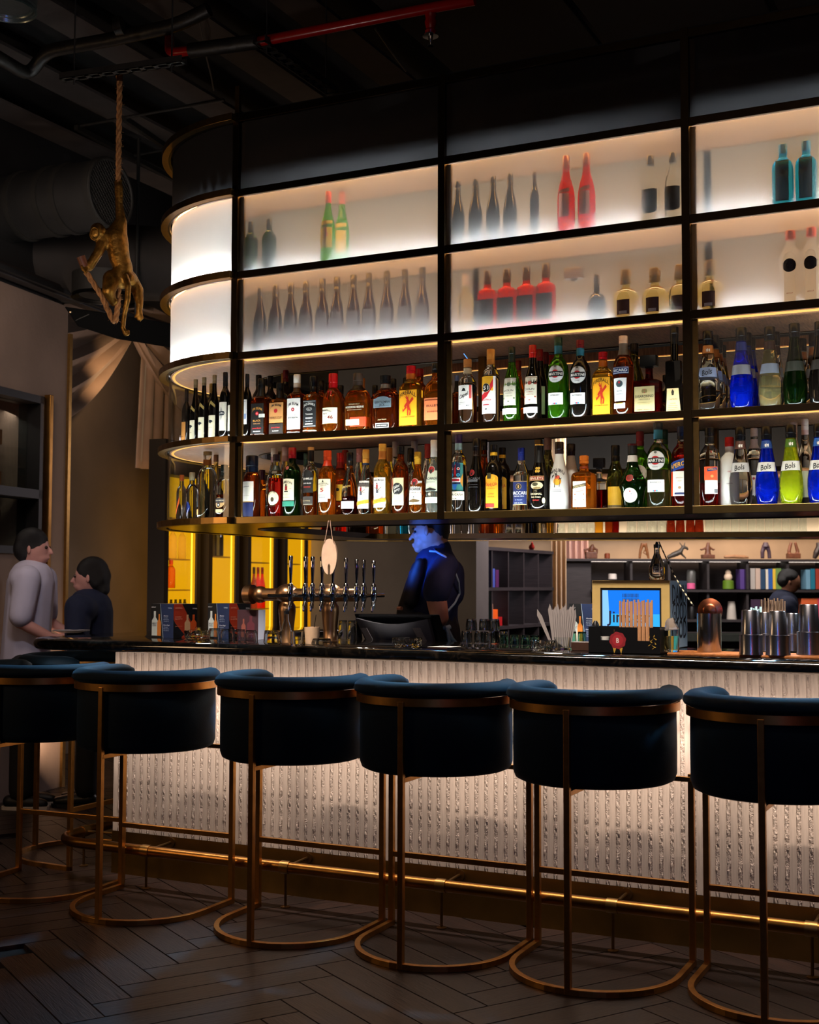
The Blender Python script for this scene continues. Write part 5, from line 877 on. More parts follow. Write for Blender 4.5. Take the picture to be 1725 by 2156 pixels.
def cube(label, xc, ytop, ybase, side, rot, Y, faces=(FA, FBx), h=None, z=CZ, body='#101216'):
    p = at(xc, ytop, Y=Y); h = h or p.z-z
    t = thing('menu_cube', label, 'menu', (p.x, p.y, z+.0005), rot, 'menu cubes on the counter')
    # the edge towards the camera is at the origin; left face runs to -x, right face to +y (local)
    s = side
    ob('box', MB().box(-s, 0, 0, s, 0, h), paint(body, .3), t, bev=.0008)
    if faces[0]: face_decals(t, Matrix.Translation((-s/2, 0, 0)), faces[0][0], faces[0][1], s, h)
    if faces[1]: face_decals(t, Matrix.Translation((0, s/2, 0)) @ Matrix.Rotation(pi/2, 4, 'Z'), faces[1][0], faces[1][1], s, h)
    return t
cube('dark menu cube at the left corner of the counter with an orange side', 366, 1272, 1346, .16, R(-10), 5.12)
cube('brighter menu cube with vivid blue panel behind the row of glasses', 483, 1271, 1346, .145, R(-10), 5.18)
FC = ([([(0, 0), (1, 0), (1, 1), (0, 1)], '#3a1c24'), (bot_poly(.3, .1, .1, .6), '#8c4c3c'), (bot_poly(.65, .1, .18, .7), '#5c2430')], [('CREAM', .65, .3, .04, '#c0a8a8', .3)])
FW = ([([(0, 0), (1, 0), (1, 1), (0, 1)], '#c9cde0')], [])
cube('small menu cube with maroon face and blank bluish white side by the beer taps', 544, 1284.5, 1346, .105, R(14), 5.17, (FC, FW))
cube('menu cube half hidden between the napkin fan and the cream kiosk', 1262, 1272, 1340, .155, R(-12), 5.44, (FA, FA))
# --- glasses on the left of the counter
for i, (px, yb, yt, w) in enumerate(((452, 1347, 1323, 27), (478, 1348, 1324, 27), (504, 1349, 1325, 27), (529, 1350, 1327, 27))):
    tumbler('short clear glass in the row before the blue menu cube, %s from the left' % ('first', 'second', 'third', 'fourth')[i], px, yb, yt, w, GLS, 'short glasses by the menu cubes')
tumbler('tiny shot glass above the left ashtray', 417, 1341, 1317, 13, GLS, 'shot glasses', Y=5.2)
tumbler('clear tumbler left of the small carafe', 572, 1352, 1327, 34, GLS, 'tumblers by the taps')
tumbler('clear tumbler right of the small carafe, below the first tap', 625, 1361, 1330, 28, GLS, 'tumblers by the taps', flip=False)
tumbler('low clear glass in front of the second tap column', 677, 1356, 1344, 44, GLS, 'tumblers by the taps')
def carafe(label, px, ybase, ytop, wpx, Y=None, z=CZ, cap='#121214', name='glass_bottle'):
    p = at(px, ybase, Z=z) if Y is None else at(px, ybase, Y=Y)
    k = px_m(p); r = wpx/2/k; h = (ybase-ytop)/k
    t = thing(name, label, 'bottle', (p.x, p.y, z+.0005))
    ob('body', MB().lathe([(r*.9, 0), (r, .004), (r, h*.3), (r*.8, h*.45), (r*.42, h*.65), (r*.36, h*.72), (r*.36, h*.84)], 18), G['clear'], t, smooth=50)
    ob('stopper', MB().lathe([(r*.40, h*.84), (r*.40, h*.93), (r*.2, h*.94), (r*.14, h)], 12), mat('cap_'+cap.lstrip('#'), cap, .3), t, smooth=40); return t
carafe('small clear carafe with black pouring spout left of the tap columns', 603, 1353, 1282, 27)
p = at(650, 1356, Z=CZ)
t = thing('straw_cup', 'pale cup with one thin stirrer between the two tap columns', 'cup', (p.x, p.y+.03, CZ+.0005))
ob('cup', MB().lathe([(.03, 0), (.036, .075), (.034, .075), (.028, .004)], 16), paint('#c8a888', .4), t, smooth=40); ob('stirrer', MB().tube([(0, 0, .004), (.02, 0, .13)], .0016, 6), BLACK, t)
# --- tap tower
def taps():
    Yc = 5.14; BR = mat('satin_bronze', '#a27b58', .34, 1, noise=.06)
    p0 = at(605, 1352, Y=Yc); k = px_m(p0)
    t = thing('beer_tap_tower', 'bronze beer tower on two tapering columns with a row of chrome taps', 'beer tap', (p0.x, Yc, CZ+.0005))
    def L(px, py, Y=Yc): q = at(px, py, Y=Y); return Vector((q.x-p0.x, Y-Yc, q.z-CZ))
    for px in (605, 696):
        a = L(px, 1250); ob('column', MB().lathe([(.034, 0), (.036, .006), (.030, .012), (.033, .06), (.041, .14), (.040, .165), (.028, .185), (.026, a.z-.02), (.026, a.z)], 24, (a.x, 0, 0)), BR, t, smooth=50)
        ob('joint', MB().ball((a.x, 0, a.z), .058, .052, .046, 20, 12), BR, t, smooth=60)
    a, b = L(552, 1250), L(748, 1250); zc = L(696, 1253).z
    ob('manifold', MB().tube([(a.x, 0, zc), (b.x, 0, zc)], .030, 20), BR, t, smooth=50)
    ob('joint', MB().ball((L(548, 1250).x, 0, zc), .042, .040, .040, 18, 12), BR, t, smooth=60); ob('joint', MB().ball((L(650, 1250).x, 0, zc), .040, .036, .034, 18, 12), BR, t, smooth=60); ob('joint', MB().ball((b.x, 0, zc), .033, .03, .03, 16, 10), BR, t, smooth=60)
    x = L(531, 1250).x; ob('end_cap', MB().tube([(x-.024, -.01, zc), (x+.014, -.01, zc)], [.046, .046], 22), BR, t, smooth=40); ob('end_lens', MB().tube([(x-.030, -.01, zc), (x-.023, -.01, zc)], [.040, .042], 22), mat('blue_lens', '#16244c', .15), t, smooth=40)
    ob('tap_rail', MB().tube([(L(583, 1250).x, -.075, zc-.004), (L(790, 1250).x, -.075, zc-.004)], .0075, 12), CHROME, t, smooth=50)
    for px, yt in ((612, 1170), (643, 1172), (658, 1172), (678, 1172), (701, 1174), (728.5, 1175), (751, 1178), (766, 1179), (787, 1181)):
        xx = at(px, 1250, Y=Yc-.095).x-p0.x; zt = at(px, yt, Y=Yc-.095).z-CZ; yy = -.095
        tb_ = ob('tap_body', MB().lathe([(.006, -.062), (.008, -.03), (.012, -.022), (.014, .0), (.016, .012), (.012, .02), (.014, .032), (.010, .05), (.007, .055)], 14, (xx, yy, zc)).tube([(xx, yy, zc-.03), (xx, yy-.012, zc-.05), (xx, yy-.014, zc-.075)], [.009, .0075, .005], 10).tube([(xx, yy+.01, zc), (xx, 0, zc)], .009, 10), CHROME, t, smooth=50)
        ob('tap_handle', MB().lathe([(.0055, .055), (.006, .07), (.0085, .12), (.0105, zt-zc-.004), (.008, zt-zc)], 12, (xx, yy, zc)), CHROME, tb_, smooth=50)
taps()
# hanging wooden disc
p = at(693, 1172, Y=4.95); k = px_m(p); rx, rz_ = 18.5/k, 38/k
t = thing('hanging_disc', 'pale oval wooden tag with a slot hanging on string above the taps', 'tag', (p.x, p.y, p.z-rz_))
pts = [(rx*sin(a), rz_+rz_*cos(a)) for a in [2*pi*i/40 for i in range(40)] if not (abs(rx*sin(a)) < .006 and cos(a) < 0)]
i0 = max(i for i, q in enumerate(pts) if q[0] > 0 and q[1] < rz_ and q[0] < .3*rx) if True else 0
slot = [(.005, .004), (.007, rz_*.5), (0, rz_*.62), (-.007, rz_*.5), (-.005, .004)]
right = [q for q in pts if q[0] >= 0]; left = [q for q in pts if q[0] < 0]
poly = sorted(right, key=lambda q: -q[1])+slot+sorted(left, key=lambda q: q[1])
n = len(poly); ob('disc', MB().add([(x, 0, z) for x, z in poly]+[(x, .010, z) for x, z in poly], [tuple(range(n)), tuple(range(2*n-1, n-1, -1))]+[(i, (i+1) % n, n+(i+1) % n, n+i) for i in range(n)]), mat('pale_plywood', '#d8b79c', .6, noise=.08, nscale=30), t)
zt = 1.685-(p.z-rz_)
ob('string', MB().tube([(-.6*rx, -.002, rz_*1.75), (-.35*rx, -.004, rz_*2.2), (-.1*rx, 0, zt)], .0016, 6).tube([(.6*rx, -.002, rz_*1.75), (.4*rx, -.004, rz_*2.2), (.1*rx, 0, zt)], .0016, 6), paint('#c8a890'), t)
# --- till
def till():
    Yt = 5.60; c = at(830, 1326, Y=Yt); k = px_m(c)
    t = thing('till_monitor', 'black point-of-sale monitor seen from behind with grey curved back shell', 'monitor', (c.x, Yt, .9))
    def L(px, py, dy=0): q = at(px, py, Y=Yt+dy); return Vector((q.x-c.x, dy, q.z-.9))
    tl, tr, br, bl = L(745, 1292), L(908, 1294), L(930, 1375, .12), L(780, 1375, .12)
    th_ = Vector((.03, .035, .0))
    ob('screen_housing', MB().add([tl, tr, br, bl]+[q+th_ for q in (tl, tr, br, bl)], [(0, 1, 2, 3), (7, 6, 5, 4), (0, 4, 5, 1), (1, 5, 6, 2), (2, 6, 7, 3), (3, 7, 4, 0)]), mat('till_black', '#0c0d12', .3, noise=.1), t, bev=.004)
    # grey shell with sagging top edge
    n = 14; top = []; low = []
    for i in range(n+1):
        u = i/n; a = L(750+(902-750)*u, 1301+2*u+12*sin(pi*u), -.012); b = L(786+(922-786)*u, 1375, .09); top.append(a+Vector((0, -.01-.018*sin(pi*u), 0))); low.append(b+Vector((0, -.02-.02*sin(pi*u), 0)))
    mid = [a.lerp(b, .5)+Vector((0, -.028*sin(pi*i/n), 0)) for i, (a, b) in enumerate(zip(top, low))]
    back = [a+Vector((0, .03, 0)) for a in top]; backl = [a+Vector((0, .03, 0)) for a in low]
    ob('back_shell', MB().rings([list(r_) for r_ in zip(top, mid, low, backl, back)]), mat('till_grey', '#5a5a60', .42, noise=.06), t, smooth=45)
    for (x0, x1) in ((765, 778), (874, 890)):
        q = [L(x0, 1322, -.045), L(x1, 1322, -.045), L(x1+16, 1352, .0), L(x0+16, 1352, .0)]
        q = [v+Vector((0, -.03, 0)) for v in q]
        ob('vent_patch', MB().add(q+[v+Vector((0, .004, 0)) for v in q], [(0, 1, 2, 3), (7, 6, 5, 4), (0, 4, 5, 1), (1, 5, 6, 2), (2, 6, 7, 3), (3, 7, 4, 0)]), mat('till_patch', '#8a8a8c', .5), t)
    ob('stand', MB().box(-.08, .10, .05, .16, 0, .10).box(-.02, .04, .08, .13, .1, .2), BLACK, t, bev=.004)
    ob('card_reader', MB().hexa([(tl.x-.012, -.01, .18), (tl.x+.012, -.01, .18), (tl.x+.012, .08, .18), (tl.x-.012, .08, .18)], [(tl.x-.02, -.01, tl.z-.06), (tl.x+.01, -.01, tl.z-.03), (tl.x+.01, .06, tl.z-.03), (tl.x-.02, .06, tl.z-.06)]), BLACK, t, bev=.002)
till()
# --- stacked glasses behind the counter edge
i = 0; names = 'first second third fourth fifth'.split()
for row, (yb, yt) in enumerate(((1362, 1336), (1336, 1308))):
    for j in range(4 if row == 0 else 3):
        px = 983+j*24+row*10; p = at(px, 1362, Y=5.42); k = px_m(p); z = CZ+row*.056
        tumbler('upturned patterned tumbler right of the bartender, %s row, %s from left' % (('lower', 'upper')[row], names[j]), px, 0, 0, 0, GLS, 'stacked tumblers', pos=None) if False else None
        r = 11.5/k; h = .054
        rs = [[(q[0]*(1+.05*(m % 2)), q[1]*(1+.05*(m % 2)), zz) for m, q in enumerate(superell(rr_, 20))] for rr_, zz in ((r, 0), (r*.97, h*.6), (r*.85, h), (r*.78, h-.008), (r*.9, h*.6), (r*.93, 0))]
        rs[3] = rs[3]; mb = MB().rings(rs[:3], cap=False).rings([rs[2], rs[3]], cap=False).rings(rs[3:], cap=False); mb.add(rs[2], [tuple(range(20))]); mb.rings([rs[5], rs[0]], cap=False)
        o = ob('tumbler', mb, GLS, smooth=50, loc=(p.x, 5.42+.02*(j % 2), z+.0006)); tag(o, 'upturned patterned tumbler right of the bartender, %s row, %s from left' % (('lower', 'upper')[row], names[j]), 'glass', 'stacked tumblers')
for j, px in enumerate((1062, 1084, 1106, 1126)): tumbler('green-tinted low tumbler behind the right ashtray, %s from left' % names[j], px, 1362, 1341, 21, GLSG, 'green tumblers', Y=5.34)
for j, px in enumerate((1205, 1226)): tumbler('green-tinted tumbler between napkins and straw caddy, %s one' % ('left', 'right')[j], px, 1352, 1322, 20, GLSG, 'green tumblers by the caddy', Y=5.38)
for j, px in enumerate((722, 742)): tumbler('upturned tumbler between second tap column and till, %s one' % ('left', 'right')[j], px, 1356, 1315, 20, GLS, 'tumblers behind the taps', Y=5.4)
# --- napkins
p = at(1175, 1368, Z=CZ); hx, hy = p.x, p.y+.05
t = thing('napkin_holder', 'small clear holder gripping the fan of paper napkins', 'napkin holder', (hx, hy, CZ+.0005))
ob('cup', MB().lathe([(.030, 0), (.034, .05), (.031, .05), (.027, .004)], 16), GLS, t, smooth=40); ob('foot', MB().lathe([(.034, 0), (.034, .006), (.03, .0065)], 16), STEEL, t)
for i in range(12):
    a = R(-8+i*1.5) if i else R(-24); hh = .172+.012*sin(i*2.1)
    w = .0085; y = -.02+.0036*i; xo = (i-6)*.0056
    mb = MB(); q = [(-w*.5, 0), (w*.5, 0), (w*1.15, hh*.8), (w*.2, hh), (-w*1.1, hh*.86)]
    q = [(x*cos(a)+z*sin(a), z*cos(a)-x*sin(a)) for x, z in q]; n = len(q)
    mb.add([(x, 0, z) for x, z in q]+[(x, .0016, z) for x, z in q], [tuple(range(n)), tuple(range(2*n-1, n-1, -1))]+[(k_, (k_+1) % n, n+(k_+1) % n, n+k_) for k_ in range(n)])
    o = ob('paper_napkin', mb, mat('napkin_paper', '#857c78', .9, noise=.05), loc=(hx+xo, hy+y, CZ+.008)); tag(o, 'folded grey-white paper napkin in the fan, %s from the left' % 'first second third fourth fifth sixth seventh eighth ninth tenth eleventh twelfth'.split()[i], 'napkin', 'napkins in the fan')
p = at(1219, 1371, Z=CZ); tag(ob('wooden_block', MB().box(-.04, .04, 0, .06, 0, .036), mat('dark_walnut', '#3a241a', .4, noise=.2), loc=(p.x, p.y+.02, CZ+.0005), bev=.002), 'small dark wooden box between the napkins and the black caddy', 'box')
# --- straw caddy
p = at(1314, 1377, Z=CZ); k = px_m(p); cx_, cy_ = p.x, p.y
t = thing('bar_caddy', 'black bar caddy with a red wax seal emblem, full of brown straws', 'caddy', (cx_, cy_, CZ+.0005), R(0))
W2 = 76/k*1.02; hC = 56/k; x0, x1 = -W2, W2
bmx = MB(); bmx.box(x0, x1, 0, .003, 0, hC*.5).box(x0, x0+W2*.35, 0, .003, hC*.5, hC).box(x0+W2*.75, x1-W2*.62, 0, .003, hC*.5, hC).box(x1-W2*.28, x1, 0, .003, hC*.5, hC)
bmx.box(x0, x1, .117, .12, 0, hC).box(x0, x0+.003, .003, .117, 0, hC).box(x1-.003, x1, .003, .117, 0, hC).box(x0, x1, 0, .12, -.0003, .003).box(x0+W2*.7, x0+W2*.71, .003, .117, 0, hC*.9)
ob('tray', bmx, mat('caddy_black', '#0a0a0b', .35, noise=.08), t)
L, T = MB(), MB(); sx_ = -W2*.17; sz = hC*.5
pts = [( (.041+.0022*sin(8*a))*cos(a)+sx_, (.041+.0022*sin(8*a))*sin(a)*1.0+sz) for a in [2*pi*i/40 for i in range(40)]]
pts = [((x-sx_)*.8+sx_, (z-sz)*.8+sz) for x, z in pts]
L.add([(x, -.0006, z) for x, z in pts], [tuple(range(40))], 0)
L.add([(sx_+.022*cos(a), -.0009, sz+.022*sin(a)) for a in [2*pi*i/24 for i in range(24)]], [tuple(range(24))], 1)
L.add([(sx_-.02, -.0004, sz-.028), (sx_-.006, -.0004, sz-.03), (sx_-.014, -.0004, sz-.052)], [(0, 1, 2)], 2); L.add([(sx_+.006, -.0004, sz-.03), (sx_+.02, -.0004, sz-.028), (sx_+.014, -.0004, sz-.052)], [(0, 1, 2)], 2)
for i in range(9): L.add([(x1-.03+.016*sin(i*2.4)-.002, -.0005, .02+.006*i), (x1-.03+.016*sin(i*2.4)+.004, -.0005, .022+.006*i), (x1-.03+.010*sin(i*2.4+1), -.0005, .030+.006*i)], [(0, 1, 2)], 2)
v, f, wd = glyphs('B'); T.add([(sx_+x*.022, -.0013, sz+y*.026) for x, y in v], f)
ob('seal_emblem', L, [paint('#7c141c'), paint('#941c24'), paint('#a8842c')], t, fix=False); ob('lettering', T, paint('#d8ccc4'), t, fix=False)
o = ob('paper_cup', MB().lathe([(.016, 0), (.021, .06), (.019, .06), (.015, .004)], 16), paint('#c8c4bc'), smooth=40, loc=(cx_-W2*.62, cy_+.035, CZ+.0045)); tag(o, 'white cup standing in the left slot of the black caddy', 'cup')
ords = 'first second third fourth fifth sixth seventh eighth ninth tenth eleventh twelfth thirteenth fourteenth fifteenth sixteenth seventeenth'.split()
def straws(cx, cy, z, n, w, h, label, group, col='#b4835a'):
    for i in range(n):
        hh = h*(1+.03*sin(i*3.7)); x = cx-w/2+w*i/(n-1)
        o = ob('drinking_straw', MB().tube([(x, cy+.006*(i % 2), z), (x+.0006*sin(i), cy+.006*(i % 2), z+hh)], w/(n-1)*.5, 8), mat('straw_'+col.strip('#'), col, .6, noise=.1), smooth=40); tag(o, (label % ords[i]) if '%' in label else label, 'straw', group)
a, b = at(1306, 1262, Y=cy_+.05), at(1373, 1262, Y=cy_+.05)
straws((a.x+b.x)/2, cy_+.05, CZ+.0045, 17, b.x-a.x, a.z-CZ-.01, 'brown paper straw in the black caddy, %s from the left', 'brown straws in the caddy')
p = at(1256, 1318, Y=cy_+.1); tag(ob('pepper_mill', MB().lathe([(.012, 0), (.014, .05), (.008, .07), (.014, .085), (.014, .105), (.006, .12)], 14), BLACK, smooth=40, loc=(p.x, cy_+.09, CZ+.0045)), 'small black shaker standing at the back left of the caddy', 'shaker')
# --- kiosk
def kiosk():
    Yk = 5.27; a = at(1247, 1222, Y=Yk); b = at(1410, 1222, Y=Yk); zt = a.z-CZ; w = b.x-a.x
    t = thing('counter_kiosk', 'cream framed box with a glowing blue screen and black side lettering', 'screen', (a.x, Yk, CZ+.0005))
    dp = .30; f_ = .036
    ob('case', MB().box(0, w, .012, dp, 0, zt), mat('kiosk_side_blue', '#8c9caa', .5, noise=.05), t, bev=.002)
    ob('frame', MB().box(0, w, 0, .012, zt-f_*.9, zt).box(0, f_, 0, .012, 0, zt-f_*.9).box(w-f_, w, 0, .012, 0, zt-f_*.9).box(f_, w-f_, 0, .012, 0, f_*1.2), mat('kiosk_cream', '#b79a5c', .5, noise=.05), t, bev=.001)
    ob('bezel', MB().box(f_, w-f_, .006, .0115, f_*1.2, zt-f_*.9), BLACK, t)
    x0, x1, z0, z1 = f_+.008, w-f_-.008, f_*1.2+.01, zt-f_*.9-.01
    ob('screen', MB().add([(x0, .0050, z0), (x1, .0050, z0), (x1, .0050, z1), (x0, .0050, z1)], [(0, 1, 2, 3)]), emi('screen_blue', '#1c7cf0', 1.15), t, fix=False)
    ob('screen_image', MB().add([(x0, .0046, z0), (x1, .0046, z0), (x1, .0046, z0+(z1-z0)*.48), (x0, .0046, z0+(z1-z0)*.48)], [(0, 1, 2, 3)]).add([(x0, .0044, z0), (x0+.035, .0044, z0), (x0+.025, .0044, z1), (x0, .0044, z1)], [(0, 1, 2, 3)], 1), [emi('screen_cyan', '#3ab4f8', 1.1), emi('screen_pale', '#7cb4ff', 1.5)], t, fix=False)
    mb = MB()
    for i in range(12):
        for j in range(2): xx = x0+(x1-x0)*(.36+.024*i); mb.box(xx, xx+.0028, .003, .0042, z1-.030-.020*j, z1-.014-.020*j)
    ob('grille_print', mb, paint('#103c7c'), t)
    T = MB(); v, f, wd = glyphs('Jim'); T.add([(x0+(x1-x0)*.26+x*.07, .0028, z0+(z1-z0)*.42+y*.07) for x, y in v], f); v, f, wd = glyphs('Beam'); T.add([(x0+(x1-x0)*.66+x*.05, .0028, z0+(z1-z0)*.42+y*.07) for x, y in v], f)
    ob('screen_lettering', T, paint('#0c1c3c'), t, fix=False)
    T = MB()
    for i, s_ in enumerate(('DAMN', 'GOOD', 'FOOD')):
        v, f, wd = glyphs(s_); T.add([(w+.0006, .012+dp/2+x*(dp*.80/wd), zt*(.80-.26*i)+y*.115) for x, y in v], f)
    ob('side_lettering', T, paint('#16181c'), t, fix=False)
    return a, b, zt
ka, kb, kz = kiosk()
carafe('clear long-necked bottle standing on top of the cream kiosk', 1384, 1221, 1140, 34, Y=5.38, z=CZ+kz+.001, cap='#181a1c')
# --- jar, strainer can, tins, mat
a = at(1378, 1384, Z=CZ); tag(ob('service_mat', MB().box(0, 1.2, 0, .22, 0, .008), mat('amber_cork', '#a8642c', .6, noise=.3, nscale=60, bump=.3, bscale=300), loc=(a.x, 4.86, CZ+.0004), bev=.002), 'thin amber mat under the shaker tins at the right of the counter', 'mat')
MZ = CZ+.009
p = at(1409, 1373, Z=MZ); k = px_m(p)
t = thing('drink_glass', 'short glass of pale amber drink with crumpled film on top', 'glass', (p.x, p.y+.03, MZ))
ob('glass', MB().lathe([(.028, 0), (.031, .004), (.033, .088), (.030, .088), (.028, .010), (.001, .010)], 18), GLS, t, smooth=45); ob('drink', MB().lathe([(.027, .0105), (.0295, .062), (.001, .062)], 18), G['straw'], t, smooth=45)
random.seed(5); rs = [[((.024-.003*i)*(1+.45*random.random())*cos(a_), (.024-.003*i)*(1+.45*random.random())*sin(a_), .083+.009*i+.006*random.random()) for a_ in [2*pi*j/12 for j in range(12)]] for i in range(6)]
ob('cling_film', MB().rings(rs), mat('cling_film', '#b8aca4', .15, 0, .6, 1.3), t, smooth=30)
def can(px, yb, yt, wpx, lab):
    p = at(px, yb, Z=MZ); k = px_m(p); r = wpx/2/k; h = (yb-yt)/k
    t = thing('strainer_can', lab, 'can', (p.x, p.y+r*.8, MZ))
    ob('cylinder', MB().lathe([(r*.98, 0), (r, .003), (r, h), (r*.96, h), (r*.95, .005), (.001, .005)], 28), STEEL, t, smooth=45)
    return t, r, h
t, r, h = can(1489.5, 1373, 1292, 51, 'brushed steel cylinder holding a copper julep strainer')
mb = MB(); n = 28; rs = []
for rr_, y in ((.001, .012), (r*.55, .009), (r*.8, .001), (r*.98, -.002), (r*1.04, 0), (r*1.04, .002), (r*.9, .004), (.001, .015)): rs.append([(rr_*cos(2*pi*j/n), -y, rr_*sin(2*pi*j/n)+h+.010) for j in range(n)])
o = ob('julep_strainer', mb.rings(rs), mat('copper', '#b06848', .25, 1, noise=.1), smooth=45, loc=(t.location.x, t.location.y+.02, t.location.z-.0)); tag(o, 'round copper strainer leaning out of the steel cylinder', 'strainer')
def tin(px, yb, yt, wb, wt, lab, dy=.0):
    p = at(px, yb, Z=MZ); k = px_m(p); rb_, rt = wb/2/k, wt/2/k; h = (yb-yt)/k
    o = ob('shaker_tin', MB().lathe([(rb_, 0), (rb_*1.0, .003), (rb_*.965, .012), (rb_*.93+rt*.07, h*.45), (rb_*.45+rt*.53, h*.46), (rt, h-.003), (rt*.95, h), (rt*.3, h-.002), (.001, h-.002)], 32), mat('tin_steel', '#b4b4ba', .24, 1, noise=.04), smooth=35, loc=(p.x, p.y+rb_*.6+dy, MZ)); tag(o, lab, 'shaker tin', 'shaker tins')
tin(1579, 1379, 1285, 50, 37, 'upturned shaker tin, left one of the front three on the mat')
tin(1636, 1380, 1287, 52, 35, 'upturned shaker tin, middle one of the front three on the mat')
tin(1702, 1379, 1273, 53, 38, 'tallest upturned shaker tin at the right edge of the photo')
tin(1606, 1372, 1290, 40, 30, 'upturned shaker tin tucked behind and between the left and middle ones', .05)
tin(1662, 1372, 1292, 38, 30, 'upturned shaker tin tucked behind the middle one', .05)
a, b = at(1611, 1262, Y=5.45), at(1659, 1262, Y=5.45)
p = at(1632, 1300, Y=5.45); tag(ob('straw_box', MB().box(-.09, .09, -.04, .04, 0, .085), BLACKM, loc=(p.x, 5.46, CZ+.0005), bev=.003), 'black box behind the shaker tins holding straws', 'box')
straws((a.x+b.x)/2, 5.37+.0, CZ+.0005, 14, b.x-a.x, a.z-CZ, 'grey-brown straw behind the shaker tins, %s from the left', 'straws behind the tins', '#7c6450')
a, b = at(1586, 1274, Y=5.4), at(1606, 1274, Y=5.4); straws((a.x+b.x)/2, 5.36, CZ+.0005, 5, b.x-a.x, a.z-CZ-.01, 'clear plastic straw behind the left shaker tin, %s from the left', 'clear straws', '#a8d0d4')
# cord from the rear shelf to the counter
mb = MB(); a, b = at(1388, 1141, Y=5.36), at(1461, 1276, Y=5.10)
n = 26
for i in range(n):
    q0 = a.lerp(b, i/n); q1 = a.lerp(b, (i+1)/n); q0.z -= .02*sin(pi*i/n); q1.z -= .02*sin(pi*(i+1)/n); mb.tube([q0, q1], .0028, 6, mi=i % 2)
tag(ob('twisted_cord', mb, [paint('#d8c8a8'), paint('#1c1814')]), 'black and cream twisted cord slanting from the bottle on the kiosk', 'cord')
# ================================================================== things on the rear shelf run
def rear(px, inn=.14):
    d = at(px, 1230, D=1.0); o = p_end+rn*inn*1.0 if False else p_end-outn*inn
    det = rd.x*(-d.y)-rd.y*(-d.x); t_ = ((-o.x)*(-d.y)-(-o.y)*(-d.x))/det; return o+rd*t_
def rear_bottle(px, w, h, prof, gl, cap, label, dec=()):
    q = rear(px); dist = q.x*_f.x+q.y*_f.y
    return bottle(label, 0, 0, w/2*dist/FPX, TZ[0][1]-.004, prof, gl, (cap, .84), dec, pos=(q.x, q.y), hh=h, group='bottles on the rear shelf', rz=R(12))
RL = [(688, 26, .26, 'round', 'dred', '#601018', 'dark red bottle'), (717, 24, .27, 'burg', 'red', '#801010', 'red bottle'), (752, 42, .25, 'flat', 'black', '#0e0e0e', 'broad black bottle'), (789, 40, .24, 'decant', 'brown', '#14100e', 'broad brown bottle'), (825, 30, .29, 'square', 'gin', '#d8d8d0', 'clear square bottle with bright foot'), (852, 22, .28, 'round', 'sky', '#c8c8c8', 'pale aqua bottle'),
      (960, 26, .28, 'round', 'clear', '#c0b8a8', 'clear bottle right of the bartender'), (1028, 34, .25, 'square', 'brown', '#181008', 'brown square bottle'), (1052, 20, .26, 'round', 'amber', '#c85818', 'orange bottle'), (1120, 30, .26, 'wine', 'black', '#0e0e0e', 'black bottle'), (1160, 16, .24, 'round', 'honey', '#a86820', 'slim gold bottle'), (1262, 18, .26, 'round', 'honey', '#a86820', 'slim amber bottle'), (1283, 16, .28, 'wine', 'brown', '#502018', 'slim brown bottle'), (1298, 14, .28, 'wine', 'dred', '#401014', 'slim dark red bottle')]
for px, w, h, pf, gl, cp, l in RL: rear_bottle(px, w, h, pf, gl, cp, l+' on the rear shelf below the main shelving')
q = rear(998); rear_bottle(998, 26, .29, 'round', 'clear', '#20306c', 'clear bottle a third full of blue on the rear shelf'); bpy.data.objects
def rear_glass(px, w, h, m, label, group):
    q = rear(px); dist = q.x*_f.x+q.y*_f.y; r = w/2*dist/FPX; n = 18
    f_ = lambda rr_, z: [(a_[0]*(1+.06*(j % 2)), a_[1]*(1+.06*(j % 2)), z) for j, a_ in enumerate(superell(rr_, n))]
    mb = MB().rings([f_(r, 0), f_(r*.97, h*.5), f_(r*.84, h), f_(r*.76, h-.008), f_(r*.9, h*.5), f_(r*.94, 0)], cap=False); mb.add(f_(r*.84, h), [tuple(range(n))]); mb.rings([f_(r*.94, 0), f_(r, 0)], cap=False)
    o = ob('upturned_glass', mb, m, smooth=50, loc=(q.x, q.y, TZ[0][1]-.0035)); tag(o, label, 'glass', group)
ords = 'first second third fourth fifth sixth seventh eighth ninth tenth eleventh twelfth'.split()
for i, px in enumerate((1331, 1353, 1375, 1395)): rear_glass(px, 20, .10, GLS, 'ribbed clear glass upturned on the rear shelf, %s of four' % ords[i], 'clear glasses on the rear shelf')
for i, px in enumerate((1414, 1434, 1455, 1474)): rear_glass(px, 19, .095, COPG, 'copper-tinted glass upturned on the rear shelf, %s of four' % ords[i], 'copper glasses on the rear shelf')
for i in range(12): rear_glass(1495+i*18, 16, .15, GLS, 'tall ribbed glass upturned on the rear shelf, %s from the copper ones' % ords[i], 'tall glasses on the rear shelf')
for i, px in enumerate((1072, 1092, 1140, 1182, 1205, 1228, 1246)): rear_glass(px, 18, .075, GLS, 'low glass among the bottles on the rear shelf, %s from the left' % ords[i], 'low glasses on the rear shelf')
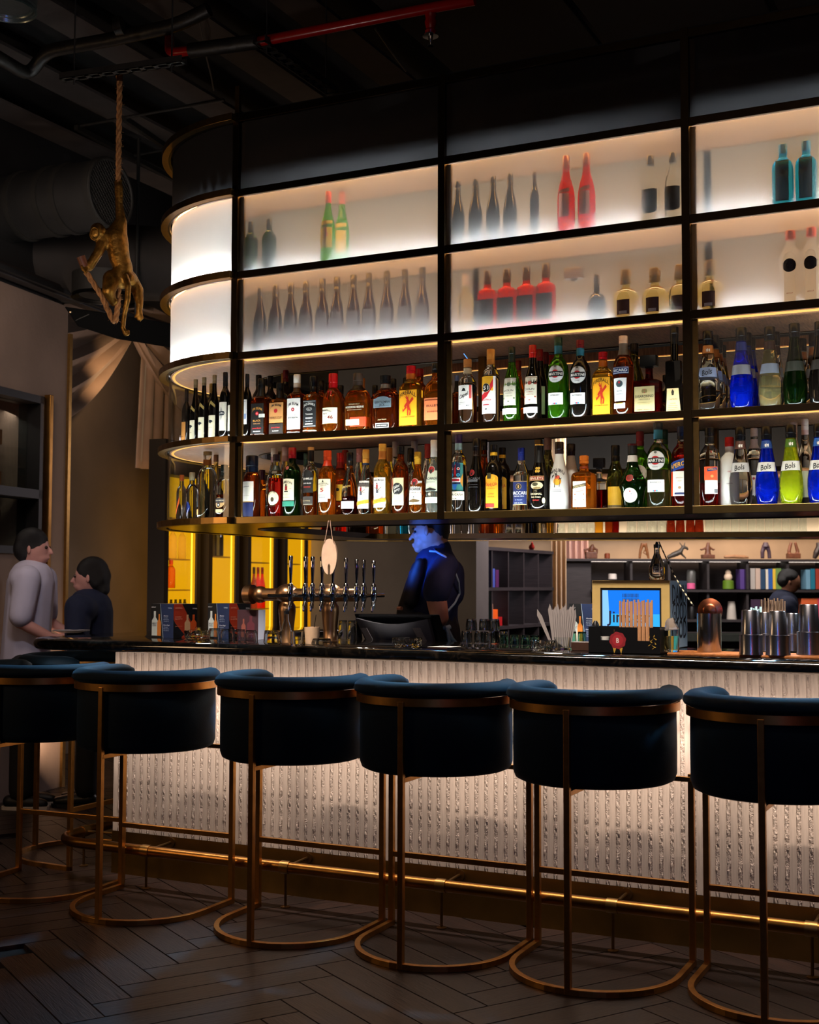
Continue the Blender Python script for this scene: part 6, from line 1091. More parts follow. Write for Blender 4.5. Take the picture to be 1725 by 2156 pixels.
# ================================================================== background of the room
# drapes in the recess left of the bar
DR = mat('drape_linen', '#8a7468', .85, sheen=.3, noise=.1, nscale=6)
def wpt(px, py, n=0): t = tpx(px, n); return wl(t, n, zpx(px, py, n))
def swag(name, label, A, B, C_, Dd, folds=7, n0=-.35, amp=.05):
    "cloth between upper edge A->B and lower edge C_->Dd (photo pixels), hung on the wall plane"
    nu, nv = 46, 12; vs = []; fs = []
    for j in range(nv+1):
        for i in range(nu+1):
            u, v = i/nu, j/nv
            x = (A[0]*(1-u)+B[0]*u)*(1-v)+(C_[0]*(1-u)+Dd[0]*u)*v; y = (A[1]*(1-u)+B[1]*u)*(1-v)+(C_[1]*(1-u)+Dd[1]*u)*v
            if name == 'swag_drape': y += 22*sin(pi*u)*v
            off = n0+amp*sin(2*pi*folds*(v if name == 'swag_drape' else u)+u*2)*(.3+.7*(u if name != 'swag_drape' else 1))
            q = wpt(x, y, n0); vs.append(q+WN*(off-n0))
    for j in range(nv):
        for i in range(nu): a = j*(nu+1)+i; fs.append((a, a+1, a+nu+2, a+nu+1))
    o = ob(name, MB().add(vs, fs), DR, smooth=True, fix=False); md = o.modifiers.new('t', 'SOLIDIFY'); md.thickness = .006
    return tag(o, label, 'drape', 'drapes by the plaster wall')
swag('swag_drape', 'grey-brown cloth swag sweeping down to the left from the black box', (285, 640), (115, 640), (272, 712), (115, 890), folds=4)
swag('swag_drape', 'grey-brown cloth swag sweeping down to the right behind the curved glass', (268, 640), (400, 650), (276, 712), (400, 900), folds=4)
swag('hanging_drape', 'straight grey-brown drape with hem hanging behind the curved glass', (290, 745), (372, 800), (281, 985), (372, 995), folds=4, n0=-.38, amp=.03)
spot('drape_spot', wpt(284, 738, .12), wpt(280, 900, -.4), 22, (1, .62, .3), 120)
area('recess_wash', wpt(310, 1480, .6), wpt(260, 950, -.5), .5, .3, 18, (1, .82, .72))  # added upwash, lightens the recess wall and drapes
# amber fridge cabinets
FRB = mat('fridge_frame', '#140f0c', .5, noise=.1); AMB = emi('amber_glow', (1, .44, .004), .95)  # amber_glow: the amber light is put into the surface as emission
FT = [(350, 410), (443, 493), (525, 575), (602, 640)]
t0s = [(tpx(a), tpx(b)) for a, b in FT]; fz0, fz1 = 0, 2.35
brn = ['']
for i, (ta, tb) in enumerate(t0s):
    nxt = t0s[i+1][0] if i < 3 else tb+.5; e0 = ta-.08; e1 = nxt-.09
    t = thing('drinks_fridge', ('amber-lit glass-door drinks fridge, nearest of the four, behind the menu cube', 'amber-lit drinks fridge, second of the four, with one dark bottle', 'amber-lit drinks fridge, third of the four, with three small bottles', 'amber-lit drinks fridge, farthest of the four, behind the taps')[i], 'fridge', tuple(wl(ta, 0)), 0, 'amber fridges')
    b0 = wl(ta, 0)
    def rel(mb): mb.v = [(v[0]-b0.x, v[1]-b0.y, v[2]) for v in mb.v]; return mb
    dpt = .14
    mb = MB(); wbox(mb, e0, ta, -dpt, .02, fz0, fz1); wbox(mb, tb, tb+.07, -dpt, .02, fz0, fz1); wbox(mb, e0, tb+.07, -dpt, .02, fz1, fz1+.3); wbox(mb, e0, tb+.07, -dpt, .02, 0, .5)
    ob('carcass', rel(mb), FRB, t)
    mb = MB(); nn = 16
    for j in range(nn): a_ = ta+(tb-ta)*j/nn; w_ = (tb-ta)/nn; wbox(mb, a_, a_+w_*.55, -dpt, -dpt+.02, .5, fz1); wbox(mb, a_+w_*.55, a_+w_, -dpt, -dpt+.008, .5, fz1)
    ob('back_panel', rel(mb), AMB, t)  # panel emits by itself in place of amber light falling on it
    mb = MB(); wbox(mb, tb+.07, e1-.1, -.05, -.04, .3, fz1); ob('glowing_reveal', rel(mb), emi('amber_reveal', (1, .36, .004), .6), t)  # light reflected on the reveal is put in as emission
    for z_ in (1.15, 1.62, 1.98) if i != 1 else (1.15, 1.66):
        mb = MB(); wbox(mb, ta, tb, -dpt+.02, -.03, z_-.012, z_); ob('glass_shelf', rel(mb), mat('fridge_shelf', '#8c6c20', .3, 0, .4, 1.3), t)
    mb = MB(); wbox(mb, tb-.008, tb, -dpt, .0, .5, fz1); ob('side_lining', rel(mb), AMB, t)  # plain side wall given a glow to look lit amber
    mb = MB(); wbox(mb, ta, tb, -.005, 0, .5, fz1); ob('door_glass', rel(mb), CP, t)
    mb = MB(); wbox(mb, ta+.01, ta+.02, -.03, -.02, .5, fz1); ob('light_strip', rel(mb), emi('fridge_led', (1, .50, .03), 3), t)
    mb = MB(); wbox(mb, tb-.02, tb-.01, -.03, -.02, .5, fz1); ob('light_strip', rel(mb), emi('fridge_led', (1, .50, .03), 3), t)
area('fridge_glow', wpt(500, 1150, .5), wpt(500, 1200, -.5), 1.2, .8, 12, (1, .5, .06))
def fbot(i, u, z, h, r, prof, gl, cap, label, grp):
    ta, tb = t0s[i]; q = wl(ta+(tb-ta)*u, -.07); bottle(label, 0, 0, r, z, prof, gl, (cap, .84), (), pos=(q.x, q.y), hh=h, group=grp)
for j, u in enumerate((.18, .45, .78)): fbot(0, u, 1.62, .29, .035, 'round', 'straw', '#1c1408', 'tall pale bottle in the nearest amber fridge, %s on its upper shelf' % ords[j], 'bottles in the amber fridge')
for j, u in enumerate((.12, .4)): fbot(0, u, 1.36, .25, .04, 'round', 'amber', '#a02010', 'amber bottle with red cap in the nearest amber fridge, %s one' % ('left', 'right')[j], 'bottles in the amber fridge')
mb = MB(); wbox(mb, t0s[0][0], t0s[0][1], -.12, -.03, 1.335, 1.347); ob('glass_shelf', mb, mat('fridge_shelf', '#8c6c20'))
bpy.data.objects['glass_shelf'].name = 'glass_shelf'; sh_ = COL.objects[-1]; sh_.parent = [o for o in COL.objects if o.name == 'drinks_fridge'][0]; sh_.matrix_parent_inverse = Matrix.Translation(-Vector(wl(t0s[0][0], 0)))
fbot(1, .55, 1.66, .42, .06, 'burg', 'black', '#141008', 'large dark bottle standing alone in the second amber fridge', 'bottle in the second fridge')
for j, (u, g_, c_) in enumerate(((.45, 'brown', '#401808'), (.62, 'red', '#a01810'), (.8, 'red', '#a01810'))): fbot(2, u, 1.15+.0, .42, .035, 'burg', g_, c_, '%s bottle in the third amber fridge, %s of three' % (('brown', 'red', 'red')[j], ords[j]), 'bottles in the third fridge')
for j in range(6): q = wl(t0s[0][0]+(t0s[0][1]-t0s[0][0])*(.1+.16*j), -.07); tag(ob('beer_bottle_top', MB().lathe([(.02, 0), (.022, .05), (.012, .09), (.012, .11)], 10), G['olive'], smooth=40, loc=(q.x, q.y, 1.1505)), 'little dark bottle, %s on the low shelf of the nearest amber fridge' % ords[j], 'bottle', 'little bottles in the fridge')
# bookcase against the side (seen at an angle) with five bays
BKW = mat('black_ash', '#2a2425', .55, noise=.35, nscale=4, stretch=(2, 2, 30), bump=.1)
BX = at(1002, 1230, D=11.0); b_d = Vector((0, 1, 0)); q2 = at(1165, 1230, X=BX.x)
Ys = [BX.y+(q2.y-BX.y)*i/5 for i in range(6)]
zt_ = at(1002, 1149, X=BX.x).z; zm = at(1002, 1237, X=BX.x).z; zb_ = at(1050, 1319, X=BX.x).z
bk = thing('bookcase', 'dark ash bookcase with square bays seen at an angle beyond the bartender', 'bookcase', (BX.x, BX.y, 0))
def boxr(x0, x1, y0, y1, z0, z1): return MB().box(x0, x1, y0-BX.y, y1-BX.y, z0, z1)
ob('back_board', boxr(-.42, -.40, Ys[0], Ys[5], .2, zt_), BKW, bk)
for z_ in (zt_, zm, zb_, .55): ob('shelf', boxr(-.42, .0, Ys[0]-.02, Ys[5]+.02, z_-.03, z_), BKW, bk)
for y in Ys:
    for za, zc_ in ((zm, zt_-.03), (zb_, zm-.03), (.55, zb_-.03)): ob('divider', boxr(-.40, -.01, y-.012, y+.012, za, zc_), BKW, bk)
for za in (zt_-.034, zm-.034): ob('light_strip', boxr(-.30, -.28, Ys[0], Ys[5], za, za+.003), emi('shelf_led', (.9, .85, 1), 16), bk)
def book(name, lab, cat, x, y, z, w, d, h, col, grp, ax='y', title=None):
    "w along the shelf"
    t = ob(name, MB().box(-d/2, d/2, -w/2, w/2, 0, h) if ax == 'y' else MB().box(-w/2, w/2, -d/2, d/2, 0, h), paint(col, .5), bev=.002, loc=(x, y, z+.0005)); tag(t, lab, cat, grp); return t
gb = 'boxes and books in the angled bookcase'
yy = lambda i, u: Ys[i]+(Ys[i+1]-Ys[i])*u
for i, u, w, h, c, z_, l in ((0, .25, .05, .26, '#4828a0', zm, 'purple book in the first upper bay'), (0, .42, .05, .26, '#3c50c0', zm, 'blue-violet book in the first upper bay'), (1, .12, .03, .22, '#c01848', zm, 'crimson book in the second upper bay'), (1, .25, .03, .22, '#b0102c', zm, 'red book in the second upper bay'), (1, .42, .05, .17, '#4050a0', zm, 'blue book in the second upper bay'), (1, .62, .08, .16, '#4c1c4c', zm, 'plum book in the second upper bay'),
                            (0, .12, .05, .28, '#d02828', zb_, 'red box in the first lower bay'), (0, .3, .05, .20, '#e08020', zb_, 'orange box in the first lower bay'), (0, .6, .16, .13, '#10a080', zb_, 'teal box in the first lower bay'), (1, .15, .06, .24, '#d83028', zb_, 'red packet in the second lower bay'), (1, .3, .05, .20, '#d8a080', zb_, 'pale pink packet in the second lower bay'), (1, .5, .12, .15, '#f06018', zb_, 'orange box in the second lower bay'), (1, .8, .10, .08, '#a81418', zb_, 'dark red low box in the second lower bay')):
    book('book' if 'book' in l else 'carton', l+' of the angled bookcase', 'book' if 'book' in l else 'box', BX.x-.16, yy(i, u), z_, w, .2, h, c, gb)
book('carton', 'bright white box behind the red books in the angled bookcase', 'box', BX.x-.32, yy(1, .5), zm, .3, .05, .29, '#f4f0ec', gb)
area('bookcase_fill', (BX.x+1.2, BX.y+.9, 2.6), (BX.x, BX.y+1.0, 1.4), .6, .6, 60, (1, .86, .9))  # added area light to brighten the bookcase, no lamp stands there
# curtain beyond it
def curtain(label, px0, px1, D, zt, col, waves=5):
    a, b = at(px0, 1230, D=D), at(px1, 1230, D=D); vs = []; n = 60; nrm = Vector((-(b-a).y, (b-a).x, 0)).normalized()
    for z in (0.02, zt):
        for i in range(n+1): q = a.lerp(b, i/n)+nrm*.05*sin(2*pi*waves*i/n); vs.append((q.x, q.y, z))
    o = ob('curtain', MB().add(vs, [(i, i+1, n+2+i, n+1+i) for i in range(n)]), mat('curtain_'+col.strip('#'), col, .8, sheen=.2, noise=.06), smooth=True, fix=False); md = o.modifiers.new('t', 'SOLIDIFY'); md.thickness = .01
    return tag(o, label, 'curtain')
curtain('cream floor-length curtain beyond the angled bookcase', 1163, 1193, 13.2, 3.4, '#c8a880', 3)
curtain('pinkish beige curtain against the far wall above the black cabinet', 1190, 1240, 15.3, 3.4, '#b8948c', 4)
# far bookcase, square to the view
def V(px, py, D): return at(px, py, D=D)
DF = 14.5
def fbox(px0, px1, py0, py1, D0, D1):
    a, b = V(px0, py1, D0), V(px1, py1, D0); c = (b-a).normalized(); back = Vector((-c.y, c.x, 0))*(D1-D0); zt = V(px0, py0, D0).z; zb = a.z
    q = [a, b, b+back, a+back]
    return MB().hexa([(p.x, p.y, zb) for p in q], [(p.x, p.y, zt) for p in q])
fb = thing('far_bookcase', 'long black ash shelving with figurines along the far wall', 'bookcase', (0, 0, 0))
ob('side_panel', fbox(1192, 1246, 1178, 1420, DF, DF+.45), BKW, fb)
ob('back_board', fbox(1246, 1760, 1180, 1420, DF+.42, DF+.44), BKW, fb)
for y0, y1, x0 in ((1176, 1181, 1190), (1241, 1246, 1246), (1304, 1309, 1246), (1330, 1336, 1246)): ob('shelf', fbox(x0, 1765, y0, y1, DF-.02, DF+.44), BKW, fb)
for px in (1330, 1410, 1492, 1575, 1660, 1745):
    for y0, y1 in ((1181, 1241), (1246, 1304)): ob('divider', fbox(px-2.5, px+2.5, y0, y1, DF, DF+.42), BKW, fb)
mb = fbox(1246, 1765, 1181.5, 1182.5, DF+.25, DF+.28); ob('light_strip', mb, emi('shelf_led2', (1, .85, .75), 3), fb)
ob('bench_seat', fbox(1430, 1765, 1336, 1350, DF-.5, DF), mat('dark_leather', '#20241f', .5, noise=.2), fb)
area('far_wall_wash', V(1500, 1060, 14.6), V(1500, 1120, 15.6), 4, .1, 55, (1, .72, .5))
area('far_shelf_fill', V(1500, 900, 12.8), V(1500, 1260, 14.6), 3, .5, 110, (1, .9, .85))  # added area light to brighten the far shelves, no lamp hangs there
def far_item(name, lab, cat, px, py0, py1, w, col, D=DF+.15, kind='box', grp=None):
    a = V(px, py1, D); k = FPX/D; h = (py1-py0)/k; r = w/2/k; ax = (V(px+10, py1, D)-a).normalized(); rz = math.atan2(ax.y, ax.x)
    if kind == 'box': mb = MB().box(-r, r, -.1, .1, 0, h)
    elif kind == 'jar': mb = MB().lathe([(r*.9, 0), (r, h*.05), (r*.95, h*.9), (r*.7, h)], 14)
    elif kind == 'cone': mb = MB().lathe([(r, 0), (r*.85, h*.5), (r*.7, h*.97), (r*.6, h)], 14)
    o = ob(name, mb, paint(col, .5) if isinstance(col, str) else col, bev=.004 if kind == 'box' else 0, smooth=0 if kind == 'box' else 40, loc=(a.x, a.y, a.z+.001)); o.rotation_euler = (0, 0, rz)
    return tag(o, lab, cat, grp)
gg = 'board game boxes on the far shelves'
for px, w, y0, c, l in ((1559, 9, 1199, '#4c3478', 'purple'), (1569, 8, 1199, '#5c4088', 'violet'), (1581, 10, 1197, '#b0a8a0', 'grey'), (1592, 10, 1197, '#c0a898', 'pale tan'), (1602, 10, 1199, '#24405c', 'navy lettered'), (1611, 5, 1199, '#d8d0c0', 'ivory'), (1618, 9, 1198, '#2858a0', 'bright blue'), (1626, 6, 1198, '#e0b838', 'yellow'), (1635, 12, 1197, '#6c8c48', 'green spotted'), (1646, 8, 1198, '#28402c', 'dark green'), (1697, 9, 1200, '#6c98b0', 'pale blue'), (1707, 9, 1198, '#1c7088', 'teal'), (1717, 8, 1198, '#a03828', 'brick red'), (1727, 9, 1199, '#304c40', 'bottle green')):
    far_item('game_box', l+' game box standing upright on the far black shelving', 'box', px, y0, 1241, w, c, grp=gg)
o = far_item('cloche_ornament', 'cream ornament above green moss on the far shelf', 'ornament', 1534, 1222, 1241, 24, '#5c7c1c', kind='jar'); mb = MB().ball((0, 0, .14), .05, n=10, m=6).ball((0, 0, .19), .035, n=10, m=6); ob('ornament_top', mb, paint('#d8c0a4'), o, smooth=True)
far_item('glass_vase', 'grey glass vase with pink flowers at its foot, far shelf', 'vase', 1456, 1200, 1241, 20, mat('smoke_glass', '#70706c', .3, 0, .5), kind='jar'); far_item('flower_heads', 'pink and white flower heads in the grey glass vase', 'flowers', 1455, 1228, 1240.5, 19, '#d05888', kind='jar', D=DF+.08)
far_item('white_vase', 'tapered white vase on the lower far shelf', 'vase', 1541, 1266, 1304, 21, '#b8b0a4', kind='cone'); far_item('dark_vase', 'black egg-shaped vase beside the twisted cord', 'vase', 1457, 1277, 1304, 12, '#161616', kind='jar')
far_item('far_picture_box', 'dark box with red edge on the lower far shelf behind the tins', 'box', 1592, 1262, 1304, 30, '#3c2840')
far_item('far_picture_box', 'orange and white box on the lower far shelf above the tallest tin', 'box', 1700, 1260, 1304, 34, '#e06838'); far_item('far_picture_box', 'pink box at the right edge on the lower far shelf', 'box', 1724, 1259, 1304, 14, '#c84060')
far_item('sugar_pot', 'white pot on the far shelf left of the kiosk top', 'pot', 1290, 1208, 1220, 18, '#d8d0c8', kind='jar')
far_item('amber_jar', 'small amber jar on top of the black side panel', 'jar', 1279, 1165, 1176, 12, '#7c3818', kind='jar')
# figurines along the top of the far shelves
def figurine(px, label, ypts, col, D=DF+.15, pos=None):
    a = pos or V(px, 1176, D); k = FPX/D; ax = (V(px+10, 1176, D)-a).normalized(); rz = math.atan2(ax.y, ax.x)
    mb = MB()
    for seg in ypts:
        if seg[0] == 'b': mb.box(seg[1]/k, seg[2]/k, -.05, .05, seg[3]/k, seg[4]/k)
        else: mb.tube([(x/k, (q[0] if q else 0)*.01, z/k) for x, z, *q in seg[1]], [r_/k for r_ in seg[2]], 8)
    o = ob('figurine', mb, mat('figurine_'+col.strip('#'), col, .45, noise=.3, nscale=30), smooth=40, loc=(a.x, a.y, a.z+.001)); o.rotation_euler = (0, 0, rz); md = o.modifiers.new('r', 'REMESH'); md.mode = 'VOXEL'; md.voxel_size = .007; md.use_smooth_shade = True
    return tag(o, label, 'figurine', 'figurines on the far shelves')
PED = ('b', -13, 13, 0, 8)
figurine(1245, 'seated wooden figurine on a stump left of the amber jar', [('b', -12, 12, 0, 14), ('t', [(0, 14), (2, 24), (4, 30)], (6, 5, 2)), ('t', [(-2, 20), (-14, 18), (-12, 8)], (3, 2.5, 2)), ('t', [(2, 24), (13, 18), (12, 10)], (3, 2.5, 2))], '#5c3420')
figurine(1357, 'slender bronze legs of a standing figurine left of the kiosk bottle', [('t', [(-10, 0), (-8, 16), (-3, 32)], (2.5, 3, 4)), ('t', [(9, 0), (6, 16), (2, 32)], (2.5, 3, 4)), ('t', [(4, 22), (-2, 12), (8, 6)], (1.6, 1.4, 1.2))], '#7c4c28')
figurine(1427, 'grey leaping stag figurine right of the kiosk bottle', [('t', [(-22, 2), (-8, 8), (6, 14), (12, 24)], (3, 6, 6, 3)), ('t', [(12, 24), (20, 22), (22, 18)], (4, 3, 2)), ('t', [(10, 26), (4, 34)], (1.6, 1)), ('t', [(14, 26), (16, 34)], (1.6, 1)), ('t', [(6, 12), (14, 4), (18, 0)], (3, 2, 1.6)), ('t', [(-8, 6), (-20, 0)], (3, 2))], '#3c342c')
figurine(1491, 'bronze squatting figurine with crossed arms on a plinth', [PED, ('t', [(0, 8), (0, 22), (1, 34)], (7, 5, 3)), ('t', [(0, 24), (-14, 18), (-16, 20)], (2.6, 2, 1.6)), ('t', [(0, 26), (12, 18), (15, 20)], (2.6, 2, 1.6))], '#5c3420')
figurine(1547, 'flat sleeping wooden figurine lying on the far shelf', [('t', [(-22, 3), (0, 4), (22, 3), (30, 2)], (3, 4, 3.5, 2))], '#8c6444')
figurine(1613, 'dark gorilla figurine with bright dabs of colour', [('t', [(-7, 0), (-7, 14), (-3, 26)], (4, 4.5, 5)), ('t', [(8, 0), (7, 14), (3, 26)], (4, 4, 5)), ('t', [(0, 24), (0, 34)], (8, 5))], '#3c2c38')
figurine(1671, 'bronze pair of kneeling legs on a plinth', [PED, ('t', [(-8, 8), (-9, 16), (-4, 34)], (4, 4, 3)), ('t', [(9, 8), (9, 16), (4, 34)], (4, 4, 3)), ('b', -13, 13, 8, 11)], '#5c3420')
figurine(1724, 'dark hunched figurine at the right edge of the photo', [('t', [(-9, 0), (-4, 12), (2, 24), (0, 34)], (4, 7, 7, 5)), ('t', [(4, 20), (10, 8), (6, 0)], (3, 3, 3))], '#241a18')
figurine(1120, 'red and cream ornament lying on top of the angled bookcase', [('t', [(-20, 6), (0, 9), (14, 12)], (5, 7, 5)), ('t', [(14, 12), (22, 20)], (4, 2))], '#a02820', D=11.9, pos=Vector((BX.x-.2, at(1120, 1165, X=BX.x-.2).y, zt_)))

hA, hB = at(990, 1230, D=15.3), at(1900, 1230, D=15.3); n_ = (hB-hA).cross(Vector((0, 0, 1))).normalized()*.25
struct('far_shade_panel', MB().hexa([(hA.x, hA.y, 2.15), (hB.x, hB.y, 2.15), (hB.x+n_.x, hB.y+n_.y, 2.15), (hA.x+n_.x, hA.y+n_.y, 2.15)], [(hA.x, hA.y, 4.6), (hB.x, hB.y, 4.6), (hB.x+n_.x, hB.y+n_.y, 4.6), (hA.x+n_.x, hA.y+n_.y, 4.6)]), mat('shade_panel_dark', '#14100d', .8, noise=.2, nscale=3))  # added dark panel, stands for the shade over the upper far wall
# ================================================================== ceiling services
DK = mat('duct_black', '#15130f', .7, noise=.3, nscale=8, bump=.2, bscale=30); GR = mat('ceiling_strip_grey', '#3c3430', .8, noise=.2, nscale=6)
PIPE = mat('lagged_pipe', '#1b1815', .45, noise=.3, nscale=12, bump=.5, bscale=18); REDP = mat('red_pipe', '#8c0c08', .25, noise=.1)
MET = mat('dull_zinc', '#3c3a38', .5, .6, noise=.2)
cl = bpy.data.objects['ceiling']
# soffit strips of the slab (pale strips between black bays) running away from the bar
for i in range(9):
    x = -6.6+i*.62; ob('grey_strip', MB().box(x, x+.22, 4.6, 9.5, 4.42, 4.44), GR, cl)
for i in range(5): ob('grey_strip', MB().box(-2.9+i*.9, -2.9+i*.9+.86, 3.4, 6.6, 4.30, 4.33), mat('ceiling_board', '#1a1512', .8, noise=.25, nscale=2), cl, bev=.004)
def pipe(name, label, pts, r, m, parts=(), cat='pipe'):
    t = thing(name, label, cat, tuple(pts[0]))
    o0 = Vector(pts[0]); q = []
    P_ = [Vector(p)-o0 for p in pts]
    for i, p in enumerate(P_):   # rounded elbows
        if 0 < i < len(P_)-1:
            a = (P_[i-1]-p).normalized(); b = (P_[i+1]-p).normalized(); e = min(r*2.2, .12)
            for s_ in (0, .25, .5, .75, 1): q.append((p+a*e).lerp(p, s_).lerp(p.lerp(p+b*e, s_), s_))
        else: q.append(p)
    ob('tube', MB().tube(q, r, 14), m, t, smooth=50)
    for (u, s0, kk, mm) in parts:
        ob(s0, MB().tube([q[0].lerp(q[-1], u)-(q[-1]-q[0]).normalized()*.02, q[0].lerp(q[-1], u)+(q[-1]-q[0]).normalized()*.02], r*kk, 14), mm, t, smooth=40)
    return t
def C(px, py, z): return at(px, py, Z=z)
pipe('lagged_pipe', 'black wrapped pipe bending across the ceiling from the left edge', [C(-30, 105, 4.05), C(62, 160, 4.05), C(95, 108, 4.15), C(235, 83, 4.15), C(372, 53, 4.15), C(440, 20, 4.2)], .035, PIPE, [(.6, 'coupling', 1.25, PIPE)])
pipe('red_sprinkler_pipe', 'red sprinkler pipe with black lagging on its left half', [C(357, 62, 4.2), C(357, 112, 3.98), C(545, 88, 3.98), C(900, 18, 3.98), C(1000, 0, 3.98)], .024, REDP)
a, b = C(400, 107, 3.98), C(545, 87, 3.98); tag(ob('pipe_lagging', MB().tube([a, b], .036, 14), PIPE, smooth=50), 'crinkled black lagging wrapped round the left part of the red pipe', 'lagging')
# sprinkler head
p = C(907, 20, 3.98); t = thing('sprinkler_head', 'red drop with silver sprinkler head and toothed deflector', 'sprinkler', tuple(p))
ob('drop', MB().lathe([(.022, .01), (.026, -.03), (.022, -.04), (.027, -.06), (.02, -.09), (.026, -.10), (.02, -.115)], 16), REDP, t, smooth=40)
ob('escutcheon', MB().lathe([(.012, -.112), (.034, -.118), (.036, -.124), (.012, -.124)], 20), CHROME, t, smooth=40)
ob('nozzle', MB().lathe([(.012, -.124), (.010, -.14), (.004, -.15), (.003, -.165)], 12), STEEL, t, smooth=40)
n = 32; ob('deflector', MB().rings([[((.016 if j % 2 else .011)*cos(2*pi*j/n), (.016 if j % 2 else .011)*sin(2*pi*j/n), z) for j in range(n)] for z in (-.168, -.165)]), CHROME, t)
def tray(label, A, B, z, w=.05):
    "slotted channel between two photo points at height z"
    a, b = C(A[0], A[1], z), C(B[0], B[1], z); d = (b-a); L_ = d.length; d.normalize(); t = thing('slotted_channel', label, 'channel', tuple(a), math.atan2(d.y, d.x), 'slotted metal channels')
    n = max(4, int(L_/.07)); mb = MB(); mb.box(0, L_, -w/2, -w/2+.012, 0, .004).box(0, L_, w/2-.012, w/2, 0, .004).box(0, L_, -w/2, -w/2+.003, 0, .03).box(0, L_, w/2-.003, w/2, 0, .03)
    for i in range(n+1): x = L_*i/n; mb.box(max(0, x-.012), min(L_, x+.012), -w/2, w/2, 0, .004)
    ob('channel', mb, MET, t)
    for u in (.1, .9): ob('threaded_rod', MB().tube([(L_*u, 0, -.03), (L_*u, 0, 4.6-z)], .004, 6), MET, t)
    return t
ZR = 3.80
tray('slotted metal channel that carries the rope', (131, 170), (388, 133), ZR)
tray('slotted metal channel slanting behind the red pipe', (545, 88), (700, 197), 3.95, .07)
for l, A, B, z in (('thin conduit crossing left of the shelving top', (170, 265), (472, 210), 4.2), ('short conduit joining the curved top band', (283, 327), (356, 314), 3.9)):
    pipe('conduit', l, [C(*A, 4.41), C(*B, 4.41)], .009, MET, cat='conduit')
pipe('conduit', 'long thin conduit running away under the ceiling left of the rope', [C(60, 300, 4.40), C(105, 325, 4.40)], .012, mat('pale_cable', '#5c5650', .5), cat='conduit')
for l, A, B in (('angled steel member from the conduit towards the curved band', (160, 268), (366, 378)), ('second steel member beside it', (262, 250), (380, 330))):
    a, b = C(*A, 4.40), C(*B, 4.40); tag(ob('steel_angle', MB().tube([a, b], .022, 4), DK), l, 'beam', 'steel members')
# big round duct
p0, p1 = at(-60, 445, D=8.5), at(236, 415, D=8.0); p1.z = p0.z = (p0.z+p1.z)/2; ax = (p1-p0).normalized(); d = p1-p0
t = thing('round_duct', 'large black cylindrical air duct with a mesh end behind the rope', 'duct', tuple(p0))
r_ = .215; ob('duct', MB().tube([Vector((0, 0, 0)), d*.98], r_, 32), mat('duct_grey', '#151413', .65, noise=.2, nscale=6, bump=.1), t, smooth=40)
for u in (.42, .62, .74, .97): ob('duct_band', MB().tube([d*u-ax*.02, d*u+ax*.02], r_+.012, 32), DK, t, smooth=40)
mb = MB(); up = Vector((0, 0, 1)); sd = ax.cross(up).normalized(); e = d*.99
for i in range(-9, 10):
    x = i*.022; h = math.sqrt(max(0, r_*r_-x*x))
    for s_ in (1, -1):
        u_ = (sd+up*s_).normalized(); v_ = (sd-up*s_).normalized(); mb.tube([e+v_*x-u_*h, e+v_*x+u_*h], .0028, 4)
ob('mesh_end', mb, MET, t); ob('mesh_rim', MB().tube([e+sd*r_*cos(a)+up*r_*sin(a) for a in [2*pi*i/28 for i in range(28)]], .012, 8, loop=True), DK, t, smooth=True)
ob('duct_liner', MB().tube([d*.955, d*.96], r_*.9, 24), mat('duct_inside', '#4a443c', .8), t)
p0, p1 = at(-40, 540, D=8.9), at(420, 560, D=8.9); tag(ob('flexible_duct', MB().tube([p0, p0.lerp(p1, .4)+Vector((0, 0, -.03)), p0.lerp(p1, .7), p1], [.28, .27, .26, .25], 24), mat('duct_soft', '#1c1714', .8, noise=.3, nscale=5), smooth=60), 'soft dark duct sagging below the mesh-ended duct', 'duct')
# round diffusers
def diffuser(label, px, py, D, rpx, m, tilt=0):
    c = at(px, py, D=D); r = rpx/FPX*D; t = thing('round_diffuser', label, 'air vent', tuple(c)); 
    for i in range(6):
        a = r*(1-i*.155); ob('vane_ring', MB().lathe([(a, .012*i), (a-.03*r/.2, .012*i+.03), (a-.035*r/.2, .012*i+.03), (a-.012, .012*i)], 36, cap=False), m, t, smooth=40)
    ob('plenum', MB().lathe([(r*.98, .02), (r*.98, .16), (r*.5, .18), (.001, .18)], 28), DK, t, smooth=40); return t
diffuser('round ringed air diffuser behind the hanging monkey', 219, 628, 8.6, 68, mat('diffuser_black', '#0c0b0a', .35, .2, noise=.1))
diffuser('silvery round diffuser in the top left corner of the photo', 15, 22, 5.6, 62, mat('diffuser_silver', '#a8b4b0', .25, .9, noise=.1))
# black angular speaker box below the duct
c = at(150, 650, D=8.4); q = lambda px, py, D=8.4: at(px, py, D=D)-c
t = thing('hanging_box', 'black angular box hanging under the beam beside the plaster wall', 'speaker', tuple(c))
b_ = [q(134, 645), q(163, 687), q(246, 714), q(285, 668)]; bb = [v+Vector((.15, .45, .0)) for v in b_]; n = 4
ob('cabinet', MB().add(b_+bb, [(0, 1, 2, 3), (7, 6, 5, 4)]+[(i, (i+1) % 4, 4+(i+1) % 4, 4+i) for i in range(4)]), mat('cabinet_black', '#020202', .9, spec=.15, noise=.1), t, bev=.006)
ob('bracket', MB().tube([q(210, 690)+Vector((.1, .25, 0)), q(210, 690)+Vector((.1, .25, 4.42-q(210, 690).z-c.z))], .012, 8), DK, t); ob('front_line', MB().tube([q(160, 675)+Vector((0, -.003, 0)), q(188, 662)+Vector((0, -.003, 0))], .003, 4), MET, t); ob('bolt', MB().ball(q(150, 657)+Vector((0, -.004, 0)), .012, n=8, m=6), STEEL, t)
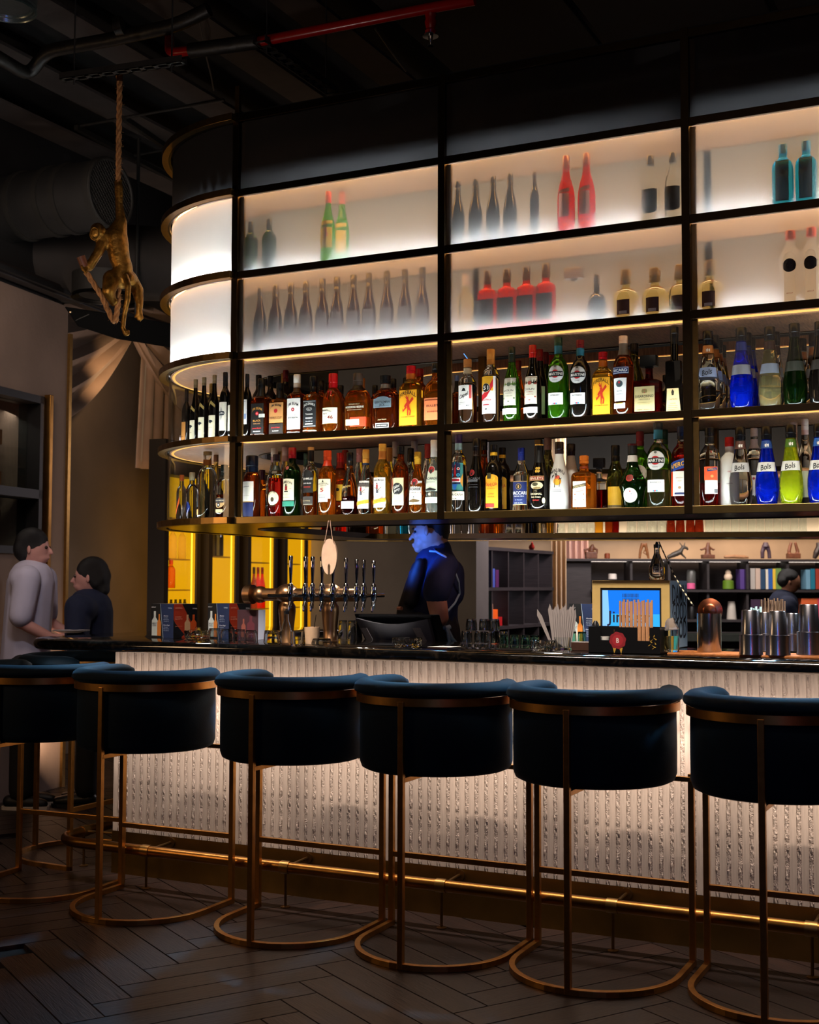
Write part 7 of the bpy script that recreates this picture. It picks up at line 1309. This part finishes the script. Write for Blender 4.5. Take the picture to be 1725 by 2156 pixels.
tag(ob('ceiling_rail', MB().tube([wl(tA, .46, ZP+.05), wl(tC+.3, .46, ZP+.05)], .022, 4), mat('rail_black', '#060505', .6)), 'black rail sloping along the top of the plaster wall', 'rail')
# loose cables and brackets
random.seed(11)
for i, (A, B, l) in enumerate((((420, 45), (430, 110), 'left of the red elbow'), ((432, 110), (450, 190), 'below the red elbow'), ((1120, 0), (1170, 90), 'above the first bay'), ((790, 60), (855, 150), 'crossing the ceiling board'))):
    a, b = C(*A, 4.34), C(*B, 4.34); tag(ob('loose_cable', MB().tube([a, a.lerp(b, .5)+Vector((.01, 0, -.02)), b], .005, 6), mat('cable_grey', '#4a443e', .5)), 'thin hanging cable '+l, 'cable', 'loose cables')
# ================================================================== rope and monkey sculpture
ROPE = mat('jute_rope', '#9c6a3c', .9, noise=.35, nscale=50, bump=.4, bscale=120)
def twist(name, path, r, parent, turns=28):
    P_ = [Vector(p) for p in path]; L_ = [0]
    for a, b in zip(P_, P_[1:]): L_.append(L_[-1]+(b-a).length)
    tot = L_[-1]; N = int(tot/.008); mb = MB()
    def ev(s):
        for i in range(len(P_)-1):
            if s <= L_[i+1]+1e-9: u = (s-L_[i])/(L_[i+1]-L_[i]); return P_[i].lerp(P_[i+1], u), (P_[i+1]-P_[i]).normalized()
        return P_[-1], (P_[-1]-P_[-2]).normalized()
    for k in range(3):
        pts = []
        for j in range(N+1):
            c, d = ev(tot*j/N); u_ = d.orthogonal().normalized() if abs(d.z) < .9 else Vector((1, 0, 0)); u_ = (u_-d*u_.dot(d)).normalized(); v_ = d.cross(u_); a = 2*pi*k/3+tot*j/N*55
            pts.append(c+(u_*cos(a)+v_*sin(a))*r*.52)
        mb.tube(pts, r*.56, 6)
    rn_ = random.Random(3)
    for j in range(int(tot*160)):
        c, d = ev(tot*rn_.random()); a = rn_.random()*2*pi; dr = Vector((cos(a), sin(a), rn_.uniform(-.6, .6))); mb.tube([c+dr*r*.7, c+dr*r*(1.3+rn_.random()*.7)+Vector((0, 0, -.004))], .0006, 3)
    return ob(name, mb, ROPE, parent, smooth=50)
DM = 6.1
def M(px, py, dd=0): return at(px, py, D=DM+dd)
zc = M(252, 158); t = thing('hanging_rope', 'thick hairy jute rope hanging from the slotted channel', 'rope', tuple(M(250, 158)))
o0 = M(250, 158); top = C(252, 156, ZR)
twist('rope', [Vector((0, 0, 0)), M(252, 175)-o0, M(249, 385)-o0], .0135, t); ob('rope_ferrule', MB().tube([M(252, 153)-o0, M(252, 172)-o0], .0155, 14), mat('copper_ferrule', '#5c3418', .4, .8), t, smooth=50)
DKT = ROPE
BZ = mat('gilt_monkey', '#8a6024', .42, .85, noise=.45, nscale=35, bump=.35, bscale=70)
def body_mesh(name, segs, balls, mats, parent, vox=.007, smooth_it=6, loc=None):
    "one continuous skin from overlapping tapered tubes"
    mb = MB()
    for pts, rad in segs:
        P_ = [Vector(p) for p in pts]; q = []; rr_ = []
        for i in range(len(P_)-1):
            for s_ in (0, .25, .5, .75): q.append(P_[i].lerp(P_[i+1], s_)); rr_.append(rad[i]*(1-s_)+rad[i+1]*s_)
        q.append(P_[-1]); rr_.append(rad[-1]); mb.tube(q, rr_, 12)
        for p, r in zip(P_, rad): mb.ball(p, r*.99, n=12, m=8)
    for b in balls: mb.ball(*b[:4], n=16, m=10, rot=b[4] if len(b) > 4 else None)
    o = ob(name, mb, mats, parent)
    md = o.modifiers.new('r', 'REMESH'); md.mode = 'VOXEL'; md.voxel_size = vox; md.use_smooth_shade = True
    ms = o.modifiers.new('s', 'SMOOTH'); ms.iterations = smooth_it; ms.factor = .5
    if loc: o.location = loc
    return o
mo = M(245, 560); t = thing('monkey_sculpture', 'gilded long-tailed monkey figure hanging by one arm from the rope', 'sculpture', tuple(mo))
m_ = lambda px, py, dd=0: M(px, py, dd)-mo
segs = [([m_(250, 392), m_(251, 430), m_(255, 466)], [.021, .019, .026]), ([m_(255, 466), m_(244, 500), m_(252, 545), m_(260, 565)], [.030, .058, .050, .046]), ([m_(260, 565), m_(252, 588)], [.046, .050]),
        ([m_(222, 495, -.02), m_(208, 530, -.05), m_(188, 562, -.06)], [.030, .024, .022]),
        ([m_(236, 588, -.02), m_(229, 612, -.06), m_(239, 638, -.03)], [.046, .033, .018]), ([m_(272, 588, .02), m_(290, 612, .02), m_(294, 640, .0)], [.042, .030, .018]),
        ([m_(294, 640), m_(293, 655)], [.018, .016]), ([m_(293, 655), m_(284, 668)], [.010, .006]), ([m_(293, 655), m_(290, 673)], [.010, .006]), ([m_(294, 655), m_(295, 676)], [.010, .006]), ([m_(296, 655), m_(300, 671)], [.010, .006]),
        ([m_(188, 562, -.06), m_(178, 556, -.07)], [.020, .016]), ([m_(178, 556, -.07), m_(172, 562, -.09)], [.010, .008]), ([m_(180, 562, -.07), m_(174, 568, -.09)], [.010, .008]), ([m_(184, 566, -.07), m_(180, 574, -.09)], [.010, .008]),
        ([m_(239, 638, -.03), m_(244, 634, -.04)], [.018, .012]), ([m_(250, 392), m_(246, 384), m_(253, 380)], [.018, .014, .012])]
balls = [(m_(206, 488, -.04), .036, .040, .044), (m_(199, 494, -.05), .024, .026, .030), (m_(238, 590), .050, .045, .042), (m_(268, 590), .046, .045, .040)]
ob_b = body_mesh('body', segs, balls, BZ, t, .0065, 4)
body_mesh('tail', [([m_(264, 582, -.05), m_(270, 600, -.07), m_(269, 630, -.07), m_(262, 662, -.06), m_(259, 690, -.06), m_(264, 704, -.06), m_(270, 703, -.06), m_(270, 697, -.06)], [.016, .015, .014, .012, .011, .010, .009, .008])], [], BZ, t, .005, 2)
ob('face_ring', MB().tube([m_(199, 492, -.09)+Vector((.020*cos(a)*.8977, .020*cos(a)*.44, .030*sin(a))) for a in [2*pi*i/20 for i in range(20)]], .0035, 6, loop=True), BZ, t, smooth=True)
ob('ear', MB().ball(m_(218, 484, -.06), .012, .006, .015), BZ, t, smooth=True)
r2 = thing('rope_swing_end', 'loose rope loop with brown wooden grip held by the monkey', 'rope', tuple(M(180, 560, -.07)))
o0 = M(180, 560, -.07)
twist('rope', [M(181, 572, -.07)-o0, M(215, 625, -.04)-o0, M(238, 676, -.02)-o0, M(243, 678, -.02)-o0, M(249, 640, -.02)-o0, M(250, 598, .0)-o0], .0135, r2)
ob('grip', MB().tube([M(170, 540, -.08)-o0, M(179, 562, -.07)-o0], .021, 16), mat('grip_wood', '#5a2e18', .45, noise=.2), r2, smooth=40)
# ================================================================== people
SKIN = mat('skin', '#b07c62', .5, noise=.06, nscale=8, spec=.3); SKIN2 = mat('skin_pale', '#c08c80', .5, noise=.05, nscale=8, spec=.3)
HAIR = mat('black_hair', '#0c0a0a', .5, noise=.3, nscale=60, bump=.5, bscale=200, stretch=(1, 1, 6))
NAVY = mat('navy_polo', '#0c1838', .85, noise=.15, nscale=12, bump=.1, bscale=40); APR = mat('black_apron', '#0b0c10', .7, noise=.15); STRAP = mat('pale_strap', '#7f9aa0', .7, noise=.1)
def person(name, label, base, D0, fig): pass
# local frame at a pixel column: r = right in the photo, b = away from the camera
def frame(px, D):
    c = at(px, 1230, D=D); r = Vector((_r.x, _r.y, 0)).normalized(); b = Vector((_f.x, _f.y, 0)).normalized(); return Vector((c.x, c.y, 0)), r, b
# ---- bartender
DB = 6.45
c0, rr0, bb0 = frame(915, DB)
t = thing('bartender', '', 'person', tuple(c0)); t['label'] = 'bartender in navy polo and dark apron facing left behind the till'
def B(px, py, dd=0): q = at(px, py, D=DB+dd); return q-c0
sgs = [([B(925, 1160), B(918, 1190), B(912, 1240), B(910, 1290), B(912, 1340), B(915, 1380)], [.050, .10, .125, .12, .12, .13]),
       ([B(908, 1190, .12), B(940, 1192, -.12)], [.066, .066]), ([B(890, 1215, -.02), B(886, 1250, -.02)], [.075, .08]), ([B(950, 1205, .0), B(950, 1250, .0)], [.07, .07])]
low = [([B(900, 1380, .08), Vector((-.02, .1, .5)), Vector((-.02, .1, .09))], [.10, .06, .045]), ([B(925, 1380, -.08), Vector((.04, -.1, .5)), Vector((.04, -.1, .09))], [.10, .06, .045]), ([Vector((-.02, .1, .07)), Vector((-.16, .04, .045))], [.045, .04]), ([Vector((.04, -.1, .07)), Vector((-.10, -.16, .045))], [.045, .04])]
head = [([B(926, 1172, .01), B(922, 1150)], [.062, .060])]
# skin: head, neck, arms, hands in one body
hb = [(B(908, 1114), .086, .076, .105, Matrix.Rotation(-YAW, 3, 'Z')), (B(888, 1141), .038, .044, .040), (B(882, 1156), .024, .026, .020), (B(902, 1146), .045, .05, .04), (B(884, 1126), .030, .052, .035)]
nose = [([B(873, 1120), B(864, 1135)], [.006, .0095]), ([B(876, 1145), B(869, 1146)], [.010, .006]), ([B(877, 1151), B(870, 1151)], [.010, .006]), ([B(876, 1113, -.03), B(876, 1113, .03)], [.011, .011])]
arms = [([B(930, 1208, -.15), B(917, 1250, -.20), B(926, 1300, -.20), B(905, 1322, -.12), B(870, 1330, .02)], [.05, .054, .046, .036, .028]),
        ([B(900, 1205, .20), B(885, 1270, .22), B(860, 1318, .20), B(850, 1330, .12)], [.055, .05, .036, .028])]
hand = []
for dx, base in ((0, B(866, 1331, .02)), (1, B(848, 1331, .12))):
    for k in range(4): a = base+Vector((0, 0, .012-.009*k)); hand.append(([a, a+rr0*-.045+Vector((0, 0, -.01)), a+rr0*-.075+Vector((0, 0, -.03))], [.0095, .0085, .0075]))
    hand.append(([base+Vector((0, 0, .01)), base+rr0*-.02+Vector((0, 0, .035))], [.011, .008]))
body_mesh('body', head+nose+arms+hand+[([B(924, 1160), B(916, 1200), B(912, 1300), B(914, 1400)], [.05, .10, .11, .11])]+low[:2], hb, SKIN, t, .0055, 3)
body_mesh('shoe', low[2:3], [], BLACK, t, .01, 2); body_mesh('shoe', low[3:], [], BLACK, t, .01, 2)
body_mesh('trousers', [(q, [r+.02 for r in rad]) for q, rad in low[:2]]+[([B(905, 1340), B(912, 1390)], [.15, .15])], [], BLACKM, t, .012, 4)
slv = [([B(934, 1200, -.13), B(926, 1220, -.18), B(919, 1246, -.20)], [.070, .072, .070]), ([B(903, 1195, .15), B(894, 1235, .20)], [.07, .062])]
body_mesh('polo_shirt', [(q, [r+.012 for r in rad]) for q, rad in sgs[:1]]+sgs[1:]+slv+[([B(920, 1166), B(925, 1158)], [.072, .066])], [], NAVY, t, .008, 6)
ob('ear', MB().ball(B(898, 1117, -.09), .013, .008, .026, 12, 8), SKIN, t, smooth=True)
for dd in (-.035, .035):
    ob('eye', MB().ball(B(875, 1121, dd), .010, n=10, m=8), paint('#241c1c', .2), t, smooth=True); ob('brow', MB().tube([B(869, 1114, dd-.015), B(871, 1112, dd+.01), B(875, 1113, dd+.02)], .0045, 6), HAIR, t, smooth=True)
body_mesh('hair', [], [(B(912, 1100), .088, .084, .075, Matrix.Rotation(-YAW, 3, 'Z')), (B(924, 1110), .055, .080, .085), (B(928, 1126), .036, .066, .05), (B(898, 1088), .062, .07, .045)], HAIR, t, .007, 3)
# apron: panel on chest, crossed straps, waist tie
ap = [B(858, 1196, -.10), B(866, 1196, .12), B(846, 1290, .16), B(836, 1290, -.14)]; lowr = [B(836, 1292, -.16), B(846, 1292, .16), B(850, 1420, .18), B(845, 1420, -.18)]
def sheet(name, q, m, th=.006): v = [Vector(x) for x in q]; n_ = (v[1]-v[0]).cross(v[2]-v[0]).normalized()*th; return ob(name, MB().add(v+[x+n_ for x in v], [(0, 1, 2, 3), (7, 6, 5, 4)]+[(i, (i+1) % 4, 4+(i+1) % 4, 4+i) for i in range(4)]), m, t)
body_mesh('apron', [([B(882, 1196, -.02), B(873, 1240, -.02), B(864, 1290, -.02), B(868, 1380, -.02)], [.04, .055, .072, .085]), ([B(905, 1320), B(912, 1400)], [.155, .16]), ([B(884, 1184, -.10), B(876, 1215, -.10), B(866, 1260, -.10)], [.025, .038, .045])], [], APR, t, .010, 6)
for q in (([B(905, 1160, -.10), B(918, 1161, -.13), B(938, 1172, -.16), B(955, 1195, -.165), B(966, 1225, -.12), B(968, 1250, -.06)], ), ([B(968, 1250, -.06), B(958, 1270, -.15), B(940, 1290, -.165)],)):
    ob('apron_strap', MB().tube(q[0], .0055, 8), STRAP, t, smooth=True)
ob('leather_tab', MB().tube([B(838, 1281, -.12), B(846, 1281, -.14)], .010, 6), mat('tan_leather', '#7c4c34', .5), t)
ob('waist_tie', MB().tube([B(880, 1318, -.17), B(915, 1320, -.175), B(940, 1322, -.16), B(948, 1320, -.15)], .012, 8).tube([B(940, 1322, -.17), B(952, 1345, -.17), B(966, 1362, -.16)], [.012, .011, .010], 8).tube([B(943, 1322, -.17), B(945, 1345, -.18), B(950, 1362, -.18)], [.010, .009, .008], 8), STRAP, t, smooth=True)
ob('collar', MB().tube([B(914, 1160, -.07), B(930, 1156, -.03), B(942, 1158, .02), B(930, 1164, .07)], .014, 8), NAVY, t, smooth=True)
p = at(800, 1150, D=6.2); spot('blue_screen_glow', (p.x, p.y, 1.52), tuple(at(905, 1170, D=DB)), 20, (.03, .15, 1), 75)
spot('bartender_warm', tuple(at(1000, 1120, D=6.0)), tuple(at(930, 1270, D=DB)), 2.5, (1, .5, .45), 50)
# ---- two guests at the left, standing still
def guest(name, label, px, D, hgt, shirt, trouser, hair, skin, face, arm=True, lean=0., sx=1, shoes=None, hairlen=0):
    c, r, b = frame(px, D); t = thing(name, label, 'person', tuple(c)); 
    def Q(x, z, y=0): return r*(x+lean*max(0, (z-.9)))+b*y+Vector((0, 0, z))
    H = hgt; hc = H-.115; fx = face
    sh = H-.30
    body_mesh('body', [([Q(0, H-.25), Q(fx*.02, H-.17)], [.055, .052]), ([Q(0, .95), Q(0, sh-.05)], [.10, .12]), ([Q(-.02, .9, .09), Q(.0, .5, .09), Q(-.01, .08, .09)], [.07, .05, .04]), ([Q(.02, .9, -.09), Q(.03, .5, -.09), Q(.02, .08, -.09)], [.07, .05, .04]),
                       ([Q(fx*.03, sh, -.19), Q(fx*.02, sh-.28, -.22), Q(fx*.20, sh-.38, -.15), Q(fx*.27, sh-.38, -.12)], [.05, .042, .032, .026]), ([Q(fx*.03, sh, .19), Q(fx*.05, sh-.28, .22), Q(fx*.22, sh-.36, .15)], [.05, .042, .03]),
                       ([Q(fx*.105, hc-.01), Q(fx*.118, hc-.035)], [.010, .014]), ([Q(fx*.10, hc-.065), Q(fx*.106, hc-.066)], [.012, .008])]+
                      [([Q(fx*.28, sh-.375+.01*k, -.12), Q(fx*.345, sh-.385+.01*k, -.115+.008*k)], [.009, .007]) for k in range(4)]+[([Q(fx*.26, sh-.37, -.10), Q(fx*.29, sh-.34, -.09)], [.010, .008])],
                      [(Q(0, hc), .098, .080, .118, Matrix.Rotation(-YAW, 3, 'Z')), (Q(fx*.045, hc-.065), .055, .055, .045)], skin, t, .009, 5)
    body_mesh('hair', [] if not hairlen else [([Q(-fx*.05, hc), Q(-fx*.08, hc-hairlen)], [.085, .05])], [(Q(-fx*.015, hc+.03), .106, .09, .10, Matrix.Rotation(-YAW, 3, 'Z')), (Q(-fx*.045, hc-.01), .08, .088, .09)], hair, t, .009, 3)
    for y in (-.033, .033): ob('eye', MB().ball(Q(fx*.088, hc, y), .011, n=8, m=6), paint('#2a1e1c', .2), t, smooth=True)
    ob('ear', MB().ball(Q(-fx*.005, hc-.015, -.082), .013, .010, .026, 10, 8), skin, t, smooth=True)
    body_mesh('shirt', [([Q(0, .86), Q(0, 1.1), Q(0, sh-.03), Q(0, sh+.03)], [.155, .15, .15, .09]), ([Q(0, sh-.02, -.17), Q(0, sh-.02, .17)], [.085, .085]), ([Q(fx*.03, sh-.01, -.18), Q(fx*.02, sh-.24, -.225)], [.085, .075]), ([Q(fx*.03, sh-.01, .18), Q(fx*.05, sh-.24, .225)], [.085, .075])], [], shirt, t, .011, 6)
    body_mesh('trousers', [([Q(0, .96), Q(0, .86)], [.14, .14]), ([Q(-.02, .88, .09), Q(0, .5, .09), Q(-.01, .12, .09)], [.10, .085, .075]), ([Q(.02, .88, -.09), Q(.03, .5, -.09), Q(.02, .12, -.09)], [.10, .085, .075])], [], trouser, t, .012, 5)
    for y in (.09, -.09):
        s_ = ob('shoe', MB().lathe([(.045, .02), (.05, .05), (.045, .08), (.03, .10)], 14, (0, 0, 0)).ball((0, 0, 0), .001), shoes or BLACK, t) if False else body_mesh('shoe', [([Q(-fx*.05, .05, y), Q(fx*.10, .04, y), Q(fx*.16, .035, y)], [.042, .040, .030])], [], shoes or BLACK, t, .008, 2)
        ob('sole', MB().rings([[Q(-fx*.10+fx*.30*(.5+.5*cos(a)), z, y+.045*sin(a)) for a in [2*pi*i/16 for i in range(16)]] for z in (.0005, .022)]), paint('#cfc4b8') if shoes else BLACKM, t)
    return t
SH1 = mat('white_shirt', '#b9b4c4', .85, noise=.08, nscale=6, bump=.2, bscale=8); SH2 = mat('dark_blue_shirt', '#141c34', .85, noise=.15)
guest('person', 'person in a loose white shirt with dark hair at the left edge', 55, 8.05, 1.74, SH1, mat('charcoal_trousers', '#1c1a1a', .85), HAIR, SKIN2, 1, lean=.06, shoes=mat('black_sneaker', '#121214', .5))
guest('person', 'person in a dark blue shirt beside the recess, left of the counter', 190, 8.15, 1.56, SH2, mat('dark_trousers', '#161314', .85), HAIR, SKIN2, -1, hairlen=.08)
tag(ob('round_plate', MB().lathe([(.05, 0), (.11, .012), (.112, .016), (.05, .004)], 28), paint('#b8b4b4', .3), smooth=40, loc=tuple(at(165, 1330, D=8.0)-Vector((.25, -.1, .02)))), 'white plate held by the guest in dark blue', 'plate')
bpy.data.objects['round_plate'].location = at(150, 1332, D=7.75)
spot('guest_light', tuple(at(60, 900, D=6.6)), tuple(at(60, 1230, D=8.0)), 15, (.85, .85, 1), 40)
# ---- worker far behind
c, r, b = frame(1660, 12.6); t = thing('person', 'worker with short dark hair leaning forward behind the shaker tins', 'person', tuple(c))
def Q(x, z, y=0): return r*x+b*y+Vector((0, 0, z))
z0 = CH+(1230-1222)/FPX*12.6
body_mesh('body', [([Q(-.02, z0-.12), Q(.02, z0-.03)], [.06, .055]), ([Q(-.05, z0-.28), Q(-.1, .9)], [.13, .13]), ([Q(-.08, .9), Q(-.08, .1)], [.1, .05]), ([Q(-.06, z0-.25, -.2), Q(0, z0-.5, -.22), Q(.2, z0-.55, -.15)], [.05, .045, .03]), ([Q(.09, z0-.02), Q(.11, z0-.05)], [.012, .015])], [(Q(.02, z0), .10, .085, .12)], SKIN, t, .010, 4)
body_mesh('hair', [], [(Q(.0, z0+.045), .105, .092, .085), (Q(-.04, z0+.01), .07, .085, .07)], HAIR, t, .010, 2)
body_mesh('shirt', [([Q(-.05, z0-.22), Q(-.08, 1.0)], [.15, .16]), ([Q(-.05, z0-.23, -.17), Q(-.05, z0-.23, .17)], [.09, .09]), ([Q(-.06, z0-.25, -.19), Q(0, z0-.45, -.22)], [.08, .07])], [], SH2, t, .012, 4)
body_mesh('trousers', [([Q(-.08, 1.0), Q(-.08, .1)], [.15, .1])], [], BLACKM, t, .015, 3); ob('ear', MB().ball(Q(-.01, z0-.01, -.085), .012, .008, .022), SKIN, t, smooth=True)
